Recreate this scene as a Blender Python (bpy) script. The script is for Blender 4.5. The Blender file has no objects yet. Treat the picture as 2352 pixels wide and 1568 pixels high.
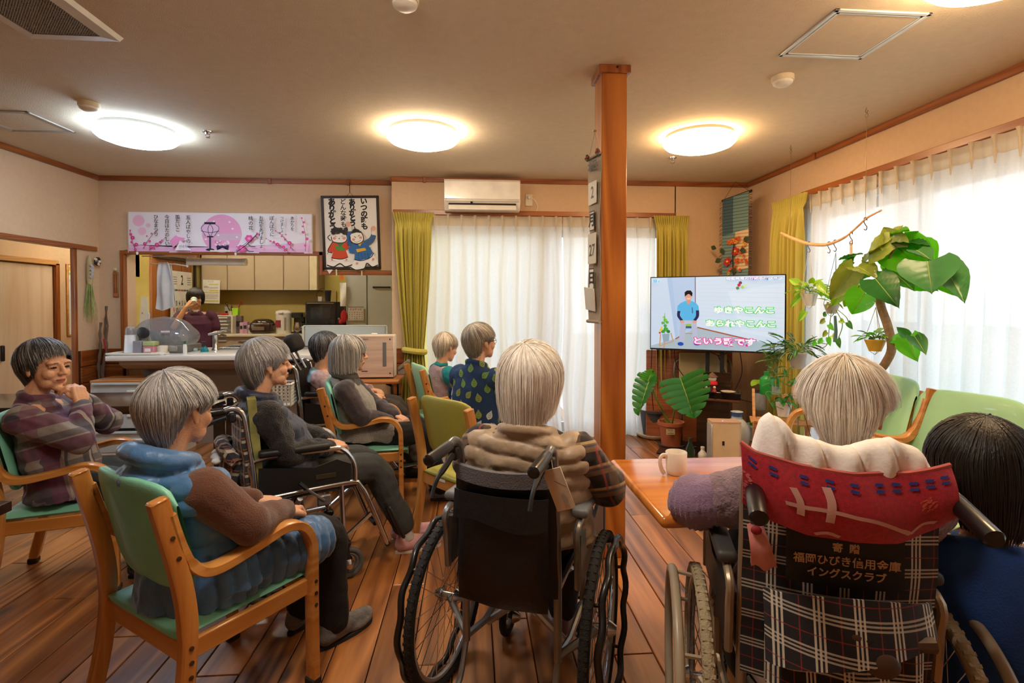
import bpy, bmesh, math, random
import numpy as np
from mathutils import Vector, Matrix, Euler, noise
PI = math.pi
R = math.radians
rnd = random.Random(7)
SC = bpy.context.scene
COL = SC.collection

# ---------------------------------------------------------------- camera
CAM_Z = 1.30
cam_d = bpy.data.cameras.new('camera')
cam = bpy.data.objects.new('camera', cam_d)
COL.objects.link(cam)
cam.location = (0, 0, CAM_Z)
cam.rotation_euler = (R(89.0), 0, R(-4.34))
cam_d.sensor_width = 36
cam_d.lens = 36 * 1200 / 2352
cam_d.shift_y = -65 / 2352
cam_d.clip_start = 0.02
cam_d.clip_end = 200
SC.camera = cam

# ---------------------------------------------------------------- world, exposure
SC.view_settings.view_transform = 'Standard'
SC.view_settings.look = 'None'
SC.view_settings.gamma = 1
SC.view_settings.use_curve_mapping = False
SC.view_settings.exposure = 0.38
SC.cycles.max_bounces = 8
SC.cycles.diffuse_bounces = 5
SC.cycles.transparent_max_bounces = 24
SC.cycles.sample_clamp_indirect = 6
SC.cycles.use_denoising = True
SKY = 2.35
LAMP = 30.0
w = bpy.data.worlds.new('overcast_sky')
SC.world = w
w.use_nodes = True
_bg = w.node_tree.nodes['Background']
_bg.inputs[0].default_value = (0.87, 0.94, 1.0, 1)
_bg.inputs[1].default_value = SKY

def portal(name, loc, rot, sx, sy):
    l = bpy.data.lights.new(name, 'AREA'); l.shape = 'RECTANGLE'; l.size = sx; l.size_y = sy
    l.cycles.is_portal = True
    o = bpy.data.objects.new(name, l); COL.objects.link(o); o.location = loc; o.rotation_euler = rot
portal('daylight_opening', (2.95, 2.3, 1.1), (0, R(90), 0), 2.2, 3.9)
portal('daylight_opening', (0.65, 5.3, 1.1), (R(-90), 0, 0), 2.2, 2.2)

# ---------------------------------------------------------------- pixel rays -> points on known planes
_F, _CX, _CY = 1200., 1176., 719.
_yaw, _pit = R(-4.34), R(-1.0)
_f = Vector((-math.sin(_yaw) * math.cos(_pit), math.cos(_yaw) * math.cos(_pit), math.sin(_pit)))
_r = Vector((math.cos(_yaw), math.sin(_yaw), 0))
_u = _r.cross(_f)
def _ray(px, py): return _f + _r * ((px - _CX) / _F) - _u * ((py - _CY) / _F)
def AZ(px, py, z): d = _ray(px, py); return Vector((0, 0, CAM_Z)) + d * ((z - CAM_Z) / d.z)
def AY(px, py, y): d = _ray(px, py); return Vector((0, 0, CAM_Z)) + d * (y / d.y)
def AX(px, py, x): d = _ray(px, py); return Vector((0, 0, CAM_Z)) + d * (x / d.x)

# ---------------------------------------------------------------- materials
MATS = {}
def srgb(c):
    if isinstance(c, str):
        c = [int(c[i:i + 2], 16) / 255 for i in (0, 2, 4)]
    return tuple(((x / 12.92) if x <= 0.04045 else ((x + 0.055) / 1.055) ** 2.4) for x in c[:3]) + (1,)
def N(nt, t, **k):
    n = nt.nodes.new(t)
    for a, b in k.items(): setattr(n, a, b)
    return n
def mat(name, col, rough=0.6, metal=0.0, var=0.08, scale=8.0, bump=0.0, bscale=60.0, coat=0.0, sheen=0.0, spec=0.5, trans=0.0, stretch=None, alpha=1.0, detail=3, sss=0.0):
    if name in MATS: return MATS[name]
    m = bpy.data.materials.new(name); MATS[name] = m; m.use_nodes = True
    nt = m.node_tree; b = nt.nodes['Principled BSDF']; L = nt.links.new
    c = srgb(col)
    b.inputs['Roughness'].default_value = rough
    b.inputs['Metallic'].default_value = metal
    b.inputs['Coat Weight'].default_value = coat
    b.inputs['Specular IOR Level'].default_value = spec
    b.inputs['Sheen Weight'].default_value = sheen
    b.inputs['Transmission Weight'].default_value = trans
    b.inputs['Alpha'].default_value = alpha
    if sss:
        b.inputs['Subsurface Weight'].default_value = sss
        b.inputs['Subsurface Radius'].default_value = (0.01, 0.004, 0.002)
        b.inputs['Subsurface Scale'].default_value = 0.5
    tc = N(nt, 'ShaderNodeTexCoord'); mp = N(nt, 'ShaderNodeMapping')
    L(tc.outputs['Object'], mp.inputs['Vector'])
    if stretch: mp.inputs['Scale'].default_value = stretch
    no = N(nt, 'ShaderNodeTexNoise'); no.inputs['Scale'].default_value = scale; no.inputs['Detail'].default_value = detail
    L(mp.outputs[0], no.inputs['Vector'])
    mx = N(nt, 'ShaderNodeMix', data_type='RGBA')
    mx.inputs['A'].default_value = tuple(max(0, x * (1 - var)) for x in c[:3]) + (1,)
    mx.inputs['B'].default_value = tuple(min(1, x * (1 + var)) for x in c[:3]) + (1,)
    rr = N(nt, 'ShaderNodeMapRange'); rr.inputs[1].default_value = 0.3; rr.inputs[2].default_value = 0.7
    L(no.outputs['Fac'], rr.inputs[0]); L(rr.outputs[0], mx.inputs['Factor']); L(mx.outputs['Result'], b.inputs['Base Color'])
    if bump:
        n2 = N(nt, 'ShaderNodeTexNoise'); n2.inputs['Scale'].default_value = bscale; n2.inputs['Detail'].default_value = 4
        L(mp.outputs[0], n2.inputs['Vector'])
        bp = N(nt, 'ShaderNodeBump'); bp.inputs['Strength'].default_value = bump; bp.inputs['Distance'].default_value = 0.01
        L(n2.outputs['Fac'], bp.inputs['Height']); L(bp.outputs[0], b.inputs['Normal'])
    return m
def emit(name, col, strength):
    if name in MATS: return MATS[name]
    m = bpy.data.materials.new(name); MATS[name] = m; m.use_nodes = True
    b = m.node_tree.nodes['Principled BSDF']
    b.inputs['Base Color'].default_value = tuple(x * 0.25 for x in srgb(col)[:3]) + (1,); b.inputs['Roughness'].default_value = 0.3
    b.inputs['Emission Color'].default_value = srgb(col); b.inputs['Emission Strength'].default_value = strength
    return m
def wood(name, c1, c2, rough=0.4, scale=3.0, axis=2, coat=0.0, knots=False, rand=0.0, dist=2.5, bump=0.15, rings=14, coord='Object'):
    """straight grain along axis (0,1,2) of the object's own space"""
    if name in MATS: return MATS[name]
    m = bpy.data.materials.new(name); MATS[name] = m; m.use_nodes = True
    nt = m.node_tree; b = nt.nodes['Principled BSDF']; L = nt.links.new
    b.inputs['Roughness'].default_value = rough; b.inputs['Coat Weight'].default_value = coat; b.inputs['Coat Roughness'].default_value = 0.2
    tc = N(nt, 'ShaderNodeTexCoord'); mp = N(nt, 'ShaderNodeMapping')
    s = [1, 1, 1]; s[axis] = 0.07
    mp.inputs['Scale'].default_value = s
    oi = N(nt, 'ShaderNodeObjectInfo')
    cx = N(nt, 'ShaderNodeVectorMath', operation='SCALE'); cx.inputs['Scale'].default_value = 37.0
    cb = N(nt, 'ShaderNodeCombineXYZ')
    for i in range(3): L(oi.outputs['Random'], cb.inputs[i])
    L(cb.outputs[0], cx.inputs[0])
    ad = N(nt, 'ShaderNodeVectorMath', operation='ADD')
    L(tc.outputs[coord], ad.inputs[0])
    if rand: L(cx.outputs[0], ad.inputs[1])
    L(ad.outputs[0], mp.inputs['Vector'])
    n1 = N(nt, 'ShaderNodeTexNoise'); n1.inputs['Scale'].default_value = scale; n1.inputs['Detail'].default_value = 2
    n1.inputs['Distortion'].default_value = 0.6
    L(mp.outputs[0], n1.inputs['Vector'])
    mu = N(nt, 'ShaderNodeMath', operation='MULTIPLY'); mu.inputs[1].default_value = rings
    L(n1.outputs['Fac'], mu.inputs[0])
    fr = N(nt, 'ShaderNodeMath', operation='PINGPONG'); fr.inputs[1].default_value = 0.5
    L(mu.outputs[0], fr.inputs[0])
    n2 = N(nt, 'ShaderNodeTexNoise'); n2.inputs['Scale'].default_value = scale * 22; n2.inputs['Detail'].default_value = 4
    L(mp.outputs[0], n2.inputs['Vector'])
    a1 = N(nt, 'ShaderNodeMath', operation='MULTIPLY_ADD'); a1.inputs[1].default_value = 1.1
    L(fr.outputs[0], a1.inputs[0]); 
    a2 = N(nt, 'ShaderNodeMath', operation='MULTIPLY'); a2.inputs[1].default_value = 0.55
    L(n2.outputs['Fac'], a2.inputs[0]); L(a2.outputs[0], a1.inputs[2])
    ra = N(nt, 'ShaderNodeValToRGB'); ra.color_ramp.elements[0].color = srgb(c1); ra.color_ramp.elements[1].color = srgb(c2)
    ra.color_ramp.elements[0].position = 0.15; ra.color_ramp.elements[1].position = 0.85
    L(a1.outputs[0], ra.inputs[0])
    out = ra.outputs[0]
    if rand:
        hs = N(nt, 'ShaderNodeHueSaturation')
        mr = N(nt, 'ShaderNodeMapRange'); mr.inputs[3].default_value = 1 - rand; mr.inputs[4].default_value = 1 + rand
        L(oi.outputs['Random'], mr.inputs[0]); L(mr.outputs[0], hs.inputs['Value']); L(out, hs.inputs['Color']); out = hs.outputs[0]
    if knots:
        mp2 = N(nt, 'ShaderNodeMapping'); s2 = [1, 1, 1]; s2[axis] = 0.45; mp2.inputs['Scale'].default_value = s2
        L(ad.outputs[0], mp2.inputs['Vector'])
        vo = N(nt, 'ShaderNodeTexVoronoi'); vo.inputs['Scale'].default_value = 4.2
        L(mp2.outputs[0], vo.inputs['Vector'])
        kr = N(nt, 'ShaderNodeMapRange'); kr.inputs[1].default_value = 0.06; kr.inputs[2].default_value = 0.15; kr.inputs[3].default_value = 0.85; kr.inputs[4].default_value = 0.0
        L(vo.outputs['Distance'], kr.inputs[0])
        km = N(nt, 'ShaderNodeMix', data_type='RGBA'); km.inputs['B'].default_value = srgb('20100a')
        L(kr.outputs[0], km.inputs['Factor']); L(out, km.inputs['A']); out = km.outputs['Result']
    L(out, b.inputs['Base Color'])
    if bump:
        bp = N(nt, 'ShaderNodeBump'); bp.inputs['Strength'].default_value = bump; bp.inputs['Distance'].default_value = 0.002
        L(a1.outputs[0], bp.inputs['Height']); L(bp.outputs[0], b.inputs['Normal'])
    return m
def plaid(name, base, bands, rough=0.85, rot=(0, 0, 0), scale=1.0, bump=0.2, coord='Object'):
    """woven check: bands = list of (period, width, offset, colour, axis)"""
    if name in MATS: return MATS[name]
    m = bpy.data.materials.new(name); MATS[name] = m; m.use_nodes = True
    nt = m.node_tree; b = nt.nodes['Principled BSDF']; L = nt.links.new
    b.inputs['Roughness'].default_value = rough; b.inputs['Sheen Weight'].default_value = 0.15
    tc = N(nt, 'ShaderNodeTexCoord'); mp = N(nt, 'ShaderNodeMapping')
    mp.inputs['Rotation'].default_value = rot; mp.inputs['Scale'].default_value = (scale,) * 3
    L(tc.outputs[coord], mp.inputs['Vector'])
    sp = N(nt, 'ShaderNodeSeparateXYZ'); L(mp.outputs[0], sp.inputs[0])
    rgb = N(nt, 'ShaderNodeRGB'); rgb.outputs[0].default_value = srgb(base); out = rgb.outputs[0]
    for per, wd, off, col, ax, k in bands:
        a = N(nt, 'ShaderNodeMath', operation='ADD'); a.inputs[1].default_value = off + 50 * per
        L(sp.outputs[ax], a.inputs[0])
        q = N(nt, 'ShaderNodeMath', operation='MODULO'); q.inputs[1].default_value = per
        L(a.outputs[0], q.inputs[0])
        l = N(nt, 'ShaderNodeMath', operation='LESS_THAN'); l.inputs[1].default_value = wd
        L(q.outputs[0], l.inputs[0])
        s = N(nt, 'ShaderNodeMath', operation='MULTIPLY'); s.inputs[1].default_value = k
        L(l.outputs[0], s.inputs[0])
        x = N(nt, 'ShaderNodeMix', data_type='RGBA'); x.inputs['B'].default_value = srgb(col)
        L(s.outputs[0], x.inputs['Factor']); L(out, x.inputs['A']); out = x.outputs['Result']
    no = N(nt, 'ShaderNodeTexNoise'); no.inputs['Scale'].default_value = 300; L(tc.outputs[coord], no.inputs['Vector'])
    mr = N(nt, 'ShaderNodeMapRange'); mr.inputs[3].default_value = 0.8; mr.inputs[4].default_value = 1.2; L(no.outputs['Fac'], mr.inputs[0])
    hs = N(nt, 'ShaderNodeHueSaturation'); L(mr.outputs[0], hs.inputs['Value']); L(out, hs.inputs['Color'])
    L(hs.outputs[0], b.inputs['Base Color'])
    bp = N(nt, 'ShaderNodeBump'); bp.inputs['Strength'].default_value = bump; bp.inputs['Distance'].default_value = 0.003
    L(no.outputs['Fac'], bp.inputs['Height']); L(bp.outputs[0], b.inputs['Normal'])
    return m

# ---------------------------------------------------------------- objects
def empty(name, loc=(0, 0, 0), rz=0, label=None, cat=None, group=None):
    o = bpy.data.objects.new(name, None); COL.objects.link(o)
    o.empty_display_size = 0.1
    o.location = loc; o.rotation_euler = (0, 0, rz)
    tag(o, label, cat, group)
    return o
def tag(o, label=None, cat=None, group=None, kind=None):
    if label: o['label'] = label
    if cat: o['category'] = cat
    if group: o['group'] = group
    if kind: o['kind'] = kind
    return o
def copy_tree(o, parent=None):
    c = o.copy(); COL.objects.link(c)
    if parent is not None: c.parent = parent
    for ch in list(o.children): copy_tree(ch, c)
    return c

class MB:
    """collects shapes into ONE mesh object"""
    def __init__(s): s.v = []; s.f = []; s.mi = []; s.k = 0; s.M = Matrix()
    def add(s, vs, fs, k=None):
        o = len(s.v); M = s.M
        s.v += [tuple(M @ Vector(v)) for v in vs]
        s.f += [tuple(i + o for i in f) for f in fs]
        s.mi += [s.k if k is None else k] * len(fs)
        return s
    def box(s, c, d, rot=None, bev=0.0, k=None, seg=1):
        bm = bmesh.new(); bmesh.ops.create_cube(bm, size=1)
        for v in bm.verts: v.co = Vector((v.co.x * d[0], v.co.y * d[1], v.co.z * d[2]))
        if bev > 0: bmesh.ops.bevel(bm, geom=bm.edges[:], offset=min(bev, min(d) * 0.49), segments=seg, affect='EDGES', profile=0.5)
        T = Matrix.Translation(Vector(c))
        if rot is not None: T = T @ (rot if isinstance(rot, Matrix) else Euler(rot).to_matrix().to_4x4())
        vs = [T @ v.co for v in bm.verts]; fs = [[v.index for v in f.verts] for f in bm.faces]
        bm.free(); return s.add(vs, fs, k)
    def lathe(s, prof, c=(0, 0, 0), n=24, k=None, sx=1, sy=1, rot=None, cap=True):
        vs = []; fs = []
        T = Matrix.Translation(Vector(c))
        if rot is not None: T = T @ Euler(rot).to_matrix().to_4x4()
        for r_, z in prof:
            for i in range(n):
                a = 2 * PI * i / n; vs.append(T @ Vector((r_ * math.cos(a) * sx, r_ * math.sin(a) * sy, z)))
        m = len(prof)
        for j in range(m - 1):
            for i in range(n):
                fs.append((j * n + i, j * n + (i + 1) % n, (j + 1) * n + (i + 1) % n, (j + 1) * n + i))
        if cap:
            fs.append(tuple(range(n))[::-1]); fs.append(tuple(range((m - 1) * n, m * n)))
        return s.add(vs, fs, k)
    def tube(s, pts, r, n=10, closed=False, k=None, flat=1.0, up=None, cap=True):
        """round (or flattened) bar along a polyline; r number or list; flat squashes along the frame's binormal"""
        P = [Vector(p) for p in pts]; m = len(P)
        rr = r if isinstance(r, (list, tuple)) else [r] * m
        T = []
        for i in range(m):
            if closed: t = P[(i + 1) % m] - P[i - 1]
            else: t = P[min(i + 1, m - 1)] - P[max(i - 1, 0)]
            T.append(t.normalized() if t.length > 1e-9 else Vector((0, 0, 1)))
        u = Vector(up) if up is not None else (Vector((0, 0, 1)) if abs(T[0].z) < 0.9 else Vector((1, 0, 0)))
        u = (u - T[0] * u.dot(T[0])).normalized()
        vs = []; fs = []
        for i in range(m):
            if up is not None: u = Vector(up)
            u = u - T[i] * u.dot(T[i])
            u = u.normalized() if u.length > 1e-6 else T[i].orthogonal().normalized()
            b = T[i].cross(u)
            for j in range(n):
                a = 2 * PI * j / n
                vs.append(P[i] + u * (math.cos(a) * rr[i] * flat) + b * (math.sin(a) * rr[i]))
        for i in range(m if closed else m - 1):
            a0 = i * n; b0 = ((i + 1) % m) * n
            for j in range(n): fs.append((a0 + j, a0 + (j + 1) % n, b0 + (j + 1) % n, b0 + j))
        if not closed and cap: fs.append(tuple(range(n))[::-1]); fs.append(tuple(range((m - 1) * n, m * n)))
        return s.add(vs, fs, k)
    def strip(s, pts, w, t, side=(0, 1, 0), k=None, bev=0.0):
        """rectangular bar (width w along side, thickness t across) along a polyline"""
        P = [Vector(p) for p in pts]; m = len(P); S = Vector(side).normalized()
        ww = w if isinstance(w, (list, tuple)) else [w] * m; tt = t if isinstance(t, (list, tuple)) else [t] * m
        vs = []; fs = []
        q = [(-1, -1), (1, -1), (1, 1), (-1, 1)] if not bev else [(-1, -1 + bev), (-1 + bev, -1), (1 - bev, -1), (1, -1 + bev), (1, 1 - bev), (1 - bev, 1), (-1 + bev, 1), (-1, 1 - bev)]
        n = len(q)
        for i in range(m):
            T = (P[min(i + 1, m - 1)] - P[max(i - 1, 0)]).normalized(); Nn = T.cross(S).normalized()
            for a, b in q: vs.append(P[i] + S * (a * ww[i] / 2) + Nn * (b * tt[i] / 2))
        for i in range(m - 1):
            for j in range(n): fs.append((i * n + j, i * n + (j + 1) % n, (i + 1) * n + (j + 1) % n, (i + 1) * n + j))
        fs.append(tuple(range(n))[::-1]); fs.append(tuple(range((m - 1) * n, m * n)))
        return s.add(vs, fs, k)
    def ball(s, c, r, k=None, rot=None, u=16, v=10):
        r = r if isinstance(r, (tuple, list)) else (r, r, r)
        T = Matrix.Translation(Vector(c))
        if rot is not None: T = T @ (rot if isinstance(rot, Matrix) else Euler(rot).to_matrix().to_4x4())
        vs = [T @ Vector((0, 0, -r[2]))]; fs = []
        for j in range(1, v):
            t = PI * j / v - PI / 2
            for i in range(u):
                a = 2 * PI * i / u; vs.append(T @ Vector((r[0] * math.cos(t) * math.cos(a), r[1] * math.cos(t) * math.sin(a), r[2] * math.sin(t))))
        vs.append(T @ Vector((0, 0, r[2]))); e = len(vs) - 1
        for i in range(u):
            fs.append((0, 1 + (i + 1) % u, 1 + i)); fs.append((e, e - u + i, e - u + (i + 1) % u))
        for j in range(v - 2):
            for i in range(u): a = 1 + j * u; fs.append((a + i, a + (i + 1) % u, a + u + (i + 1) % u, a + u + i))
        return s.add(vs, fs, k)
    def prism(s, poly, d0, d1, plane='xz', k=None, base=(0, 0, 0)):
        """closed outline extruded from d0 to d1 across the plane"""
        B = Vector(base)
        def P(a, b, d):
            return B + {'xz': Vector((a, d, b)), 'xy': Vector((a, b, d)), 'yz': Vector((d, a, b))}[plane]
        n = len(poly)
        vs = [P(a, b, d0) for a, b in poly] + [P(a, b, d1) for a, b in poly]
        fs = [tuple(range(n)), tuple(range(2 * n - 1, n - 1, -1))] + [(i, i + n, (i + 1) % n + n, (i + 1) % n) for i in range(n)]
        return s.add(vs, fs, k)
    def grid(s, fn, nu, nv, k=None, thick=0.0, closed_u=False):
        vs = [Vector(fn(i / (nu if closed_u else nu - 1) if nu > 1 else 0, j / (nv - 1))) for j in range(nv) for i in range(nu)]
        fs = []
        for j in range(nv - 1):
            for i in range(nu if closed_u else nu - 1):
                i2 = (i + 1) % nu
                fs.append((j * nu + i, j * nu + i2, (j + 1) * nu + i2, (j + 1) * nu + i))
        if thick:
            nn = [Vector() for _ in vs]
            for f in fs:
                a, b, c, d = (vs[q] for q in f); q_ = (c - a).cross(d - b)
                for x in f: nn[x] += q_
            o = len(vs)
            vs = vs + [v - (n_.normalized() * thick if n_.length > 0 else Vector()) for v, n_ in zip(vs, nn)]
            back = [tuple(x + o for x in f[::-1]) for f in fs]
            rim = []
            def edge(a, b): rim.append((b, a, a + o, b + o))
            for i in range(nu if closed_u else nu - 1):
                edge(i, (i + 1) % nu); edge((nv - 1) * nu + (i + 1) % nu, (nv - 1) * nu + i)
            if not closed_u:
                for j in range(nv - 1): edge((j + 1) * nu, j * nu); edge(j * nu + nu - 1, (j + 1) * nu + nu - 1)
            fs = fs + back + rim
        return s.add(vs, fs, k)
    def mesh(s, name='m', smooth=40):
        me = bpy.data.meshes.new(name); me.from_pydata(s.v, [], s.f)
        me.polygons.foreach_set('material_index', s.mi)
        if smooth:
            me.shade_smooth(); me.set_sharp_from_angle(angle=R(smooth))
        me.update(); return me
    def build(s, name, m, parent=None, label=None, smooth=40, loc=None, rot=None, kind=None):
        me = s.mesh(name, smooth)
        bm = bmesh.new(); bm.from_mesh(me); bmesh.ops.recalc_face_normals(bm, faces=bm.faces[:]); bm.to_mesh(me); bm.free()
        for q in (m if isinstance(m, (list, tuple)) else [m]): me.materials.append(q)
        o = bpy.data.objects.new(name, me); COL.objects.link(o)
        if parent is not None: o.parent = parent
        if loc is not None: o.location = loc
        if rot is not None: o.rotation_euler = rot
        if label: o['label'] = label
        if kind: o['kind'] = kind
        return o
def put(me, name, parent=None, loc=None, rot=None, scale=None, label=None):
    o = bpy.data.objects.new(name, me); COL.objects.link(o)
    if parent is not None: o.parent = parent
    if loc is not None: o.location = loc
    if rot is not None: o.rotation_euler = rot
    if scale is not None: o.scale = scale
    if label: o['label'] = label
    return o
_txt = {}
def text_geo(t, bold=0.0, align='CENTER'):
    """outline geometry of a line of writing, 1 unit high, as (verts, faces)"""
    key = (t, bold, align)
    if key in _txt: return _txt[key]
    cu = bpy.data.curves.new('t', 'FONT'); cu.body = t; cu.size = 1.0; cu.align_x = align; cu.align_y = 'CENTER'
    cu.resolution_u = 2; cu.offset = bold; cu.fill_mode = 'FRONT'
    ob = bpy.data.objects.new('t', cu); COL.objects.link(ob)
    dg = bpy.context.evaluated_depsgraph_get(); dg.update()
    me = bpy.data.meshes.new_from_object(ob.evaluated_get(dg))
    vs = [v.co.copy() for v in me.vertices]; fs = [tuple(p.vertices) for p in me.polygons]
    bpy.data.objects.remove(ob); bpy.data.curves.remove(cu); bpy.data.meshes.remove(me)
    _txt[key] = (vs, fs); return _txt[key]
def put_text(mb, t, M, size, k, bold=0.0, align='CENTER', sx=1.0):
    vs, fs = text_geo(t, bold, align)
    mb.add([M @ Vector((v.x * size * sx, v.y * size, 0)) for v in vs], fs, k)
def arc(cx, cz, r, a0, a1, n):
    return [(cx + r * math.cos(R(a0 + (a1 - a0) * i / n)), cz + r * math.sin(R(a0 + (a1 - a0) * i / n))) for i in range(n + 1)]
def spline(P, n=6, closed=False):
    P = [Vector(p) for p in P]; out = []; m = len(P)
    rng = range(m) if closed else range(m - 1)
    for i in rng:
        g = (lambda q: P[q % m]) if closed else (lambda q: P[max(0, min(m - 1, q))])
        a, b, c, d = g(i - 1), g(i), g(i + 1), g(i + 2)
        for j in range(n):
            t = j / n
            out.append(0.5 * ((2 * b) + (c - a) * t + (2 * a - 5 * b + 4 * c - d) * t * t + (3 * b - a - 3 * c + d) * t ** 3))
    if not closed: out.append(P[-1])
    return out
# ================================================================ setting
XL, XR, YR, YL, H = -3.5, 2.74, 5.03, 5.20, 2.5
M_wall = mat('wallpaper', 'd5b592', 0.9, var=0.03, scale=30, bump=0.35, bscale=260)
M_ceil = mat('ceiling_paper', 'd5c2a4', 0.95, var=0.03, scale=20, bump=0.35, bscale=200)
M_trim = wood('stained_trim', 'a5602a', '7d3f16', 0.4, 3, axis=0, coat=0.2, bump=0.1)
M_trimy = wood('stained_trim_deep', 'a5602a', '7d3f16', 0.4, 3, axis=1, coat=0.2, bump=0.1)
M_trimz = wood('stained_trim_upright', 'a5602a', '7d3f16', 0.4, 3, axis=2, coat=0.2, bump=0.1)
M_wains = wood('wainscot_board', 'a0561f', '6b3210', 0.35, 4, axis=0, coat=0.3, rand=0.12)
M_wainy = wood('wainscot_board_side', 'a0561f', '6b3210', 0.35, 4, axis=1, coat=0.3, rand=0.12)
M_yel = mat('kitchen_yellow_wall', 'd8c46a', 0.85, var=0.04, scale=12, bump=0.2, bscale=200)
M_white = mat('white_plastic', 'e6e2d8', 0.4)
M_grey = mat('grey_plastic', '8b8a86', 0.5)
M_black = mat('black_plastic', '17171a', 0.45)
M_chrome = mat('polished_steel', 'c9c9cb', 0.22, 1.0)
M_alu = mat('brushed_aluminium', 'b9bcc0', 0.35, 0.9)

def struct(name, mb, m, parent=None, **k):
    o = mb.build(name, m, parent, **k); o['kind'] = 'structure'; return o
TH = 0.16
# floor: one slab, planks laid on it
fl = MB(); fl.box((-0.4, 1.6, -0.07), (6.6, 7.6, 0.1)); fl.box((-4.0, 5.2, -0.07), (3.2, 8.0, 0.1)); fl.box((-1.5, 7.0, -0.07), (3.4, 3.2, 0.1))
FLOOR = struct('floor', fl, mat('floor_groove', '1c0f08', 0.9))
M_plank = wood('pine_plank', 'bd7d42', '74421f', 0.34, 2.6, axis=1, coat=0.35, knots=True, rand=0.16, bump=0.35, rings=11)
PL = 1.82; PW = 0.149
bmp = MB(); bmp.box((0, 0, -0.009), (PW - 0.004, PL - 0.004, 0.018), bev=0.0025); plank_me = bmp.mesh('plank', 0); plank_me.materials.append(M_plank)
bmq = MB(); bmq.box((0, 0, -0.009), (PW - 0.004, PL * 1.5 - 0.004, 0.018), bev=0.0025); plank_long = bmq.mesh('plank', 0); plank_long.materials.append(M_plank)
nx = int((XR - XL) / PW) + 1
for i in range(nx):
    x = XL + PW * (i + 0.5)
    if x > XR - 0.02: break
    y = 5.2 - [0.25, 0.95, 1.5, 0.6, 1.25][i % 5]
    put(plank_me, 'plank', FLOOR, (x, 5.2 - PL / 2 + (PL - (5.2 - y)), 0))
    while y > -2.0:
        big = y < 0.4
        L_ = PL * (1.5 if big else 1)
        put(plank_long if big else plank_me, 'plank', FLOOR, (x, y - L_ / 2, 0)); y -= L_
hb = MB(); hb.box((-4.15, 5.3, -0.005), (1.28, 7.6, 0.03)); hb.box((-2.3, 6.85, -0.005), (3.7, 3.2, 0.03))
struct('floor_corridor', hb, wood('corridor_floor', 'a87848', '8a5c30', 0.4, 3, axis=1, coat=0.3))

ce = MB(); ce.box((-0.38, 1.6, H + 0.05), (6.4, 7.4, 0.1)); ce.box((-4.25, 5.3, H + 0.054), (1.4, 8.2, 0.1)); ce.box((-2.3, 7.0, H + 0.052), (3.8, 3.4, 0.1))
struct('ceiling', ce, M_ceil)

wr = MB()   # back wall with the window, stands a little forward of the kitchen wall
wr.box((-0.68, YR + TH / 2 + 0.01, H / 2), (0.16, TH + 0.02, H)); wr.box((2.37, YR + TH / 2, H / 2), (0.76, TH, H)); wr.box((0.7, YR + TH / 2, 2.29), (2.6, TH, 0.42))
struct('wall_back', wr, M_wall)
wl = MB()
wl.box((-3.39, YL + 0.08, H / 2), (0.24, 0.16, H)); wl.box((-2.36, YL + 0.08, 2.155), (1.82, 0.16, 0.69)); wl.box((-1.1, YL + 0.08, 2.065), (0.7, 0.16, 0.87))
wl.box((-2.02, YL + 0.10, 0.38), (2.5, 0.12, 0.76))
struct('wall_kitchen', wl, M_wall)
ws = MB()
ws.box((XL - 0.0175, 5.06, 0.9), (0.035, 0.28, 1.8)); ws.box((XL - 0.03, 1.6, 2.15), (0.06, 7.2, 0.70)); ws.box((XL - 0.03, 0.1, 0.9), (0.06, 4.2, 1.8)); ws.box((XL - 0.1, 5.28, 0.9), (0.2, 0.16, 1.8))
struct('wall_left', ws, M_wall)
wq = MB()
wq.box((XR + 0.08, 4.6, H / 2), (0.16, 1.0, H)); wq.box((XR + 0.08, 2.05, 2.31), (0.16, 4.1, 0.38)); wq.box((XR + 0.08, -1.0, H / 2), (0.16, 2.0, H))
struct('wall_right', wq, M_wall)
wn = MB(); wn.box((-0.38, -2.08, H / 2), (6.5, 0.16, H)); struct('wall_near', wn, M_wall)

# corridor beyond the left doorway
hc = MB()
hc.box((-4.88, 7.3, H / 2), (0.16, 3.6, H)); hc.box((-4.88, 2.3, H / 2), (0.16, 2.0, H)); hc.box((-4.88, 4.4, 0.4), (0.16, 2.3, 0.8)); hc.box((-4.88, 4.4, 2.3), (0.16, 2.3, 0.4))
hc.box((-4.2, 9.1, H / 2), (1.5, 0.16, H)); hc.box((-4.2, 1.3, H / 2), (1.5, 0.16, H))
struct('wall_corridor', hc, M_wall)
portal('daylight_opening', (-4.99, 4.4, 1.45), (0, R(-90), 0), 1.3, 2.2)
# kitchen shell
kc = MB()
kc.box((-2.3, 8.38, H / 2), (3.9, 0.16, H)); kc.box((-0.62, 6.85, H / 2), (0.16, 3.3, H))
kc.box((-4.05, 7.6, 2.2), (0.1, 1.6, 0.6)); kc.box((-4.05, 8.1, H / 2), (0.1, 0.6, H))
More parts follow.
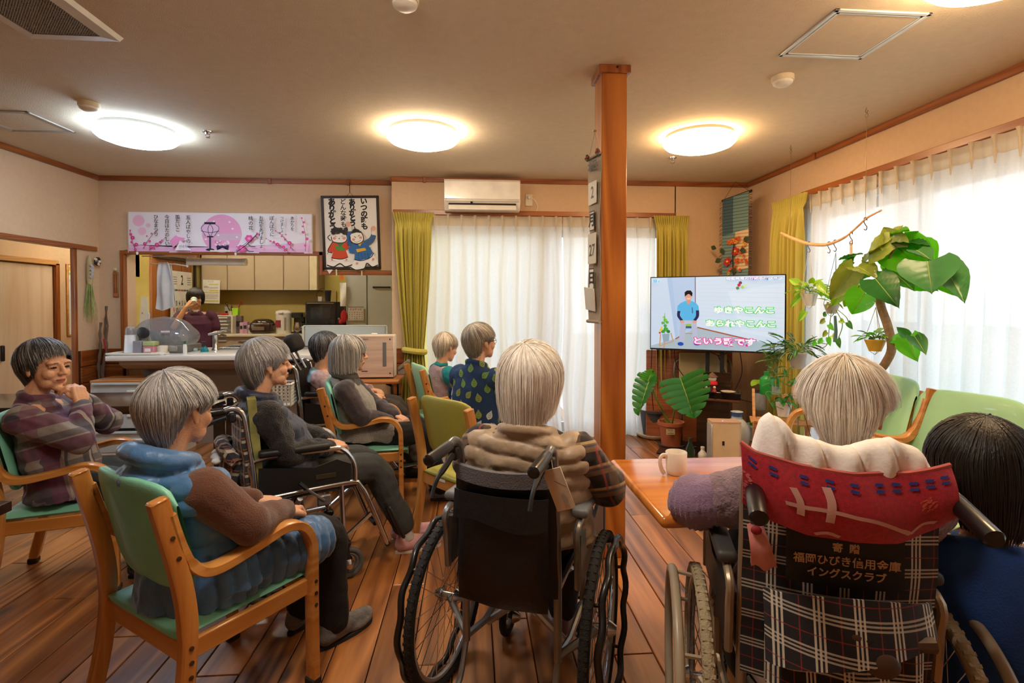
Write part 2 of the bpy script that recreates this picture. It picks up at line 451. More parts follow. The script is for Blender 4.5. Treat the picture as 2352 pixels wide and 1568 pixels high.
# short yellow side wall with a niche
kc.box((-3.47, 5.32, H / 2), (0.06, 0.06, H)); kc.box((-3.47, 5.73, H / 2), (0.06, 0.26, H)); kc.box((-3.47, 5.5, 2.04), (0.06, 0.4, 0.92)); kc.box((-3.47, 5.5, 0.45), (0.06, 0.4, 0.9))
kc.box((-3.64, 5.5, 1.25), (0.03, 0.4, 0.75)); kc.box((-3.57, 5.345, 1.25), (0.15, 0.02, 0.75)); kc.box((-3.57, 5.62, 1.25), (0.15, 0.04, 0.75)); kc.box((-3.57, 5.5, 1.60), (0.16, 0.3, 0.03))
kc.box((-3.8, 5.9, H / 2), (0.6, 0.08, H))
struct('wall_kitchen_inner', kc, M_yel)
kd = MB(); kd.box((-4.0, 7.3, 0.98), (0.05, 0.9, 1.96)); kd.box((-3.99, 6.82, 1.0), (0.09, 0.09, 2.0)); kd.box((-3.98, 7.35, 1.97), (0.1, 1.1, 0.09))
struct('door_1', kd, wood('kitchen_door_wood', 'b06a25', '8c4c16', 0.4, 3, axis=2, coat=0.2))
kt = MB(); kt.box((-3.93, 7.35, 1.9), (0.03, 1.1, 0.04)); kt.box((-3.955, 7.8, 0.95), (0.03, 0.03, 1.9)); struct('trim_1', kt, mat('dark_rail', '2a1c12', 0.5))
# corridor door
dd = MB(); dd.box((-4.78, 5.9, 0.87), (0.04, 0.86, 1.72), bev=0.004); D2 = struct('door_2', dd, wood('pale_door', 'ecd5bd', 'dcbd9e', 0.45, 2, axis=2, coat=0.1, rings=6))
dh = MB(); dh.box((-4.745, 5.66, 0.80), (0.03, 0.03, 0.16), bev=0.006); dh.build('door_handle', M_black, D2, label='black pull handle')
df = MB(); df.box((-4.77, 6.36, 0.88), (0.09, 0.05, 1.76)); struct('trim_2', df, M_trimz)
df = MB(); df.box((-4.77, 5.9, 1.77), (0.09, 0.95, 0.05)); struct('trim_3', df, wood('pale_trim', 'd8a468', 'c08a50', 0.45, 3, axis=1))

# trims ---------------------------------------------------
def trim(name, c, d, m): b = MB(); b.box(c, d, bev=0.003); return struct(name, b, m)
trim('trim_4', ((XL - 0.76) / 2, YL - 0.012, H - 0.022), (2.74, 0.024, 0.044), M_trim)
trim('trim_5', ((XR - 0.76) / 2, YR - 0.012, H - 0.022), (3.5, 0.024, 0.044), M_trim)
trim('trim_6', (XL + 0.012, 1.6, H - 0.022), (0.024, 7.2, 0.044), M_trimy)
trim('trim_7', (XR - 0.012, 1.5, H - 0.022), (0.024, 7.0, 0.044), M_trimy)
trim('trim_8', (-0.765, 5.115, H - 0.022), (0.02, 0.2, 0.044), M_trimy)
# kitchen opening surround
trim('trim_9', (-2.365, YL - 0.01, 1.785), (1.86, 0.05, 0.036), M_trim)
trim('trim_10', (-3.275, YL - 0.01, 1.28), (0.034, 0.05, 0.98), M_trimz)
trim('trim_11', (-1.455, YL - 0.01, 1.69), (0.036, 0.05, 0.225), M_trimz)
trim('trim_12', (-1.11, YL - 0.01, 1.60), (0.66, 0.05, 0.036), M_trim)
# left doorway surround
trim('trim_13', (XL - 0.022, 3.6, 1.81), (0.09, 3.1, 0.04), M_trimy)
trim('trim_14', (XL - 0.014, 4.905, 0.9), (0.036, 0.035, 1.8), M_trimz)
# wainscot boards
WB = MB(); WB.box((-3.385, YL - 0.006, 0.44), (0.23, 0.012, 0.88)); WAIN = struct('trim_15', WB, mat('wainscot_back', '3a1c0a', 0.8))
bb = MB(); bb.box((0, 0, 0), (0.205, 0.016, 0.142), bev=0.004); wb_me = bb.mesh('board', 0); wb_me.materials.append(M_wains)
for i in range(6): put(wb_me, 'board', WAIN, (-3.385, YL - 0.018, 0.075 + i * 0.147))
WC = MB(); WC.box((XL + 0.006, 5.06, 0.44), (0.012, 0.27, 0.88)); WAI2 = struct('trim_16', WC, mat('wainscot_back', '3a1c0a', 0.8))
bb = MB(); bb.box((0, 0, 0), (0.016, 0.265, 0.142), bev=0.004); wb2 = bb.mesh('board', 0); wb2.materials.append(M_wainy)
for i in range(6): put(wb2, 'board', WAI2, (XL + 0.018, 5.06, 0.075 + i * 0.147))
WD = MB(); WD.box((-0.68, YR - 0.006, 0.44), (0.16, 0.012, 0.88)); WAI3 = struct('trim_17', WD, mat('wainscot_back', '3a1c0a', 0.8))
bb = MB(); bb.box((0, 0, 0), (0.16, 0.016, 0.142), bev=0.004); wb3 = bb.mesh('board', 0); wb3.materials.append(M_wains)
for i in range(6): put(wb3, 'board', WAI3, (-0.68, YR - 0.018, 0.075 + i * 0.147))
trim('baseboard_back', (2.35, YR - 0.008, 0.04), (0.76, 0.016, 0.08), M_trim)
trim('baseboard_right', (XR - 0.008, 4.55, 0.04), (0.016, 0.9, 0.08), M_trimy)
# curtain head rails (window heads)
trim('trim_18', (0.62, YR - 0.03, 2.163), (2.72, 0.06, 0.045), M_trim)
trim('trim_19', (XR - 0.03, 1.85, 2.19), (0.06, 4.5, 0.045), M_trimy)
# small brown hanging cleats on the picture rail
for k, (x, y) in enumerate([(-1.93, YL - 0.03), (-1.19, YL - 0.03), (-0.45, YR - 0.03)]):
    trim('trim_%d' % (20 + k), (x, y, H - 0.025), (0.03, 0.014, 0.06), M_trimz)
trim('trim_24', (XR - 0.03, 3.98, H - 0.025), (0.014, 0.03, 0.06), M_trimz)

# windows: sliding aluminium doors behind the curtains
M_glass = bpy.data.materials.new('window_glass'); M_glass.use_nodes = True
_nt = M_glass.node_tree; _nt.nodes.clear()
_o = N(_nt, 'ShaderNodeOutputMaterial'); _t = N(_nt, 'ShaderNodeBsdfTransparent'); _g = N(_nt, 'ShaderNodeBsdfGlossy'); _g.inputs['Roughness'].default_value = 0.02
_t.inputs[0].default_value = (0.96, 0.98, 0.98, 1)
_x = N(_nt, 'ShaderNodeMixShader'); _x.inputs[0].default_value = 0.06
_nt.links.new(_t.outputs[0], _x.inputs[1]); _nt.links.new(_g.outputs[0], _x.inputs[2]); _nt.links.new(_x.outputs[0], _o.inputs[0])
def window(name, axis, a0, a1, pos, z1, n):
    root = MB()
    def bx(c0, c1, z0, z1_, t=0.05, off=0.0):
        c = ((c0 + c1) / 2, pos + off, (z0 + z1_) / 2); d = (abs(c1 - c0), t, z1_ - z0)
        if axis == 'y': c = (c[1], c[0], c[2]); d = (d[1], d[0], d[2])
        return c, d
    for q in (bx(a0, a1, z1 - 0.05, z1, 0.1), bx(a0, a1, 0, 0.04, 0.1), bx(a0, a0 + 0.05, 0, z1, 0.1), bx(a1 - 0.05, a1, 0, z1, 0.1)): root.box(*q)
    W = struct(name, root, mat('sash_metal', 'd5d8da', 0.4, 0.3))
    wd = (a1 - a0 - 0.1) / n
    for i in range(n):
        s0 = a0 + 0.05 + wd * i; off = 0.02 if i % 2 else -0.02
        f = MB()
        for q in (bx(s0, s0 + 0.06, 0.04, z1 - 0.05, 0.03, off), bx(s0 + wd - 0.06, s0 + wd, 0.04, z1 - 0.05, 0.03, off), bx(s0, s0 + wd, 0.04, 0.13, 0.03, off), bx(s0, s0 + wd, z1 - 0.12, z1 - 0.05, 0.03, off)): f.box(*q)
        fo = f.build('window_frame', mat('sash_metal', 'd5d8da', 0.4, 0.3), W)
        g = MB(); g.box(*bx(s0 + 0.06, s0 + wd - 0.06, 0.13, z1 - 0.12, 0.006, off)); g.build('pane', M_glass, fo)
    return W
window('window_1', 'x', -0.6, 2.0, YR + 0.08, 2.08, 2)
window('window_2', 'y', 0.05, 4.1, XR + 0.08, 2.1, 4)
window('window_3', 'y', 3.3, 5.5, -4.88, 2.1, 2)

# outside: pale paving, garden wall and a white house, faint behind the curtains
og = MB(); og.box((3, 6, -0.32), (44, 44, 0.1)); struct('ground', og, mat('pale_paving', 'c9c9c4', 0.9, var=0.1, scale=2))
gw = MB(); gw.box((7.2, 3.2, 0.35), (0.14, 22, 1.3)); gw.box((0.8, 8.9, 0.3), (7.4, 0.14, 1.2)) if False else None
o = gw.build('garden_wall', mat('pale_blockwork', 'd9dad8', 0.9, var=0.05, scale=5)); tag(o, 'low pale garden wall outside the right-hand window', 'wall')
hs = MB(); hs.box((-1.5, 13.5, 1.6), (7.5, 4, 3.9)); hs.prism([(-3.9, 3.5), (3.9, 3.5), (0, 4.7)], 11.2, 15.8, 'xz', base=(-1.5, 0, 0))
o = hs.build('house', mat('pale_render', 'dfe2e4', 0.9, var=0.04, scale=3)); tag(o, 'pale neighbouring house faintly seen through the back window curtain', 'house')

# ================================================================ curtains
def cloth_mat(name, col, transp, transl, bump=0.0):
    m = bpy.data.materials.new(name); m.use_nodes = True; nt = m.node_tree; nt.nodes.clear(); L = nt.links.new
    o = N(nt, 'ShaderNodeOutputMaterial'); d = N(nt, 'ShaderNodeBsdfDiffuse'); t = N(nt, 'ShaderNodeBsdfTranslucent'); tr = N(nt, 'ShaderNodeBsdfTransparent')
    no = N(nt, 'ShaderNodeTexNoise'); no.inputs['Scale'].default_value = 90; tc = N(nt, 'ShaderNodeTexCoord'); L(tc.outputs['Object'], no.inputs['Vector'])
    c = srgb(col)
    mx = N(nt, 'ShaderNodeMix', data_type='RGBA'); mx.inputs['A'].default_value = tuple(x * 0.93 for x in c[:3]) + (1,); mx.inputs['B'].default_value = tuple(min(1, x * 1.05) for x in c[:3]) + (1,)
    L(no.outputs['Fac'], mx.inputs['Factor'])
    L(mx.outputs['Result'], d.inputs[0]); L(mx.outputs['Result'], t.inputs[0])
    a = N(nt, 'ShaderNodeMixShader'); a.inputs[0].default_value = transl; L(d.outputs[0], a.inputs[1]); L(t.outputs[0], a.inputs[2])
    b = N(nt, 'ShaderNodeMixShader'); b.inputs[0].default_value = transp; L(a.outputs[0], b.inputs[1]); L(tr.outputs[0], b.inputs[2])
    L(b.outputs[0], o.inputs[0]); return m
M_sheer = cloth_mat('sheer_voile', 'eff3f8', 0.09, 0.46)
M_head = cloth_mat('sheer_heading', 'e8dcc6', 0.04, 0.5)
M_drape = cloth_mat('mustard_drape', 'c9bb60', 0.0, 0.15)
def sheer(name, axis, a0, a1, pos, z1, label, group, z0=0.02, pleat=0.125, ph=0.0, sgn=1):
    n = int(abs(a1 - a0) / 0.0104); hz = z1 - 0.095
    L_ = a1 - a0; P = max(1, round(abs(L_) / pleat))
    def off(s, z):
        t = (z1 - z) / (z1 - z0); c = s * P
        f = (c % 1.0)
        pin = math.exp(-((f - 0.5) / 0.09) ** 2)
        top = pin * 0.03
        wave = 0.030 * math.sin(2 * PI * c + 0.7 * math.sin(c * 1.7 + ph)) + 0.010 * math.sin(2 * PI * c * 2.3 + ph + 2 * t)
        k = min(1, t * 3.2) 
        return top * (1 - k) + (wave * (0.55 + 0.6 * t) + 0.01) * k
    def P3(s, z):
        p = a0 + L_ * s; d = pos - sgn * off(s, z)
        p += 0.010 * math.sin(9 * s + 4 * z + ph) * (z1 - z)
        return (p, d, z) if axis == 'x' else (d, p, z)
    root = empty(name, (a0, pos, 0) if axis == 'x' else (pos, a0, 0), 0, label, 'curtain', group)
    ori = Vector(root.location)
    b = MB(); b.grid(lambda u, v: Vector(P3(u, z0 + (hz - z0) * v)) - ori, n, 22); b.build('panel', M_sheer, root, smooth=180)
    b = MB(); b.grid(lambda u, v: Vector(P3(u, hz + (z1 - hz) * v)) - ori - (Vector((0, 0.004 * sgn, 0)) if axis == 'x' else Vector((0.004 * sgn, 0, 0))), n, 4); b.build('heading', M_head, root, smooth=180)
    for i in range(P):
        s = (i + 0.5) / P
        b = MB()
        top = Vector(P3(s, z1)) - ori; bot = Vector(P3(s, hz)) - ori
        q = Vector((0, -0.006 * sgn, 0)) if axis == 'x' else Vector((-0.006 * sgn, 0, 0))
        b.tube([top + q * 2.2, top.lerp(bot, 0.55) + q * 1.4, bot + q, bot + q - Vector((0, 0, 0.05))], [0.012, 0.006, 0.008, 0.003], 6)
        b.build('pleat', M_head, root)
sheer('sheer_curtain', 'x', -0.42, 0.86, YR - 0.045, 2.135, 'white sheer curtain on the back window, left half beside the tied yellow-green drape', 'white sheer curtains')
sheer('sheer_curtain', 'x', 0.87, 1.78, YR - 0.045, 2.135, 'white sheer curtain on the back window, right half behind the wooden post', 'white sheer curtains', ph=2)
sheer('sheer_curtain', 'y', 4.12, 3.305, XR - 0.045, 2.165, 'white sheer curtain on the right wall, far panel next to the mustard drape', 'white sheer curtains', ph=1)
sheer('sheer_curtain', 'y', 3.29, 0.2, XR - 0.045, 2.165, 'long white sheer curtain on the right wall, nearest the camera', 'white sheer curtains', ph=3)

def drape(name, c0, c1, dirn, z1, label, tie=None, folds=9, amp=0.022, z0=0.03, flare=0.0):
    """c0,c1: top ends on plan (x,y); dirn: unit vector into the room; tie=(z, width fraction, shift)"""
    A = Vector((c0[0], c0[1], 0)); B = Vector((c1[0], c1[1], 0)); D = Vector((dirn[0], dirn[1], 0)); ax = (B - A); Lg = ax.length; ax.normalize()
    root = empty(name, tuple(A), 0, label, 'curtain', 'yellow-green drapes')
    def P3(u, v):
        z = z0 + (z1 - z0) * v
        wf = 1.0; sh = 0.0
        t = (z1 - z) / (z1 - z0)
        if tie:
            tz, tw, ts = tie
            if z > tz: q = (z1 - z) / (z1 - tz); wf = 1 + (tw - 1) * (q ** 1.6); sh = ts * q ** 1.5
            else: q = (tz - z) / (tz - z0); wf = tw + (0.8 - tw) * math.sin(min(1, q * 1.3) * PI / 2) * 0.75; sh = ts * (1 - 0.1 * q)
        else: wf = 1 + flare * t
        c = u * folds
        if z > z1 - 0.09:
            d = 0.014 * math.sin(2 * PI * c * 2) + 0.006
            wf *= 1.0 + 0.12 * (z - z1 + 0.09) / 0.09
        elif z > z1 - 0.14: d = 0.008 * math.sin(2 * PI * c * 2) + 0.02; wf *= 0.97
        else:
            kk = min(1, (z1 - 0.14 - z) / 0.2)
            a = amp * (0.5 + 0.9 * kk) * (1 if not tie else (0.75 + 0.5 * abs(z - tie[0])))
            d = a * math.sin(2 * PI * c + 1.1 * math.sin(3.1 * c) + 0.8 * t) + 0.35 * a * math.sin(2 * PI * c * 2.4 + 2) + 0.022
        x = (u - 0.5) * Lg * wf + Lg / 2 + sh
        return ax * x + D * (d + 0.02) + Vector((0, 0, z))
    b = MB(); b.grid(P3, 150, 56, thick=0.002); b.build('panel', M_drape, root, smooth=180)
    if tie:
        tz, tw, ts = tie
        cx = Lg / 2 + ts
        b = MB(); rr = Lg * tw / 2 + 0.008
        pts = []
        for i in range(24):
            a = 2 * PI * i / 24
            pts.append(ax * (cx + rr * math.cos(a)) + D * (0.04 + 0.048 * math.sin(a)) + Vector((0, 0, tz - 0.012 * math.cos(a))))
        b.tube(pts, 0.028, 8, closed=True, flat=1.0, up=(0, 0, 1)); 
        b.M = Matrix.Identity(4); b.build('tieback', M_drape, root)
    return root
drape('drape', (-0.715, YR - 0.09), (-0.375, YR - 0.09), (0, -1), 2.15, 'yellow-green drape tied back left of the back window', tie=(0.865, 0.5, 0.01), folds=8)
drape('drape', (1.755, YR - 0.09), (2.075, YR - 0.09), (0, -1), 2.15, 'yellow-green drape hanging straight behind the television', folds=8)
p0 = AX(1787, 470, XR - 0.09); p1 = AX(1857, 460, XR - 0.09)
drape('drape', (XR - 0.1, p0.y), (XR - 0.1, p1.y - 0.01), (-1, 0), 2.18, 'mustard drape at the far end of the right wall window beside the hanging branch', folds=8)

# ================================================================ ceiling fittings
def ceiling_lamp(c, col, label, r=0.25):
    t = empty('ceiling_lamp', (c[0], c[1], H), 0, label, 'ceiling lamp', 'round ceiling lamps')
    b = MB(); b.lathe([(r * 0.93, 0), (r * 0.93, -0.02), (r * 0.8, -0.021)], n=48); b.build('mount', mat('lamp_rim', '6d6a62', 0.5), t)
    b = MB(); b.lathe([(r * 0.955, -0.024), (r * 0.99, -0.032), (r, -0.045), (r * 0.985, -0.058), (r * 0.9, -0.078), (r * 0.7, -0.096), (r * 0.4, -0.107), (r * 0.1, -0.11)], n=56, cap=True)
    b.build('diffuser', emit('lamp_glow_' + col, col, LAMP), t)
ceiling_lamp(AZ(316, 316, 2.44), 'cfe6ff', 'round ceiling lamp glowing cool bluish white, leftmost')
ceiling_lamp(AZ(972, 320, 2.44), 'ffe8c8', 'round ceiling lamp glowing warm white, middle of the ceiling left of the post')
ceiling_lamp(AZ(1606, 330, 2.44), 'ffd29a', 'round ceiling lamp glowing warm white, right of the wooden post')
ceiling_lamp((1.80, 1.64), 'ffd8a8', 'round ceiling lamp cut off by the top edge at the right')
ceiling_lamp((-0.33, 1.2), 'fff0dc', 'round ceiling lamp overhead near the camera')
def kitchen_lamp(c, label):
    t = empty('fluorescent_lamp', (c[0], c[1], H), 0, label, 'lamp')
    b = MB(); b.box((0, 0, -0.02), (1.2, 0.16, 0.04), bev=0.01); b.build('housing', M_white, t)
    b = MB(); b.tube([(-0.57, 0, -0.055), (0.57, 0, -0.055)], 0.017, 10); b.build('tube', emit('kitchen_tube', 'fff4dc', 85), t)
kitchen_lamp((-2.6, 6.5), 'fluorescent tube lamp on the kitchen ceiling behind the serving hatch')
kitchen_lamp((-4.1, 6.6), 'unseen tube lamp added to brighten the corridor beyond the left doorway')  # out of view, added to brighten the corridor and its door
def smoke(c, label, r=0.055):
    t = empty('smoke_detector', (c[0], c[1], H), 0, label, 'smoke detector', 'smoke detectors')
    b = MB(); b.lathe([(r, 0), (r, -0.022), (r * 0.97, -0.026), (r * 0.7, -0.027)], n=28); b.build('base', mat('cream_plastic', 'dccfae', 0.5), t)
    b = MB(); b.lathe([(r * 0.9, -0.026), (r * 0.85, -0.038), (r * 0.6, -0.048), (r * 0.2, -0.05)], n=28); b.build('cap', mat('cream_plastic_light', 'e9e2cf', 0.4), t)
smoke(AZ(204, 236, H), 'cream smoke detector near the leftmost lamp'); smoke(AZ(1798, 176, H), 'cream smoke detector below the ceiling hatch at right'); smoke(AZ(930, -8, H), 'cream smoke detector cut off by the top edge')
def sprinkler(c, label):
    t = empty('sprinkler_head', (c[0], c[1], H), 0, label, 'sprinkler', 'sprinkler heads')
    b = MB(); b.lathe([(0.034, 0), (0.033, -0.006), (0.018, -0.009), (0.014, -0.02)], n=20); b.build('escutcheon', M_chrome, t)
    b = MB(); b.tube([(0.01, 0, -0.015), (0.014, 0, -0.03), (0, 0, -0.042)], 0.003, 6); b.tube([(-0.01, 0, -0.015), (-0.014, 0, -0.03), (0, 0, -0.042)], 0.003, 6); b.lathe([(0.016, -0.04), (0.016, -0.043), (0.002, -0.045)], n=14); b.build('deflector', M_chrome, t)
sprinkler(AZ(477, 302, H), 'small metal sprinkler head right of the cool white lamp'); sprinkler(AZ(1545, 362, H), 'small metal sprinkler head just behind the lamp right of the post')
def hatch(x0, x1, y0, y1, label, m):
    t = empty('access_hatch', ((x0 + x1) / 2, (y0 + y1) / 2, H), 0, label, 'hatch', 'ceiling access hatches')
    w_, d_ = (x1 - x0) / 2, (y1 - y0) / 2
    b = MB()
    for s in (-1, 1):
        b.box((s * w_, 0, -0.003), (0.018, 2 * d_ + 0.018, 0.008), bev=0.002); b.box((0, s * d_, -0.003), (2 * w_ + 0.018, 0.018, 0.008), bev=0.002)
        b.box((s * (w_ - 0.019), 0, -0.002), (0.008, 2 * d_ - 0.03, 0.006)); b.box((0, s * (d_ - 0.019), -0.002), (2 * w_ - 0.03, 0.008, 0.006))
    b.build('frame', m, t)
    b = MB(); b.box((0, 0, -0.001), (2 * w_ - 0.046, 2 * d_ - 0.046, 0.003)); b.build('panel', M_ceil, t)
hatch(1.484, 1.885, 2.045, 2.43, 'square ceiling access hatch with white metal rim at upper right', mat('hatch_rim', 'd5dcdd', 0.4, 0.2))
hatch(-3.17, -2.77, 3.5, 3.885, 'square ceiling access hatch with grey rim at far left', mat('hatch_rim_grey', 'a9a296', 0.5))
# return-air grille
x0, x1, y0, y1 = -1.97, -1.57, 2.1, 2.51
t = empty('ceiling_vent', ((x0 + x1) / 2, (y0 + y1) / 2, H), 0, 'square white ceiling vent with perforated grey grille, upper left corner', 'vent')
b = MB(); hw = 0.2; hd = 0.205
for (p, q) in (((hw, hd), 0.135),):
    for i in range(4):
        c_ = [(-1, -1), (1, -1), (1, 1), (-1, 1)]
        a_, e_ = c_[i], c_[(i + 1) % 4]
        o1 = Vector((a_[0] * hw, a_[1] * hd, 0)); o2 = Vector((e_[0] * hw, e_[1] * hd, 0)); i1 = Vector((a_[0] * 0.14, a_[1] * 0.145, -0.024)); i2 = Vector((e_[0] * 0.14, e_[1] * 0.145, -0.024))
        m1 = Vector((a_[0] * (hw - 0.01), a_[1] * (hd - 0.01), -0.02)); m2 = Vector((e_[0] * (hw - 0.01), e_[1] * (hd - 0.01), -0.02))
        b.add([o1, o2, m2, m1], [(0, 1, 2, 3)]); b.add([m1, m2, i2, i1], [(0, 1, 2, 3)])
b.build('frame', mat('vent_white', 'd3ccbd', 0.5), t)
b = MB(); b.box((0, 0, -0.006), (0.28, 0.29, 0.004)); b.build('backing', mat('vent_dark', '2a241c', 0.9), t)
b = MB(); n = 26
for i in range(n + 1):
    q = -0.14 + 0.28 * i / n
    b.box((q, 0, -0.021), (0.0062, 0.29, 0.003)); b.box((0, -0.145 + 0.29 * i / n, -0.021), (0.28, 0.0062, 0.003))
b.build('grille', mat('vent_mesh', 'a39b8c', 0.5), t, smooth=0)
# screw hooks with wires that carry the branch
# ================================================================ the wooden post
pt = empty('wooden_post', (0.7155, 2.68, 0), 0, 'square brown wooden post rising from floor to ceiling in the room', 'post')
M_post = wood('post_cedar', 'c87c30', '96501a', 0.32, 1.6, axis=2, coat=0.35, bump=0.1, rings=26)
b = MB(); b.box((0, 0, H / 2), (0.130, 0.150, H), bev=0.004); b.build('shaft', M_post, pt)
b = MB(); b.box((0, 0, H - 0.02), (0.162, 0.182, 0.04), bev=0.003); b.build('collar', M_trimz, pt)
b = MB(); b.lathe([(0.006, 0), (0.006, 0.004), (0.002, 0.006)], c=(0.01, -0.091, H - 0.014), n=12, rot=(PI / 2, 0, 0)); b.build('screw', mat('dark_screw', '2b211b', 0.5, 0.6), pt)
# ================================================================ flat prints
class Flat:
    """flat print on a plane: O top-left corner, U / V step of one unit right / down, n towards the viewer"""
    def __init__(s, O, U, V, n, eps=0.0003, glow=0.0, pre='print_'):
        s.O, s.U, s.V, s.n = Vector(O), Vector(U), Vector(V), Vector(n).normalized(); s.mb = MB(); s.m = []; s.key = {}; s.l = 0; s.eps = eps; s.glow = glow; s.pre = pre
    def k(s, c):
        if c not in s.key:
            s.key[c] = len(s.m)
            s.m.append(emit(s.pre + c, c, s.glow) if s.glow else mat(s.pre + c, c, 0.7, var=0.02))
        return s.key[c]
    def P(s, x, y): return s.O + s.U * x + s.V * y + s.n * (s.eps * s.l)
    def poly(s, pts, c):
        s.l += 1; n = len(pts); P = [s.P(*p) for p in pts]
        if n > 4:
            cx = sum(p[0] for p in pts) / n; cy = sum(p[1] for p in pts) / n
            s.mb.add(P + [s.P(cx, cy)], [(i, (i + 1) % n, n) for i in range(n)], s.k(c))
        else: s.mb.add(P, [tuple(range(n))], s.k(c))
    def rect(s, x0, y0, x1, y1, c): s.poly([(x0, y0), (x1, y0), (x1, y1), (x0, y1)], c)
    def ell(s, x, y, rx, ry, c, n=20, rot=0): 
        ca, sa = math.cos(rot), math.sin(rot)
        s.poly([(x + rx * math.cos(2 * PI * i / n) * ca - ry * math.sin(2 * PI * i / n) * sa, y + rx * math.cos(2 * PI * i / n) * sa + ry * math.sin(2 * PI * i / n) * ca) for i in range(n)], c)
    def line(s, pts, w, c):
        s.l += 1; P = spline([(a, b_, 0) for a, b_ in pts], 4) if len(pts) > 2 else [Vector((a, b_, 0)) for a, b_ in pts]
        ww = w if isinstance(w, (list, tuple)) else (w, w)
        vs = []; m = len(P)
        for i in range(m):
            t = (P[min(i + 1, m - 1)] - P[max(i - 1, 0)]); t.normalize(); nn = Vector((-t.y, t.x, 0)); q = ww[0] + (ww[1] - ww[0]) * i / (m - 1)
            a, b_ = P[i] + nn * q / 2, P[i] - nn * q / 2
            vs += [s.P(a.x, a.y), s.P(b_.x, b_.y)]
        s.mb.add(vs, [(2 * i, 2 * i + 1, 2 * i + 3, 2 * i + 2) for i in range(m - 1)], s.k(c))
    def text(s, t, x, y, size, c, bold=0.0, align='CENTER', out=None, ob=0.05, sx=1.0):
        if out:
            s.text(t, x, y, size, out, bold + ob, align, sx=sx)
        s.l += 1
        M = Matrix.Identity(4); X = s.U.copy(); Y = -s.V.copy()
        o = s.P(x, y)
        M = Matrix(((X.x, Y.x, s.n.x, o.x), (X.y, Y.y, s.n.y, o.y), (X.z, Y.z, s.n.z, o.z), (0, 0, 0, 1)))
        put_text(s.mb, t, M, size, s.k(c), bold, align, sx)
    def col(s, t, x, y0, y1, size, c, bold=0.0):
        n = len(t); s.l += 1
        for i, ch in enumerate(t):
            s.l -= 1; s.text(ch, x, y0 + (y1 - y0) * (i + 0.5) / n, size, c, bold)
    def build(s, name, parent, **k): 
        o = s.mb.build(name, s.m, parent, smooth=0, **k); return o

# ---------------------------------------------------------------- banner over the serving hatch
t = empty('banner', (-3.212, YL - 0.03, 2.164), 0, 'long white and pink festival banner with black vertical Japanese writing above the kitchen hatch', 'banner')
W_, H_ = 426, 96; q = 1.674 / W_
b = MB(); b.grid(lambda u, v: Vector((1.674 * u, 0.004 * math.sin(u * 17) - 0.003, -0.378 * (1 - v))), 30, 6, thick=0.0015); b.build('cloth', mat('banner_cloth', 'e9e4ea', 0.8, var=0.02), t)
F = Flat((0, -0.0085, 0), (q, 0, 0), (0, 0, -q), (0, -1, 0))
F.rect(1, 2, 425, 92, 'eee9ef'); F.poly([(1, 78), (120, 84), (250, 82), (330, 76), (425, 70), (425, 94), (1, 94)], 'ecc3e0'); F.rect(1, 86, 425, 94, 'e7b4da')
F.ell(24, 21, 13.5, 13.5, 'efbfdc'); F.ell(32, 46, 9.5, 9.5, 'f1c6e0'); F.ell(46, 32, 5.5, 5.5, 'f1c6e0')
F.ell(215, 50, 46, 46, 'e9a5cf', 40); F.poly([(200, 50), (262, 50), (258, 66), (196, 66)], 'd9b9cf')
for x, y in ((197, 21), (233, 22), (240, 38), (207, 54), (250, 58), (178, 64)): F.ell(x, y, 3, 2.4, 'f8e6f2', 6)
F.poly([(170, 84), (262, 84), (262, 94), (170, 94)], 'e7b4da')
# lantern
F.poly([(172, 26), (203, 26), (211, 38), (206, 50), (196, 57), (180, 57), (171, 50), (165, 38)], 'e9c3e4')
for a in ([(176, 27), (168, 38), (178, 56)], [(188, 27), (183, 40), (187, 56)], [(188, 27), (195, 40), (190, 56)], [(200, 27), (209, 38), (198, 56)], [(167, 44), (188, 48), (209, 44)]): F.line(a, 1.2, '28203a')
F.rect(175, 23, 201, 28, '1e1a30'); F.rect(181, 56, 196, 59, '2a2030'); F.rect(186, 59, 190, 88, '28304a'); F.ell(188, 89, 10, 3, '16162a')
F.rect(188, 90, 234, 94, 'f0ead8'); F.poly([(202, 78), (232, 78), (230, 90), (224, 84), (210, 84), (204, 90)], '26264c')
rnd.seed(3)
for i in range(14): F.ell(196 + rnd.random() * 38, 68 + rnd.random() * 10, 3.4, 2.8, rnd.choice(['f3d4e8', 'e7a0c8', 'f7e7f1']), 8)
# blossom branches
def sprig(pts, heads):
    F.line(pts, (1.6, 0.5), '8a4a6a')
    for x, y, r_ in heads: F.ell(x, y, r_, r_ * 0.9, 'd8308f', 8); F.ell(x + 0.4, y, r_ * 0.4, r_ * 0.4, 'f07ab8', 6)
sprig([(20, 92), (12, 74), (8, 56), (6, 42)], [(12, 62, 5), (8, 54, 3.5), (20, 78, 4.6), (10, 72, 3), (7, 45, 2), (18, 90, 3)])
sprig([(38, 86), (46, 70), (58, 54), (66, 45)], [(40, 76, 4.2), (51, 70, 3), (45, 58, 2), (56, 52, 2.2), (66, 46, 1.8), (38, 86, 2)])
sprig([(50, 92), (66, 78), (80, 68), (88, 60)], [(54, 84, 4), (68, 78, 5), (76, 72, 3), (80, 68, 2.2), (88, 61, 1.8), (62, 86, 2.4)])
sprig([(250, 92), (270, 76), (290, 60), (300, 48)], [(300, 50, 3), (298, 58, 2.5)])
for x, y in ((281, 62), (264, 86)):
    for k in range(6): F.ell(x + 5.5 * math.cos(k * 1.05), y + 5 * math.sin(k * 1.05), 4.6, 4.2, 'e055a5', 10)
    F.ell(x, y, 4, 3.4, 'f39ac9', 8)
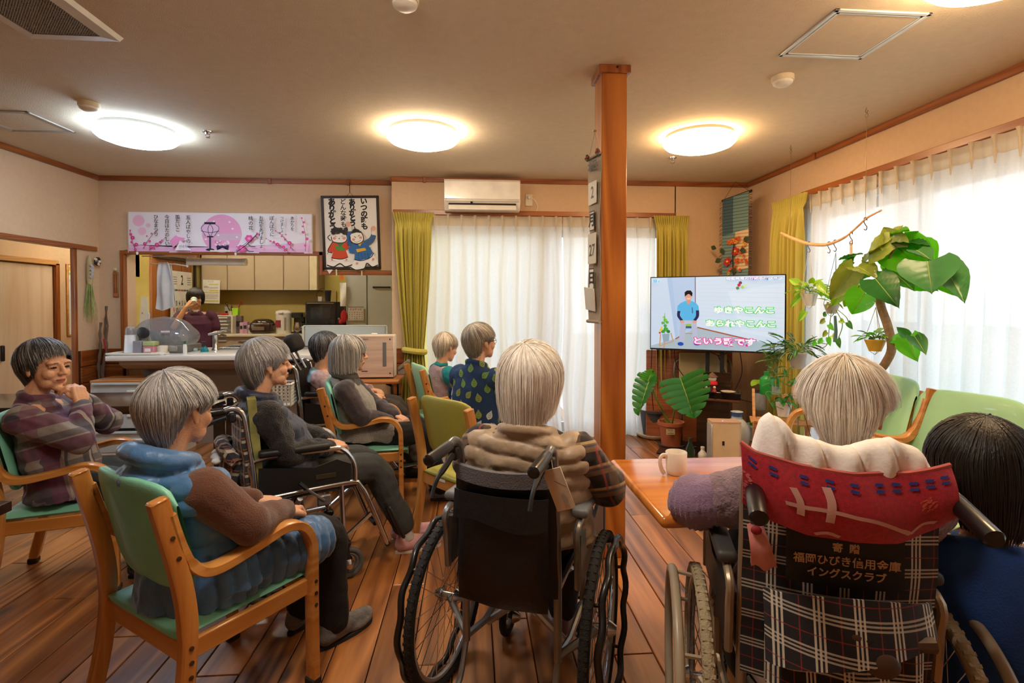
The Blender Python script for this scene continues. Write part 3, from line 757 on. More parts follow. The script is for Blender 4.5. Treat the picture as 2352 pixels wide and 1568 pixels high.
F.line([(252, 94), (274, 78), (300, 52)], 1.8, '241a2a'); F.line([(278, 74), (284, 80), (296, 82)], 1.6, '241a2a'); F.line([(272, 84), (280, 92), (292, 93)], 1.6, '241a2a')
sprig([(384, 90), (372, 70), (358, 54), (342, 42)], [(376, 72, 5), (366, 64, 3), (358, 56, 2.6), (354, 48, 2.4), (344, 43, 1.8), (368, 52, 1.8), (379, 84, 2.4)])
sprig([(372, 92), (352, 78), (336, 70), (322, 62)], [(362, 82, 4), (348, 76, 5), (340, 70, 3), (332, 68, 2.4), (322, 62, 1.6), (366, 90, 3.4)])
sprig([(414, 92), (415, 60), (410, 30), (405, 10)], [(406, 12, 2.4), (411, 22, 2.8), (408, 32, 2.4), (409, 46, 3.6), (418, 62, 4), (414, 78, 3)])
F.poly([(100, 70), (114, 56), (120, 60), (136, 63), (128, 72), (120, 74), (108, 86)], 'ec9ccd'); F.poly([(112, 92), (124, 68), (150, 92)], 'efe8f2'); F.text('선비하다', 134, 84, 9, '5a4a7a', sx=0.8)
for s_, x, a, e in (('あかりを', 384, 9, 44), ('つけましょ', 360, 9, 48), ('ぼんぼりに', 336, 9, 58), ('お花をあげましょ', 311, 9, 86), ('桃の花', 287, 9, 44), ('五人ばやしの', 143, 9, 76), ('笛たいこ', 119, 9, 49), ('今日はたのしい', 95, 9, 82), ('ひなまつり', 70, 9, 60)):
    F.col(s_, x, a, e, min(11, (e - a) / len(s_) * 1.12), '1c1a22', 0.012)
F.build('picture', t)
for x in (-0.004, 1.678):
    b = MB(); b.box((x, 0, -0.19), (0.01, 0.012, 0.385), bev=0.002); b.build('edge_batten', mat('pale_batten', 'cdb9a4', 0.6), t)
for x in (0.08, 0.97):
    b = MB(); b.lathe([(0.008, 0), (0.011, -0.01), (0.008, -0.026), (0.003, -0.03)], c=(x, -0.012, -0.375), n=12); b.build('clip', M_white, t)

# ---------------------------------------------------------------- framed brush painting
x0, x1, z0, z1 = -1.437, -0.895, 1.635, 2.335
t = empty('framed_picture', ((x0 + x1) / 2, YL - 0.085, z1), 0, 'dark framed brush painting of two chubby children under bold black Japanese calligraphy', 'picture')
t.rotation_euler = (R(3), R(-1.2), 0)
fw, fh = x1 - x0, z1 - z0
b = MB()
for s_ in (-1, 1): b.box((s_ * (fw / 2 - 0.012), 0, -fh / 2), (0.024, 0.022, fh), bev=0.003); b.box((0, 0, -fh / 2 + s_ * (fh / 2 - 0.012)), (fw, 0.022, 0.024), bev=0.003)
b.build('frame', wood('frame_dark', '3a2418', '22140c', 0.4, 5, axis=2), t)
b = MB(); b.box((0, 0.004, -fh / 2), (fw - 0.04, 0.006, fh - 0.04)); b.build('backing', mat('frame_back', '6a5a48', 0.9), t)
b = MB(); b.tube([(-0.03, 0.004, 0.0), (0, 0.006, 0.03), (0.03, 0.004, 0.0)], 0.0018, 6); b.tube([(0, 0.006, 0.03), (0, 0.008, 0.125)], 0.003, 6); b.build('hanging_cord', mat('black_cord', '1a1512', 0.8), t)
q = (fw - 0.04) / 82.0
F = Flat((-(fw - 0.04) / 2, -0.002, -0.02), (q, 0, 0), (0, 0, -q), (0, -1, 0))
F.rect(0, 0, 82, 108 * 1.0, 'e6dfd2')
for s_, x, a, e, sz, bo in (('いつの時も', 62, 1, 50, 11, 0.05), ('ありがとう', 44, 3, 44, 10.5, 0.06), ('どんな時も', 30, 2, 46, 9.5, 0.02), ('ありがとう', 13, 2, 50, 11.5, 0.06)):
    F.col(s_, x, a, e, sz, '1c1b1a', bo)
# left child: red kimono
F.line([(14, 74), (8, 84), (4, 88)], (6, 4), 'c04020'); F.line([(32, 74), (38, 82), (39, 90)], (6, 4), 'e3dccf'); F.line([(8, 84), (4, 90)], 4, 'e3dccf')
F.poly([(12, 96), (10, 112), (5, 118), (1, 110), (6, 94)], 'e8e1d5'); 
F.poly([(10, 90), (36, 90), (40, 104), (38, 106), (28, 106), (22, 102), (16, 106), (3, 106), (2, 104), (8, 96)], 'e9e2d6'); F.line([(2, 104), (12, 107), (22, 102), (30, 107), (41, 104)], (2, 1.6), '241d18')
F.poly([(12, 68), (34, 68), (38, 78), (32, 82), (35, 92), (24, 95), (9, 93), (12, 84), (4, 82)], 'c8451f'); F.line([(12, 68), (4, 82), (11, 85)], 1.2, '2a1a14'); F.line([(9, 93), (24, 95), (35, 92)], 1.2, '2a1a14')
F.poly([(15, 74), (26, 75), (32, 80), (26, 83), (17, 80)], '4d8a35'); F.poly([(20, 67), (24, 72), (27, 67), (29, 70), (24, 76), (18, 70)], '3a7a45')
F.ell(7.5, 61, 3, 4.4, 'e8e1d5'); F.ell(23, 62, 12.5, 7.6, 'ece5d9', 22)
F.line([(10.5, 60), (12, 67), (20, 69.6), (30, 69), (35, 63), (33, 56)], 1.3, '1c1712'); F.line([(9, 57), (5, 61), (9, 66)], 1.3, '1c1712')
F.ell(15, 62.5, 2.6, 2.2, 'e2927a'); F.ell(30, 62.5, 2.6, 2.2, 'e2927a'); F.ell(22.5, 63, 0.8, 1, '2a2018'); F.line([(16, 59), (19, 60)], 0.5, '2a2018'); F.line([(26, 60), (29, 59)], 0.5, '2a2018')
for i in range(26): F.ell(12 + 22 * rnd.random(), 47 + 8 * rnd.random(), 3.4, 2.4, rnd.choice(['2c231c', '3a2e24', '241c16']), 7)
# right child: blue kimono
F.line([(40, 74), (38, 60), (40, 52)], (8, 6), '2c5a8c'); F.line([(40, 52), (38, 42)], 5, 'e8e1d5'); F.ell(37.5, 41, 4, 4, 'dba58c'); F.line([(62, 72), (72, 66), (76, 58)], (10, 8), '3a5a80'); F.line([(76, 58), (76, 50)], 5, 'e8e1d5'); F.ell(76, 48, 3.6, 4, 'dba58c')
F.poly([(46, 90), (74, 88), (80, 98), (82, 104), (72, 108), (66, 102), (60, 110), (46, 112), (38, 110), (44, 100)], 'e9e2d6'); F.line([(38, 108), (48, 113), (60, 110), (64, 102), (72, 108), (81, 105)], (2, 1.6), '241d18')
F.poly([(44, 72), (64, 70), (70, 78), (74, 86), (68, 94), (52, 98), (45, 96), (46, 86), (38, 86), (36, 78)], '2a5f98'); F.line([(45, 96), (56, 98), (70, 93), (75, 86)], 1.2, '1a1a24')
for i in range(5): F.line([(46 + i * 5, 86), (47 + i * 5, 96)], 0.6, '163a66'); F.line([(46, 84 + i * 2.6), (72, 82 + i * 2.6)], 0.4, '4a86ba')
F.poly([(48, 80), (62, 78), (64, 82), (50, 85)], 'd8a628'); F.poly([(50, 70), (54, 76), (58, 70)], 'd0a838')
F.ell(50, 62, 10.5, 9, 'ece5d9', 22); F.line([(40, 60), (41, 68), (50, 72), (59, 68), (60, 60), (56, 52)], 1.3, '1c1712')
F.poly([(42, 56), (44, 50), (47, 48), (46, 42), (49, 48), (54, 50), (57, 55), (50, 54)], '241c16')
F.ell(45, 65, 2.4, 2, 'e2927a'); F.ell(56, 62, 2.4, 2, 'e2927a'); F.line([(46, 60), (49, 62)], 0.9, '2a2018'); F.line([(52, 60), (55, 58)], 0.9, '2a2018'); F.line([(46, 68), (51, 69), (56, 66)], 0.5, '2a2018')
F.ell(11, 96, 1.6, 1.6, 'd08a72'); F.ell(33, 96, 1.6, 1.6, 'd08a72'); F.ell(49, 102, 1.8, 1.8, 'd08a72'); F.ell(74, 96, 1.8, 2, 'd08a72')
F.build('artwork', t)
for x, lb in ((-1.305, 'wooden clothes peg under the framed picture, left one'), (-1.065, 'wooden clothes peg under the framed picture, right one')):
    t = empty('clothes_peg', (x, YL - 0.045, 1.605), 0, lb, 'clothes peg', 'clothes pegs on the hatch trim')
    b = MB(); b.box((0, -0.006, 0), (0.012, 0.007, 0.062), bev=0.002, rot=(R(6), 0, 0)); b.box((0, 0.006, 0), (0.012, 0.007, 0.062), bev=0.002, rot=(R(-6), 0, 0)); b.build('jaw', mat('peg_wood', 'd9c79a', 0.6), t)
    b = MB(); b.tube([(-0.008, 0, 0.005), (0.008, 0, 0.005)], 0.004, 8); b.build('spring', M_chrome, t)

# ---------------------------------------------------------------- air conditioner and socket
t = empty('air_conditioner', (0.094, YR, 2.165), 0, 'white wall-mounted air conditioner above the back window', 'air conditioner')
aw = 0.70
b = MB(); b.strip([(-aw / 2, 0, 0), (aw / 2, 0, 0)], 0.001, 0.001) if False else None
prof = [(0, 0.28), (0, 0.02), (-0.05, 0.0), (-0.13, 0.005), (-0.195, 0.07), (-0.205, 0.09), (-0.205, 0.265), (-0.19, 0.28)]
b.prism([(y, z) for y, z in prof], -aw / 2, aw / 2, 'yz'); b.build('housing', mat('ac_white', 'ebe4d6', 0.35), t)
b = MB(); b.box((0, -0.209, 0.18), (aw - 0.004, 0.008, 0.165), bev=0.004); b.build('front_panel', mat('ac_white_gloss', 'f1ebdf', 0.25, coat=0.4), t)
b = MB(); b.box((0.0, -0.207, 0.087), (aw - 0.03, 0.006, 0.022), bev=0.002); b.build('trim_band', mat('ac_grey', 'c9c2b6', 0.4), t)
b = MB(); b.box((0, -0.17, 0.05), (aw - 0.08, 0.05, 0.035), rot=(R(-35), 0, 0)); b.build('outlet_slot', mat('ac_dark', '2b2420', 0.7), t)
b = MB(); b.box((0, -0.205, 0.028), (aw - 0.08, 0.075, 0.007), rot=(R(52), 0, 0), bev=0.003); b.build('louver', mat('ac_white', 'ebe4d6', 0.35), t)
b = MB(); b.box((-0.1, -0.175, 0.055), (0.02, 0.06, 0.012), rot=(R(-35), 0, 0)); b.build('vane', M_black, t)
t = empty('wall_socket', (0.545, YR, 2.30), 0, 'cream power socket with plugged cord right of the air conditioner', 'socket')
b = MB(); b.box((0, -0.006, 0), (0.07, 0.012, 0.115), bev=0.004); b.build('cover_plate', mat('socket_cream', 'e6dcc8', 0.4), t)
b = MB(); b.box((0.0, -0.024, 0.022), (0.03, 0.03, 0.03), bev=0.006); b.build('plug', M_white, t)
b = MB(); b.tube(spline([(0.014, -0.025, 0.02), (0.05, -0.03, 0.0), (0.085, -0.012, -0.06), (0.06, -0.01, -0.12), (0.0, -0.012, -0.14), (-0.06, -0.012, -0.11), (-0.1, -0.02, -0.12)], 6), 0.0035, 6); b.tube(spline([(0.06, -0.012, -0.12), (0.1, -0.012, -0.14), (0.14, -0.012, -0.13)], 4), 0.003, 6); b.build('cord', M_white, t)

# ---------------------------------------------------------------- woven hanging scroll across the corner
a = AY(1662, 457, 4.86); c = AY(1722, 443, 4.62)
t = empty('wall_hanging', (0, 0, 0), 0, 'blue-green striped woven wall hanging with red and orange flowers in the corner', 'wall hanging')
A_, C_ = Vector(a), Vector(c); zt = (A_.z + C_.z) / 2; A_.z = zt - 0.02; C_.z = zt + 0.02
ax = (C_ - A_).normalized(); nrm = Vector((ax.y, -ax.x, 0)).normalized(); ln = (C_ - A_).length
if nrm.y > 0: nrm = -nrm
b = MB(); b.tube([A_ - ax * 0.015, C_ + ax * 0.02], 0.012, 8); b.build('rod', mat('rod_dark', '2a1a12', 0.6), t)
b = MB(); pk = AY(1689, 409, 4.93); b.tube([A_, Vector((pk.x, pk.y, 2.49)), C_], 0.002, 5); b.build('hanging_cord', mat('cord_brown', '4a3018', 0.8), t)
M_weave = [plaid('weave_a', '3f5c66', [(0.03, 0.006, 0, '1d2a30', 2, 0.8)]), plaid('weave_b', '6d8a86', [(0.03, 0.006, 0, '2a3a3c', 2, 0.8)]), plaid('weave_c', 'd9bd94', [(0.03, 0.006, 0, '7a5a40', 2, 0.7)])]
b = MB(); Lh = 1.0
for (u0, u1, v0, v1, k) in ((0.0, 0.42, 0.0, 0.34, 0), (0.42, 1.0, 0, 0.34, 1), (0.0, 0.5, 0.34, 1, 1), (0.5, 1.0, 0.34, 0.7, 2), (0.5, 1, 0.7, 1, 1)):
    b.k = k
    b.grid(lambda u, v: A_ + ax * (ln * (u0 + (u1 - u0) * u)) + nrm * (0.014 + 0.003 * math.sin(9 * (v0 + (v1 - v0) * v))) + Vector((0, 0, -Lh * (v0 + (v1 - v0) * (1 - v)))), 3, 14, thick=0.002)
b.build('cloth', M_weave, t)
b = MB(); rnd.seed(5)
for i in range(62):
    for s_, e in ((A_, -1), (C_, 1)):
        z = -Lh * i / 62 - 0.01; P = s_ + nrm * 0.014 + Vector((0, 0, z)); j = rnd.uniform(-0.01, 0.01)
        b.tube([P, P + ax * (e * 0.018) + Vector((0, 0, j)), P + ax * (e * 0.034) + Vector((0, 0, j - 0.008))], 0.0018, 4)
b.build('fringe', mat('fringe_brown', '3a2a20', 0.8), t, kind='stuff')
def petal_flower(b, c, n_, r_, k, kc):
    ex = ax; ez = Vector((0, 0, 1))
    for i in range(n_):
        a_ = 2 * PI * i / n_ + 0.3; d = ex * math.cos(a_) + ez * math.sin(a_); s_ = nrm.cross(d)
        b.add([c, c + d * r_ * 0.55 + s_ * r_ * 0.32 + nrm * 0.006, c + d * r_ + nrm * 0.002, c + d * r_ * 0.55 - s_ * r_ * 0.32 + nrm * 0.006], [(0, 1, 2, 3)], k)
    b.ball(c + nrm * 0.004, r_ * 0.22, k=kc, u=8, v=6)
mats_f = [mat('petal_red', 'b51a14', 0.6), mat('petal_yellow', 'e8c23c', 0.6), mat('petal_orange', 'd8651c', 0.6), mat('silk_leaf', '2f4020', 0.7), mat('stem_dark', '241a14', 0.7)]
cn = lambda u, z: A_ + ax * (ln * u) + nrm * 0.03 + Vector((0, 0, z))
b = MB(); petal_flower(b, cn(0.25, -0.60), 6, 0.05, 0, 1); petal_flower(b, cn(0.55, -0.52), 6, 0.048, 0, 1); b.build('flower', mats_f, t, smooth=0)
b = MB(); rnd.seed(8)
for i in range(46):
    u = rnd.uniform(0.3, 1.0); z = rnd.uniform(-0.38, -0.72) if u > 0.45 else rnd.uniform(-0.66, -0.86)
    if rnd.random() < 0.3: u = rnd.uniform(0.2, 0.7); z = rnd.uniform(-0.4, -0.44)
    petal_flower(b, cn(u, z), 5, 0.02, 2 if rnd.random() < 0.7 else 1, 0)
b.build('small_blossoms', mats_f, t, smooth=0, kind='stuff')
for (u, z, a_) in ((-0.2, -0.45, 2.6), (0.1, -0.52, 2.0), (0.85, -0.45, 0.4), (0.72, -0.52, -0.3), (0.5, -0.66, -1.5), (0.0, -0.56, 3.4)):
    b = MB(); c = cn(u, z); d = ax * math.cos(a_) + Vector((0, 0, math.sin(a_))); s_ = nrm.cross(d)
    b.grid(lambda p, w_: c + d * (0.07 * w_) + s_ * (0.05 * (p - 0.5) * math.sin(PI * min(0.98, w_ + 0.02))) + nrm * (0.006 * math.sin(PI * w_)), 3, 6, thick=0.001); b.build('leaf', mats_f[3], t)
b = MB(); b.tube(spline([cn(0.5, -0.45), cn(0.45, -0.6), cn(0.5, -0.8), cn(0.42, -0.92)], 5), 0.006, 6); b.tube(spline([cn(0.42, -0.86), cn(0.3, -0.93), cn(0.34, -1.0)], 4), 0.004, 5); b.build('stem', mats_f[4], t)

# ---------------------------------------------------------------- small things on the left pier
p = AX(210, 573, XL)
t = empty('straw_ornament', (XL + 0.04, 5.02, 1.72), 0, 'bundle of dried green straw with white paper twist hanging on the left pier', 'straw ornament')
b = MB(); rnd.seed(2)
for i in range(70):
    a_ = rnd.uniform(0, 2 * PI); r0 = rnd.random() * 0.014; r1 = rnd.uniform(0.01, 0.06) 
    b.tube([(r0 * math.cos(a_), r0 * math.sin(a_), 0.0), (r0 * 1.2 * math.cos(a_), r0 * 1.2 * math.sin(a_), -0.2), (r1 * math.cos(a_), r1 * math.sin(a_), -rnd.uniform(0.48, 0.60))], [0.0022, 0.002, 0.0008], 4, cap=False)
b.build('straw', mat('green_straw', '9aa35a', 0.8, var=0.3, scale=30), t, kind='stuff')
b = MB(); b.tube([(0, 0, 0.02), (0, 0, -0.05), (0, 0, -0.18), (0, 0, -0.24)], [0.012, 0.022, 0.026, 0.02], 12); b.build('binding', mat('straw_binding', 'b9a878', 0.8, bump=0.5, bscale=120), t)
b = MB()
for i in range(7):
    z = -0.07 - 0.018 * i; s_ = 1 if i % 2 else -1
    b.box((0.028, -0.01 + s_ * 0.008, z), (0.004, 0.03, 0.022), rot=(R(30 * s_), R(15), 0))
b.build('paper_twist', mat('foil_paper', 'd5d8e0', 0.35, 0.3), t)
t = empty('woven_charm', (XL + 0.035, 5.13, 1.695), 0, 'small black and white woven charm beside the straw ornament', 'ornament')
b = MB()
for i in range(5):
    a_ = i * 1.257; b.ball((0, 0.03 * math.cos(a_), 0.028 * math.sin(a_)), (0.012, 0.017, 0.014), k=i % 2)
b.tube([(0, 0.04 * math.cos(i * 0.628), 0.036 * math.sin(i * 0.628)) for i in range(10)], 0.005, 6, closed=True, k=1)
b.build('weave', [mat('charm_cream', 'd9cdb8', 0.7), mat('charm_black', '26221f', 0.7)], t)
t = empty('wooden_tally', (-3.345, YL - 0.012, 1.575), 0, 'small perforated wooden calendar board hanging left of the kitchen hatch', 'wooden board')
b = MB(); b.box((0, 0, -0.09), (0.05, 0.014, 0.235), bev=0.006); b.build('board', wood('tally_wood', 'c07c48', 'a0622e', 0.5, 6, axis=2), t)
b = MB()
for i in range(13):
    for j in range(2): b.box((-0.008 + j * 0.02, -0.0078, 0.0 - i * 0.014), (0.011, 0.002, 0.006))
b.build('slots', mat('slot_dark', '5a3018', 0.8), t)
b = MB(); b.ball((0.002, -0.01, 0.05), 0.013, k=0); b.ball((0.006, -0.018, 0.054), 0.007, k=1); b.build('peg', [M_white, mat('peg_yellow', 'e6cf2a', 0.5)], t)
t = empty('driftwood_sticks', (-3.405, 5.05, 0), 0, 'two tall dry branches leaning in the corner left of the kitchen hatch', 'branches')
for j, (dx, h_, ph) in enumerate(((-0.015, 1.13, 0), (0.03, 1.28, 2))):
    b = MB(); n_ = 14; rnd.seed(j + 3)
    b.tube(spline([(dx + 0.014 * math.sin(i * 1.3 + ph), 0.02 * math.cos(i * 0.9 + ph) + 0.04 * i / n_, h_ * i / n_) for i in range(n_ + 1)], 3), [0.021 - 0.012 * i / (3 * n_) + 0.003 * math.sin(i * 1.7) for i in range(3 * n_ + 1)], 8)
    if j: b.tube([(0.03, 0.04, 0.95), (0.055, 0.03, 1.1), (0.045, 0.03, 1.2)], [0.01, 0.008, 0.003], 6)
    b.build('branch', mat('bark_grey', '6b5644', 0.9, var=0.3, scale=25, bump=0.9, bscale=60, stretch=(1, 1, 0.2)), t)
b = MB(); b.tube([(0.04, 0.0, 0.98), (0.055, -0.01, 0.93), (0.06, -0.01, 0.86)], [0.008, 0.009, 0.003], 6); b.build('red_tassel', mat('tassel_red', 'a01c24', 0.7), t)
# poster in the corridor
t = empty('notice_board', (-4.79, 6.78, 1.35), 0, 'white notice board with coloured stickers on the corridor wall seen through the left doorway', 'notice board')
b = MB(); b.box((0, 0, 0), (0.02, 0.42, 0.86), bev=0.004); b.build('frame', wood('pale_trim', 'd8a468', 'c08a50', 0.45, 3, axis=1), t)
F = Flat((0.0115, 0.19, 0.41), (0, -0.0038, 0), (0, 0, -0.0082), (1, 0, 0))
F = Flat((0.0115, -0.19, 0.41), (0, 0.0038, 0), (0, 0, -0.0082), (1, 0, 0))
F.rect(0, 0, 100, 100, 'e3e8ea'); F.rect(0, 2, 100, 8, 'e3c44a'); F.rect(0, 10, 70, 14, 'b8d06a'); F.rect(0, 20, 100, 24, 'c9d6e0')
for x, y, c in ((30, 62, 'b03050'), (50, 58, '3050a0'), (60, 70, '207050'), (20, 75, '303030'), (70, 62, '303030'), (40, 40, '60a060'), (12, 78, '303040'), (80, 80, '303040')): F.ell(x, y, 5, 2, c, 8)
F.build('sheet', t)
# ================================================================ serving counter
M_lam = mat('counter_white', 'e3ddd2', 0.3, var=0.02, coat=0.2)
M_taupe = mat('counter_taupe', '9a8878', 0.55, var=0.03)
CZ = 0.85
t = empty('serving_counter', (-2.1, 5.2, 0), 0, 'long serving counter with white top and taupe curved front below the kitchen hatch', 'counter')
b = MB(); b.box((0.0, 0.0, CZ - 0.022), (2.12, 0.90, 0.044), bev=0.006, seg=2); b.build('worktop', M_lam, t)
b = MB(); b.prism([(-0.40, CZ - 0.045), (0.42, CZ - 0.045), (0.42, CZ - 0.15), (-0.14, CZ - 0.15), (-0.24, CZ - 0.145), (-0.33, CZ - 0.12), (-0.39, CZ - 0.08)], -0.98, 1.04, 'yz'); b.build('corbel', M_taupe, t)
b = MB(); b.box((0.05, -0.03, 0.35), (1.98, 0.2, 0.70)); b.build('front_panel', mat('counter_panel', '8d7b6b', 0.6, var=0.04), t)
b = MB(); b.box((0.05, -0.138, 0.705), (1.98, 0.016, 0.012)); b.build('panel_rail', mat('panel_line', '5c4c40', 0.7), t)  # thin darker rail where the corbel meets the front panel
t = empty('kitchen_sink', (-2.05, 5.36, CZ), 0, 'stainless kitchen sink rim set into the serving counter beside the tap', 'sink')
b = MB(); b.box((0, 0, 0.012), (0.95, 0.02, 0.022), bev=0.003); b.box((0, 0.3, 0.012), (0.95, 0.02, 0.022), bev=0.003); b.box((-0.47, 0.15, 0.008), (0.02, 0.3, 0.014)); b.box((0.47, 0.15, 0.008), (0.02, 0.3, 0.014)); b.build('rim', M_chrome, t, kind=None)
b = MB(); b.box((0, 0.15, 0.003), (0.9, 0.28, 0.004)); b.build('basin', mat('basin_dark', '55565a', 0.3, 0.8), t)
t = empty('kitchen_tap', tuple(AY(495, 806, 5.3)), 0, 'chrome kitchen tap with a lever spout on the serving counter', 'tap'); t.location.z = CZ
b = MB(); b.lathe([(0.034, 0), (0.032, 0.012), (0.026, 0.02), (0.026, 0.14), (0.03, 0.15)], n=20); b.build('column', M_chrome, t)
b = MB(); b.strip([(-0.06, 0, 0.155), (0.0, 0, 0.165), (0.07, 0, 0.185), (0.11, 0, 0.20)], [0.04, 0.055, 0.04, 0.02], [0.02, 0.03, 0.016, 0.008], bev=0.3); b.build('lever', mat('tap_light', 'd6dadd', 0.25, 0.7), t)
b = MB(); b.tube([(0.0, 0.0, 0.13), (0.02, 0.08, 0.15), (0.02, 0.16, 0.13)], 0.014, 10); b.build('spout', M_chrome, t)
t = empty('splash_guard', (-1.35, 5.6, CZ), 0, 'low frosted white splash guard panel standing on the counter in front of the fridge', 'screen')
b = MB(); b.box((0.02, 0, 0.115), (0.82, 0.008, 0.20)); b.build('panel', mat('frosted_panel', 'c3cdca', 0.35, var=0.02), t)
b = MB(); b.box((0.02, 0, 0.222), (0.86, 0.02, 0.014), bev=0.003); b.box((-0.41, 0, 0.11), (0.018, 0.02, 0.22), bev=0.003); b.box((0.45, 0, 0.11), (0.018, 0.02, 0.22), bev=0.003); b.build('frame', mat('pale_frame', 'dcdcd4', 0.4), t)
t = empty('tape_dispenser', (-1.52, 5.55, CZ + 0.12), 0, 'small cream tab stuck on the splash guard', 'clip')
b = MB(); b.box((0, 0.03, 0.02), (0.022, 0.012, 0.045), bev=0.004); b.build('tab', mat('cream_tab', 'e6d8a0', 0.6), t)

# things standing on the counter -------------------------------------------
def on_counter(name, px, y, label, cat, group=None):
    p = AY(px, 812, y); return empty(name, (p.x, p.y, CZ), 0, label, cat, group)
t = empty('serving_tray', (AY(318, 815, 4.9).x, 4.93, CZ), 0, 'white serving tray near the left end of the counter', 'tray')
b = MB(); b.box((0, 0, 0.006), (0.42, 0.26, 0.008), bev=0.003); b.build('base', M_lam, t)
b = MB()
for s_ in (-1, 1): b.box((s_ * 0.208, 0, 0.014), (0.012, 0.27, 0.016), bev=0.004); b.box((0, s_ * 0.13, 0.014), (0.42, 0.012, 0.016), bev=0.004)
b.build('rim', M_lam, t)
t = on_counter('bottle_steriliser', 300, 4.98, 'white round appliance with clear domed lid at the left end of the counter', 'appliance')
t.location.z = CZ + 0.012
b = MB(); b.lathe([(0.052, 0), (0.05, 0.02), (0.044, 0.15), (0.043, 0.16)], n=28); b.build('body', mat('gloss_white', 'eef0f2', 0.2, coat=0.3), t)
M_clear = mat('clear_plastic', 'd4d8da', 0.12, alpha=0.35, spec=0.8); M_smoke = mat('smoked_dome', '9aa0a6', 0.08, alpha=0.45, spec=0.9, coat=0.5)
b = MB(); b.lathe([(0.042, 0.16), (0.042, 0.20), (0.034, 0.225), (0.018, 0.238), (0.003, 0.24)], n=28); b.build('lid', M_clear, t)
b = MB(); b.lathe([(0.012, 0.16), (0.016, 0.2), (0.01, 0.22)], n=10, c=(-0.012, 0, 0)); b.lathe([(0.01, 0.16), (0.013, 0.19), (0.008, 0.215)], n=10, c=(0.018, 0.008, 0)); b.build('contents', mat('brown_goods', '6a4a38', 0.6), t)
t = on_counter('food_pouch', 328, 5.05, 'gold and cream food pouch standing behind the plastic box', 'pouch')
b = MB(); b.grid(lambda u, v: Vector(((u - 0.5) * 0.115, -0.025 * math.sin(PI * u) * (1 - v) - 0.002, 0.005 + v * 0.17)), 9, 8, thick=0.004)
b.grid(lambda u, v: Vector(((u - 0.5) * 0.115, 0.012 * math.sin(PI * u) * (1 - v) + 0.006, 0.005 + v * 0.17)), 9, 8, thick=0.002); b.build('pouch', mat('pouch_gold', 'd6cc8e', 0.4, var=0.15, scale=20), t)
F = Flat((-0.04, -0.034, 0.16), (0.0008, 0, 0), (0, 0.00025, -0.0016), (0, -1, 0)); F.rect(30, 8, 60, 28, '3a4a20'); F.rect(20, 40, 70, 48, 'c8b040'); F.rect(32, 55, 58, 70, '50602a'); F.build('print', t)
t = on_counter('storage_box', 322, 4.92, 'grey translucent plastic box beside the pink-and-green box', 'box'); t.location.z = CZ + 0.012
b = MB(); b.box((0, 0, 0.055), (0.075, 0.09, 0.11), bev=0.006); b.build('body', mat('grey_box', '9c98a0', 0.4, alpha=0.8), t)
t = on_counter('sweet_box', 347, 4.90, 'small plastic box with green lid and pink contents on the tray', 'box'); t.location.z = CZ + 0.012
b = MB(); b.box((0, 0, 0.032), (0.095, 0.08, 0.062), bev=0.005); b.build('body', mat('box_pink', 'c9848c', 0.4), t)
b = MB(); b.box((0, 0, 0.085), (0.098, 0.083, 0.042), bev=0.007); b.build('lid', mat('box_green', 'b9c98a', 0.3, alpha=0.85), t)
b = MB(); b.box((-0.005, -0.042, 0.03), (0.05, 0.002, 0.03)); b.build('sticker', M_white, t)
t = on_counter('dish_sponge_pack', 363, 4.86, 'flat white plastic pack lying on the counter', 'packet')
b = MB(); b.grid(lambda u, v: Vector(((u - 0.5) * 0.16, (v - 0.5) * 0.09, 0.012 + 0.012 * math.sin(PI * u) * math.sin(PI * v) + 0.004 * math.sin(20 * u + 9 * v))), 14, 9, thick=0.01); b.build('pack', mat('film_white', 'e4dfd6', 0.3), t)
t = on_counter('paper_cup', 373, 4.93, 'white cup standing in front of the dish dryer', 'cup')
b = MB(); b.lathe([(0.030, 0), (0.04, 0.012), (0.043, 0.05), (0.044, 0.075), (0.041, 0.075), (0.036, 0.015), (0.003, 0.01)], n=28); b.build('cup', mat('cream_cup', 'e7dfcb', 0.4), t)
t = on_counter('glue_bottle', 425, 4.92, 'small white squeeze bottle with a dark green cap', 'bottle')
b = MB(); b.lathe([(0.016, 0), (0.018, 0.01), (0.018, 0.06), (0.014, 0.085), (0.010, 0.09)], n=18, sy=0.7); b.build('body', M_white, t)
b = MB(); b.lathe([(0.011, 0.09), (0.011, 0.112), (0.009, 0.118)], n=14); b.build('cap', mat('cap_green', '1c5c40', 0.4), t)
t = on_counter('toothpaste_tube', 440, 5.2, 'pale blue and white tube lying beside the sink', 'tube')
b = MB(); b.tube([(-0.05, 0, 0.015), (0.0, 0, 0.015), (0.05, 0, 0.015)], [0.006, 0.014, 0.014], 10); b.build('tube', mat('tube_blue', 'b9cfd0', 0.4), t)
t = on_counter('soap_dispenser', 470, 5.12, 'teal soap dispenser with black pump on the counter', 'soap dispenser')
b = MB(); b.lathe([(0.034, 0), (0.036, 0.01), (0.03, 0.03), (0.018, 0.045), (0.016, 0.05)], n=20, sy=0.7); b.build('bottle', mat('teal_plastic', '0e7f86', 0.25), t)
b = MB(); b.lathe([(0.014, 0.05), (0.012, 0.06), (0.005, 0.065), (0.005, 0.09)], n=12); b.tube([(0.012, 0, 0.09), (-0.005, 0, 0.094), (-0.028, 0, 0.09)], 0.006, 8); b.build('pump', M_black, t)
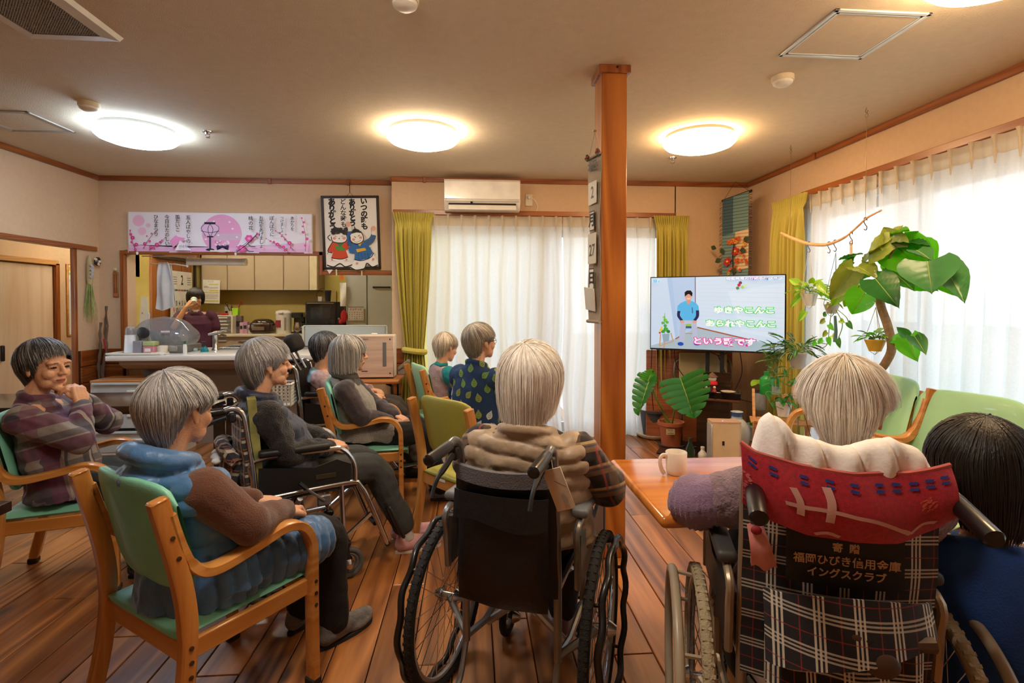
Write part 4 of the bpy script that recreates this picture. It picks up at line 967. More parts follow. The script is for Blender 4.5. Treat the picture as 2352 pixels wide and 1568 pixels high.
# dish dryer with its smoked dome
p = AY(376, 812, 5.15)
t = empty('dish_dryer', (p.x, 5.17, CZ), 0, 'countertop dish dryer with big smoked transparent dome', 'dish dryer')
b = MB(); b.box((0.0, 0, 0.035), (0.50, 0.36, 0.07), bev=0.015, seg=2); b.build('base', mat('dryer_grey', '6f6c68', 0.4), t)
b = MB(); b.box((0.10, -0.183, 0.04), (0.22, 0.008, 0.045), bev=0.003); b.build('control_panel', mat('panel_silver', 'a7a49c', 0.3, 0.5), t)
b = MB(); b.box((0.045, -0.189, 0.038), (0.045, 0.004, 0.028)); b.build('display', M_black, t)
def dome(u, v):
    a = 2 * PI * u; e = v * PI / 2
    q = 3.0; ca, sa = math.cos(a), math.sin(a); r_ = (abs(ca) ** q + abs(sa) ** q) ** (-1 / q)
    w_ = 1 + 0.14 * math.sin(PI * min(1, v * 1.6)); f = (1 - v ** 3.2) ** 0.5 if v < 1 else 0.0
    return Vector((0.255 * w_ * ca * r_ * f - 0.0, 0.17 * w_ * sa * r_ * f, 0.07 + 0.265 * v))
b = MB(); b.grid(dome, 40, 16, closed_u=True); b.build('dome', M_smoke, t, smooth=30)
b = MB(); b.box((0.12, -0.205, 0.2), (0.075, 0.003, 0.015)); b.build('label_strip', mat('label_pink', 'e6d4d4', 0.5), t)
b = MB(); b.lathe([(0.05, 0), (0.052, 0.02), (0.03, 0.03)], c=(-0.07, -0.195, 0.19), n=24, rot=(PI / 2, 0, 0)); b.build('hinge_disc', mat('hinge_dark', '2f2e33', 0.4), t)
for i in range(7):
    dp = empty('plate', (p.x - 0.1 + 0.048 * i, 5.19, CZ + 0.155), 0, None, None); 
    b = MB(); r_ = 0.07 - 0.008 * (i % 3); b.lathe([(r_ * 0.45, 0), (r_ * 0.5, 0.004), (r_ * 0.8, 0.008), (r_, 0.016), (r_ * 0.98, 0.018), (r_ * 0.7, 0.011), (0.002, 0.006)], n=22, rot=(0, PI / 2 - 0.25, 0))
    bpy.data.objects.remove(dp); o = b.build('plate', mat('plate_grey', 'b9b2a6' if i % 2 else '8f8a84', 0.3), None); o.location = (p.x - 0.12 + 0.045 * i, 5.19, CZ + 0.07 + r_); tag(o, ('leftmost', 'second from the left', 'third from the left', 'middle', 'third from the right', 'second from the right', 'rightmost')[i] + ' of the plates standing inside the smoked dish dryer', 'plate', 'plates inside the dish dryer')
t = empty('white_chopping_board', (AY(318, 700, 5.35).x, 5.42, CZ), 0, 'tall white board leaning in the yellow niche behind the dish dryer', 'board')
t.rotation_euler = (0, R(3), 0)
b = MB(); b.prism([(-0.055, 0), (0.07, 0), (0.045, 0.25), (0.015, 0.52), (-0.04, 0.52)], -0.006, 0.006, 'xz'); b.build('board', mat('board_cream', 'e9e4c6', 0.5), t)
b = MB(); b.lathe([(0.004, 0), (0.007, 0.004), (0.002, 0.008)], c=(-0.02, -0.006, 0.36), n=8, rot=(PI / 2, 0, 0)); b.build('stud', mat('stud_brass', 'b09050', 0.4, 0.6), t)
t = empty('spray_handle', (AY(324, 760, 5.25).x, 5.32, CZ + 0.0), 0, 'white looped brush handle sticking up behind the dish dryer', 'brush')
b = MB(); b.tube(spline([(-0.04, 0, 0.05), (-0.02, 0, 0.2), (0.01, 0, 0.33), (0.03, 0, 0.36), (0.03, 0, 0.31), (0.0, 0, 0.2), (-0.02, 0, 0.1)], 5), 0.008, 8); b.build('handle', M_white, t)

# ---------------------------------------------------------------- towel rail, towel, roll over the hatch
t = empty('towel_rail', (AY(395, 607, 5.3).x, 5.34, 1.69), 0, 'white wire towel rail fixed under the top of the kitchen hatch', 'towel rail')
b = MB(); b.tube([(-0.22, 0, 0.08), (-0.22, 0, 0.0), (0.0, 0, 0.0), (0.13, 0, -0.02)], 0.006, 8); b.tube([(0.12, 0, 0.08), (0.12, 0, -0.03)], 0.009, 8); b.tube([(-0.3, 0, 0.075), (0.2, 0, 0.075)], 0.006, 6); b.build('rail', M_white, t)
pw = AY(379, 607, 5.34)
o = MB(); o.grid(lambda u, v: Vector(((u - 0.5) * (0.085 + 0.10 * (1 - v) ** 0.7) + 0.012 * (1 - v), -0.02 + 0.014 * math.sin(u * 11) * (1 - 0.5 * v) + 0.01 * math.sin(5 * u + 6 * v), -0.43 - 0.02 * math.sin(u * 5) + v * (0.45 + 0.02 * math.sin(u * 5)))), 26, 18, thick=0.006)
o.grid(lambda u, v: Vector(((u - 0.5) * (0.085 + 0.08 * (1 - v)), 0.014 + 0.01 * math.sin(u * 9), -0.36 + v * 0.375)), 20, 12, thick=0.006)
o = o.build('hand_towel', mat('towel_white', 'dcdcda', 0.95, bump=0.6, bscale=300), None, smooth=60); o.location = (pw.x, 5.34, 1.685); tag(o, 'white hand towel draped over the wire rail in the kitchen hatch', 'towel')
t = empty('roll_screen', (AY(494, 600, 5.32).x, 5.34, 1.715), 0, 'rolled white blind mounted under the top edge of the kitchen hatch', 'blind')
b = MB(); b.tube([(-0.265, 0, 0), (0.265, 0, 0)], 0.036, 20); b.build('roll', mat('blind_white', 'd9d5cc', 0.5), t)
b = MB(); b.lathe([(0.038, 0), (0.038, 0.02), (0.03, 0.024)], c=(0.265, 0, 0), n=20, rot=(0, PI / 2, 0)); b.build('end_cap', mat('end_cream', 'e9e2c8', 0.5), t)

# ---------------------------------------------------------------- back of the kitchen
M_cab = mat('cabinet_beige', 'b7a386', 0.5, var=0.03)
t = empty('wall_cabinet', (-3.11, 8.10, 1.505), 0, 'row of beige kitchen wall cabinets above the back worktop', 'cabinet')
b = MB(); b.box((0, 0.02, 0.36), (1.66, 0.34, 0.72)); b.build('carcass', mat('cabinet_side', 'a8957a', 0.6), t)
edges = [-3.93, -3.567, -3.183, -2.77, -2.40]
for i in range(4):
    a, c = edges[i], edges[i + 1]; b = MB(); b.box(((a + c) / 2 + 3.11, -0.16, 0.36), (c - a - 0.012, 0.02, 0.72), bev=0.003); b.build('door', M_cab, t)
b = MB(); b.box((0.765, -0.16, 0.36), (0.11, 0.022, 0.72), bev=0.003); b.build('side_panel', mat('cabinet_cream', 'd8c8a0', 0.5), t)
t = empty('kitchen_base_cabinet', (-3.05, 7.92, 0), 0, 'long beige kitchen base cabinet with cream worktop and drawer fronts', 'cabinet')
b = MB(); b.box((-0.1, 0.0, 0.42), (1.36, 0.58, 0.84)); b.build('carcass', mat('cabinet_side', 'a8957a', 0.6), t)
b = MB(); b.box((-0.04, 0, 0.86), (1.5, 0.66, 0.04), bev=0.006); b.build('worktop', mat('worktop_cream', 'e0d4b6', 0.35), t)
for i, (a, c) in enumerate(((-0.78, -0.3), (-0.3, 0.14), (0.14, 0.58))):
    for z, h_ in ((0.72, 0.2), (0.48, 0.26), (0.2, 0.28)):
        b = MB(); b.box(((a + c) / 2, -0.27, z), (c - a - 0.01, 0.02, h_ - 0.01), bev=0.003); d = b.build('drawer', mat('drawer_taupe', 'a08a6e', 0.5), t)
        b = MB(); b.box(((a + c) / 2 - 0.02, -0.295, z + h_ / 2 - 0.04), (c - a - 0.16, 0.025, 0.02), bev=0.005); b.build('handle', M_alu, d)
b = MB(); b.box((-3.05, 8.27, 1.19), (1.9, 0.02, 0.62)); struct('trim_30', b, mat('splash_olive', 'b39e58', 0.4, var=0.03))
WT = 0.88
def on_back(name, px, label, cat, y=7.75, group=None):
    p = AY(px, 767, y); return empty(name, (p.x, y, WT), 0, label, cat, group)
t = on_back('letter_drawers', 520, 'white five-drawer desk organiser on the back worktop', 'drawer unit')
b = MB(); b.box((0, 0.01, 0.13), (0.28, 0.26, 0.26), bev=0.006); b.build('case', mat('organiser_white', 'ddd3c0', 0.5), t)
for i in range(5):
    b = MB(); b.box((0.0, -0.125, 0.035 + 0.048 * i), (0.235, 0.012, 0.042), bev=0.003); d = b.build('drawer', mat('drawer_smoke', '6e675a', 0.4), t)
    b = MB(); b.box((0.0, -0.133, 0.036 + 0.048 * i), (0.13 + 0.02 * ((i * 7) % 3), 0.003, 0.014)); b.build('name_strip', M_white, d)
for k, (px, w_, h_, c, lb) in enumerate(((549, 0.10, 0.25, '6b5a5c', 'dark magazine file next to the desk organiser'), (557, 0.045, 0.16, 'c9a0b0', 'narrow pale pink packet leaning by the magazine file'), (566, 0.06, 0.17, 'b98aa4', 'mauve carton on the back worktop'), (578, 0.065, 0.12, 'd5cfc4', 'white carton left of the rice cooker'))):
    t = on_back('carton', px, lb, 'box', 7.72 + (0.06 if k == 0 else 0))
    b = MB(); b.box((0, 0, h_ / 2), (w_, 0.08, h_), bev=0.003); b.build('carton', mat('carton_' + c, c, 0.6), t)
    b = MB(); b.box((0, -0.041, h_ * 0.55), (w_ * 0.7, 0.002, h_ * 0.3)); b.build('print', mat('carton_print', 'e6dede' if k else '2a2020', 0.6), t)
t = on_back('rice_cooker', 605, 'brown glossy rice cooker on the back worktop', 'rice cooker')
b = MB(); b.box((0, 0, 0.085), (0.30, 0.27, 0.16), bev=0.04, seg=4); b.build('body', mat('cooker_brown', '3a241c', 0.2, coat=0.6), t)
b = MB(); b.lathe([(0.15, 0), (0.145, 0.02), (0.11, 0.045), (0.04, 0.055), (0.002, 0.056)], c=(0, 0, 0.155), n=28, sy=0.85); b.build('lid', mat('cooker_lid', '2b1b16', 0.15, coat=0.8), t)
b = MB(); b.box((-0.02, -0.137, 0.075), (0.17, 0.006, 0.05), bev=0.01); b.build('panel', mat('cooker_panel', '8d7a66', 0.3, 0.5), t)
b = MB(); b.box((0.156, -0.02, 0.13), (0.02, 0.05, 0.03), bev=0.006); b.build('handle', M_black, t)
t = on_back('electric_kettle', 652, 'tall white electric hot-water pot with a red label', 'kettle')
b = MB(); b.lathe([(0.098, 0), (0.103, 0.02), (0.105, 0.27), (0.107, 0.28)], n=28); b.build('body', mat('pot_white', 'e2dcd0', 0.35), t)
b = MB(); b.lathe([(0.108, 0.28), (0.11, 0.30), (0.1, 0.32), (0.05, 0.335), (0.002, 0.336)], n=28); b.box((0, -0.1, 0.30), (0.07, 0.06, 0.04), bev=0.012); b.build('lid', mat('pot_lid', 'ece7dd', 0.3), t)
b = MB(); b.box((-0.04, -0.106, 0.14), (0.07, 0.012, 0.10), bev=0.003); b.build('red_label', mat('label_maroon', '8c2a34', 0.5), t, label='maroon label with small white writing')
b = MB(); b.box((0.05, -0.1, 0.14), (0.018, 0.02, 0.18), bev=0.004); b.build('water_gauge', mat('gauge_grey', '8f8a7e', 0.3), t)
t = on_back('coffee_maker', 687, 'black coffee maker with a steel jug', 'coffee maker')
b = MB(); b.box((0, 0.06, 0.15), (0.16, 0.1, 0.3), bev=0.015); b.box((0, 0.0, 0.012), (0.17, 0.2, 0.024), bev=0.008); b.box((0, -0.01, 0.26), (0.17, 0.2, 0.08), bev=0.02); b.build('body', mat('appliance_black', '121214', 0.25, coat=0.5), t)
b = MB(); b.lathe([(0.055, 0.025), (0.068, 0.05), (0.066, 0.1), (0.045, 0.14), (0.045, 0.16)], c=(0, -0.035, 0), n=24); b.build('jug', mat('jug_steel', 'a39a8c', 0.25, 0.95), t)
b = MB(); b.tube([(0.06, -0.04, 0.14), (0.1, -0.05, 0.13), (0.1, -0.05, 0.07), (0.065, -0.04, 0.06)], 0.008, 8); b.build('handle', M_black, t)
t = on_back('green_utensil_pot', 541, 'lime green container holding utensils on top of the desk organiser', 'container'); t.location.z = WT + 0.262; t.location.y = 7.78
b = MB(); b.lathe([(0.05, 0), (0.06, 0.1), (0.055, 0.1), (0.046, 0.01)], n=4, rot=(0, 0, PI / 4)); b.build('pot', mat('lime_green', 'a4d61c', 0.4), t)
b = MB()
b.tube([(0.02, 0, 0.05), (0.05, 0, 0.15), (0.07, 0, 0.19)], [0.006, 0.008, 0.014], 8, k=0); b.build('red_handle', mat('handle_red', '8c1f28', 0.4), t)
t = on_back('dark_scissors_pot', 528, 'small grey cup with dark scissors and pens beside the lime container', 'cup'); t.location.z = WT + 0.262; t.location.y = 7.78
b = MB(); b.lathe([(0.032, 0), (0.036, 0.06), (0.032, 0.06), (0.028, 0.01)], n=16); b.build('cup', mat('cup_greige', 'b8ae94', 0.5), t)
b = MB(); b.tube([(0, 0, 0.03), (-0.03, 0, 0.1), (-0.05, 0, 0.15)], 0.007, 6); b.tube([(0.01, 0, 0.03), (0.02, 0, 0.12)], 0.008, 6); b.tube([(0.0, 0.01, 0.03), (0.01, 0.01, 0.14)], 0.005, 6); b.tube([(-0.05 + 0.018 * math.cos(i), 0, 0.16 + 0.018 * math.sin(i)) for i in range(7)], 0.004, 6, closed=True); b.build('scissors', mat('scissor_green', '16281e', 0.4), t, kind='stuff')
t = on_back('red_tin', 516, 'low round red tin on top of the desk organiser', 'tin'); t.location.z = WT + 0.262
b = MB(); b.lathe([(0.05, 0), (0.055, 0.01), (0.055, 0.025), (0.05, 0.03)], n=20); b.build('tin', mat('tin_red', 'b82a24', 0.4), t)
for k in range(3):
    t = on_back('folder', 483 + 7 * k, ('leftmost', 'middle', 'rightmost')[k] + ' of three dusty pink folders behind the woman in the kitchen', 'folder', 7.9, 'pink folders')
    b = MB(); b.box((0, 0, 0.15), (0.045, 0.22, 0.30), bev=0.003); b.build('cover', mat('folder_pink', 'c0808a', 0.6), t)
    b = MB(); b.box((0, -0.112, 0.2), (0.03, 0.002, 0.08)); b.build('spine_label', M_white, t)
t = on_back('wall_switch', 522, 'white wall socket on the olive splashback', 'socket', 8.24); t.location.z = 1.2
b = MB(); b.box((0, 0, 0), (0.07, 0.012, 0.12), bev=0.004); b.build('plate', M_white, t)
b = MB(); b.box((0.0, -0.015, -0.02), (0.03, 0.02, 0.03)); b.build('plug', M_black, t)
# microwave on the fridge-side rack
pm = AY(748, 745, 7.35)
t = empty('kitchen_rack', (-2.05, 7.6, 0), 0, 'pale rack unit carrying the black microwave', 'cabinet')
b = MB(); b.box((0, 0, 0.49), (0.56, 0.5, 0.98), bev=0.005); b.build('body', mat('rack_grey', 'b9bcb4', 0.5), t)
b = MB(); b.box((0, 0, 0.985), (0.58, 0.52, 0.014)); b.build('top', mat('rack_top', '9aa09a', 0.5), t)
t = empty('microwave_oven', (-2.03, 7.58, 0.995), 0, 'black microwave oven with a dark glass door', 'microwave')
b = MB(); b.box((0, 0, 0.17), (0.52, 0.42, 0.33), bev=0.01); b.build('body', mat('appliance_black', '121214', 0.25, coat=0.5), t)
b = MB(); b.box((-0.045, -0.218, 0.175), (0.40, 0.02, 0.30), bev=0.008); d = b.build('door', mat('oven_door', '1b1c1e', 0.15, coat=0.8), t)
b = MB(); b.box((-0.045, -0.23, 0.18), (0.27, 0.006, 0.15)); b.build('window', mat('oven_window', '2c2f30', 0.1, coat=1.0), d)
b = MB(); b.box((-0.045, -0.24, 0.315), (0.36, 0.02, 0.012), bev=0.004); b.build('handle', M_chrome, d)
b = MB(); b.lathe([(0.016, 0), (0.016, 0.012), (0.012, 0.014)], c=(0.2, -0.22, 0.1), n=16, rot=(PI / 2, 0, 0)); b.build('dial', M_chrome, t)
t = empty('black_tumbler', (-2.02, 7.5, 1.335), 0, 'black tumbler standing on the microwave', 'tumbler')
b = MB(); b.lathe([(0.036, 0), (0.046, 0.15), (0.048, 0.155), (0.04, 0.155), (0.03, 0.01)], n=20); b.build('body', M_black, t)
b = MB(); b.lathe([(0.0485, 0.145), (0.05, 0.15), (0.0485, 0.158)], n=20, cap=False); b.build('rim', mat('rim_grey', '3c3c40', 0.3), t)
t = empty('small_timer', (-2.13, 7.52, 1.335), 0, 'small grey timer with a black cord on the microwave', 'timer')
b = MB(); b.box((0, 0, 0.035), (0.06, 0.03, 0.07), bev=0.006); b.build('case', mat('timer_grey', 'aaa79a', 0.4), t)
b = MB(); b.tube(spline([(-0.03, 0.03, 0.02), (-0.06, 0.04, 0.1), (0.0, 0.05, 0.18), (0.05, 0.06, 0.17)], 5), 0.003, 5); b.build('cord', M_black, t)
t = empty('oven_mitt', (-1.745, 7.27, 1.10), 0, 'red oven mitt hanging beside the microwave', 'oven mitt')
b = MB(); b.ball((0, 0, 0.03), (0.045, 0.02, 0.09)); b.ball((-0.04, 0, -0.04), (0.03, 0.018, 0.035)); b.build('mitt', mat('mitt_red', 'b01e1e', 0.8), t)
b = MB(); b.tube([(0, 0, 0.11), (0.01, 0, 0.14), (0.0, 0, 0.16)], 0.004, 6); b.build('loop', mat('mitt_red', 'b01e1e', 0.8), t)
# tall pale refrigerator
t = empty('refrigerator', (-1.37, 7.66, 0), 0, 'tall pale grey-green refrigerator with two doors and a black bar handle', 'refrigerator')
b = MB(); b.box((0, 0, 0.93), (0.72, 0.66, 1.86), bev=0.006); b.build('body', mat('fridge_side', 'b7bdb6', 0.4), t)
for x, w_ in ((-0.215, 0.28), (0.145, 0.42)):
    b = MB(); b.box((x, -0.345, 0.97), (w_ - 0.006, 0.03, 1.74), bev=0.004); d = b.build('door', mat('fridge_door', 'c5ccc6', 0.35, var=0.02), t)
    if x > 0: b = MB(); b.box((0.13, -0.385, 1.53), (0.24, 0.02, 0.02), bev=0.004); b.box((0.02, -0.37, 1.53), (0.012, 0.03, 0.024)); b.box((0.24, -0.37, 1.53), (0.012, 0.03, 0.024)); b.build('handle', M_black, d, label='black bar handle')
t = empty('sheet_calendar', (-1.585, 7.275, 1.17), 0, 'small monthly calendar sheet with red heading stuck to the refrigerator', 'calendar')
b = MB(); b.box((0, 0, 0), (0.21, 0.004, 0.19)); b.build('sheet', mat('paper_grey', 'cfccc2', 0.7), t)
F = Flat((-0.105, -0.003, 0.095), (0.0021, 0, 0), (0, 0, -0.0019), (0, -1, 0)); F.rect(0, 0, 100, 7, '8a8a88'); F.text('トッケッビ', 50, 20, 16, 'a02a48', 0.03)
for r_ in range(4):
    for c_ in range(6): F.ell(10 + 16 * c_, 42 + 15 * r_, 3.4, 3.2, ['6a6a60', 'b08a70', '8a3a3a'][(r_ * 5 + c_) % 3], 7)
F.text('2', 55, 84, 18, 'c08a20', 0.04); F.build('print', t)
t = empty('paper_roll_sheet', (-1.75, 7.25, 1.50), 0, 'long white paper sheet hanging at the left edge of the refrigerator', 'paper')
b = MB(); b.grid(lambda u, v: Vector(((u - 0.5) * (0.07 + 0.02 * (1 - v)), 0.012 * math.sin(3 * u + 4 * v), -0.32 * v + 0.09)), 6, 10, thick=0.002); b.build('sheet', mat('paper_white', 'e4e2da', 0.7), t)
b = MB(); b.box((-0.015, -0.004, 0.17), (0.045, 0.006, 0.09)); b.build('orange_card', mat('card_orange', 'd8701c', 0.5), t)
# wall calendar and notice behind the woman
p = AX(433, 640, -3.955)
t = empty('wall_calendar', (-3.94, 7.42, 1.36), 0, 'large white wall calendar showing month 2 on the kitchen wooden door', 'calendar')
b = MB(); b.box((0, 0, 0), (0.006, 0.52, 0.76)); b.build('pages', mat('paper_white', 'e4e2da', 0.7), t)
F = Flat((0.004, -0.26, 0.38), (0, 0.0052, 0), (0, 0, -0.0076), (1, 0, 0)); F.text('2', 52, 16, 24, '1a1a1a', 0.02, sx=0.9)
for i in range(4): F.rect(8, 10 + 4 * i, 28, 11.4 + 4 * i, '8a8a88'); F.rect(76, 10 + 4 * i, 94, 11.4 + 4 * i, '8a8a88')
for i, c in enumerate(('b03038', '2a4a30', 'c06030', 'b04058', '2a5a38', '24305a', '2a3a8a')): F.rect(6 + 13 * i, 32, 17 + 13 * i, 34.5, c)
for r_ in range(5):
    for c_ in range(7):
        d_ = r_ * 7 + c_ - 5
        if 1 <= d_ <= 28: F.text(str(d_), 11 + 13 * c_, 45 + 12 * r_, 12, 'b03038' if c_ == 0 else '2a2a2a', 0.02, sx=0.9)
F.build('print', t)
b = MB(); b.tube([(0.002, 0, 0.38), (0.002, 0, 0.5)], 0.002, 5); b.build('hanging_cord', M_black, t)
pn = AY(480, 673, 7.86)
t = empty('notice_sheet', (-3.78, 7.9, 1.50), 0, 'white printed notice with yellow highlighting behind the woman in the kitchen', 'notice')
b = MB(); b.box((0, 0, -0.02), (0.24, 0.003, 0.34), rot=(0, R(2), 0)); b.build('sheet', mat('paper_white', 'e4e2da', 0.7), t)
F = Flat((-0.12, -0.004, 0.15), (0.0024, 0, 0.0), (0, 0, -0.0034), (0, -1, 0)); F.text('おしらせ', 48, 7, 9, '8a8a88')
for y, c, a, e in ((20, 'd8c85a', 40, 92), (28, 'd0c04a', 8, 30), (32, 'c0a8c4', 8, 40), (34, 'bdb6b8', 44, 92), (46, 'd8c850', 40, 92), (54, 'd8c850', 10, 92), (64, 'c8c2c4', 8, 90), (70, 'bdb6b8', 10, 92), (78, 'c8c2c4', 8, 88), (90, 'cfc048', 14, 92)): F.rect(a, y - 2.5, e, y + 1.5, c)
F.build('print', t)
# ================================================================ care chairs
M_beech = wood('bent_beech', 'd59a52', 'b87430', 0.35, 5, axis=2, coat=0.35, rings=8)
M_beechx = wood('bent_beech_rail', 'd59a52', 'b87430', 0.35, 5, axis=0, coat=0.35, rings=8)
M_mint = mat('mint_vinyl', '7fcab0', 0.42, var=0.04, coat=0.1, bump=0.12, bscale=300)
M_olive = mat('olive_vinyl', 'a9a545', 0.45, var=0.04, coat=0.1, bump=0.12, bscale=300)
M_apple = mat('apple_vinyl', 'a4d6a6', 0.42, var=0.04, coat=0.1)
M_rub = mat('rubber_foot', '2a2622', 0.8)
def care_chair(loc, deg, label, vinyl, arms=True, scale=1.0, sticker=False):
    t = empty('care_chair', (loc[0], loc[1], 0), R(deg), label, 'chair', 'wooden care chairs')
    t.scale = (scale,) * 3
    for s in (1, -1):
        y = 0.235 * s
        b = MB(); b.strip(spline([(-0.262, y, 0.025), (-0.222, y, 0.2), (-0.205, y, 0.38), (-0.22, y, 0.54), (-0.278, y, 0.785)], 5), 0.036, [0.034] + [0.042] * 10 + [0.046] * 10, (0, 1, 0), bev=0.25)
        b.box((-0.279, y, 0.782), (0.04, 0.036, 0.012), rot=(0, R(-12), 0), bev=0.004); b.build('rear_post', M_beech, t)
        f = MB(); f.box((-0.263, y, 0.014), (0.042, 0.042, 0.028), bev=0.005); f.build('foot', M_rub, t)
        b = MB()
        if arms:
            P = spline([(-0.248, y, 0.74), (-0.215, y, 0.63), (-0.18, y, 0.565), (-0.12, y, 0.545), (0.0, y, 0.563), (0.09, y, 0.580), (0.155, y, 0.562), (0.192, y, 0.51), (0.2, y, 0.44), (0.2, y, 0.3)], 5) + [Vector((0.203, y, 0.025))]
            n = len(P); w_ = [0.036] * 10 + [0.05] * (n - 28) + [0.044] * 18
            b.strip(P, w_[:n], [0.022] * 8 + [0.03] * (n - 8), (0, 1, 0), bev=0.25)
            b.build('arm', M_beechx, t)
        else:
            b.strip([(0.19, y, 0.37), (0.2, y, 0.025)], 0.036, 0.04, (0, 1, 0), bev=0.25); b.build('front_leg', M_beech, t)
        f = MB(); f.box((0.203, y, 0.014), (0.04, 0.046, 0.028), bev=0.005); f.build('foot', M_rub, t)
        b = MB()
        for (x, z) in ((-0.205, 0.36), (-0.205, 0.32), (-0.207, 0.28), (0.2, 0.36), (0.2, 0.32), (0.2, 0.28), (-0.235, 0.62), (-0.25, 0.68)):
            b.lathe([(0.0065, 0), (0.0065, 0.003), (0.003, 0.0035)], c=(x, y + s * (0.0175 if x < 0 else 0.021), z), n=10, rot=(-s * PI / 2, 0, 0))
        b.build('screw_cap', mat('cap_dark', '4a3420', 0.4, 0.3), t, kind='stuff')
        b = MB(); b.box((0.0, y * 0.93, 0.338), (0.39, 0.022, 0.055), bev=0.004); b.build('side_rail', M_beechx, t)
    b = MB(); b.box((-0.205, 0, 0.338), (0.022, 0.44, 0.06), bev=0.004); b.build('back_rail', wood('bent_beech_cross', 'd59a52', 'b87430', 0.35, 5, axis=1, coat=0.35, rings=8), t)
    if sticker: q = MB(); q.box((-0.2175, 0.06, 0.36), (0.002, 0.08, 0.014)); q.build('sticker', M_white, t)
    b = MB(); b.box((0.19, 0, 0.338), (0.022, 0.42, 0.055), bev=0.004); b.build('front_rail', wood('bent_beech_cross', '', '', 0.35), t)
    def seat(u, v):
        y = (v - 0.5) * 0.425
        a = 2 * PI * u; x = math.cos(a); z = math.sin(a)
        xx = 0.015 + 0.235 * (abs(x) ** 0.35) * (1 if x > 0 else -1)
        k = max(0, xx - 0.17) / 0.08
        zz = 0.378 + 0.022 * (abs(z) ** 0.6) * (1 if z > 0 else -1) - 0.035 * k * k
        e = (1 - (2 * v - 1) ** 8) ** 0.5 * 0.98 + 0.02
        return Vector((xx * (0.985 + 0.015 * e), y, 0.378 + (zz - 0.378) * e))
    b = MB(); b.grid(seat, 32, 15, closed_u=True); b.build('seat', vinyl, t, smooth=60)
    def back(u, v):
        a = 2 * PI * u; x = math.cos(a); z = math.sin(a); y = (v - 0.5) * 0.432
        e = (1 - abs(2 * v - 1) ** 5) ** 0.5
        zc = 0.645; hh = 0.168 * (0.62 + 0.38 * e)
        zz = zc + hh * (abs(z) ** 0.4) * (1 if z > 0 else -1)
        t_ = (zz - 0.5) / 0.26
        xb = -0.205 - 0.058 * t_ + 0.03 * (2 * v - 1) ** 2 + 0.012
        return Vector((xb + 0.022 * (abs(x) ** 0.7) * (1 if x > 0 else -1) * (0.25 + 0.75 * e), y, zz))
    b = MB(); b.grid(back, 36, 19, closed_u=True); b.build('backrest', vinyl, t, smooth=60)
    return t
care_chair((-0.855, 1.785), 55, 'mint green wooden armchair holding the person in the blue quilted vest, nearest the camera', M_mint)
care_chair((-1.88, 2.64), 18, 'mint green wooden armchair holding the woman in the plaid shirt at the far left', M_mint)
care_chair((-0.68, 3.52), 8, 'mint green wooden armchair holding the woman in the grey fleece vest', M_mint)
care_chair((0.03, 2.90), 42, 'empty olive yellow wooden chair without arms in the middle of the room', M_olive, arms=False, sticker=True)
care_chair((-0.22, 4.42), 22, 'pale green wooden armchair holding the person in the mauve vest by the back window', M_apple)
t = empty('round_stool', (0.04, 3.50, 0), R(50), 'round stool under the person in the dark blue leaf-print shirt', 'stool')
b = MB(); b.lathe([(0.16, 0.34), (0.18, 0.36), (0.18, 0.385), (0.15, 0.395)], n=28); b.build('seat', M_mint, t)
for k in range(4): b = MB(); b.tube([(0.12 * math.cos(k * PI / 2), 0.12 * math.sin(k * PI / 2), 0.345), (0.17 * math.cos(k * PI / 2), 0.17 * math.sin(k * PI / 2), 0.0)], 0.014, 8); b.build('leg', M_beech, t)
care_chair((2.12, 2.82), 165, 'empty pale green armchair beyond the table, left one of the pair by the right window', M_apple, scale=1.1)
care_chair((2.15, 2.25), 198, 'empty pale green armchair beyond the table, right one of the pair by the right window', M_apple, scale=1.07)

# ---------------------------------------------------------------- tables
def table(name, x0, x1, y0, y1, z, th, m, label, legs, lm, bev=0.012, ls=0.07):
    t = empty(name, ((x0 + x1) / 2, (y0 + y1) / 2, 0), 0, label, 'table')
    b = MB(); b.box((0, 0, z - th / 2), (x1 - x0, y1 - y0, th), bev=bev, seg=4); b.build('tabletop', m, t)
    for lx, ly in legs:
        b = MB(); b.box((lx, ly, (z - th) / 2), (ls, ls, z - th), bev=0.006); b.build('leg', lm, t)
    return t
M_tab = wood('glossy_table_wood', 'd98a3c', 'bb6a24', 0.16, 2.4, axis=0, coat=0.8, rings=10, bump=0.03)
table('dining_table', 0.53, 1.90, 1.42, 1.985, 0.70, 0.036, M_tab, 'glossy orange-brown wooden table with a white mug on it, right of the post', [(0.6, 0.2), (0.6, -0.2), (0.12, 0.2)], M_beech, bev=0.016)
M_dk = wood('dark_table_wood', '3b2418', '22140d', 0.25, 3, axis=0, coat=0.5, rings=10)
table('long_dark_table', -3.4, -1.50, 3.33, 3.86, 0.68, 0.05, M_dk, 'long dark brown table in front of the serving counter', [(0.88, 0.19), (0.88, -0.19), (-0.88, 0.19), (-0.88, -0.19)], M_dk, bev=0.005, ls=0.08)
t = table('dark_side_table', -2.15, -1.545, 1.25, 1.87, 0.64, 0.035, M_dk, 'dark brown wooden table cut off at the lower left corner', [], M_dk, bev=0.004)
for x in (0.25, -0.25):
    b = MB(); b.prism([(-0.29, 0), (0.285, 0), (0.285, 0.50), (0.265, 0.54), (0.25, 0.605), (-0.29, 0.605)], x - 0.018, x + 0.018, 'yz'); b.build('side_panel', M_dk, t)
pm = AZ(1553, 1088, 0.70)
t = empty('white_mug', (pm.x, pm.y, 0.70), R(190), 'white mug with handle standing on the glossy orange table', 'mug')
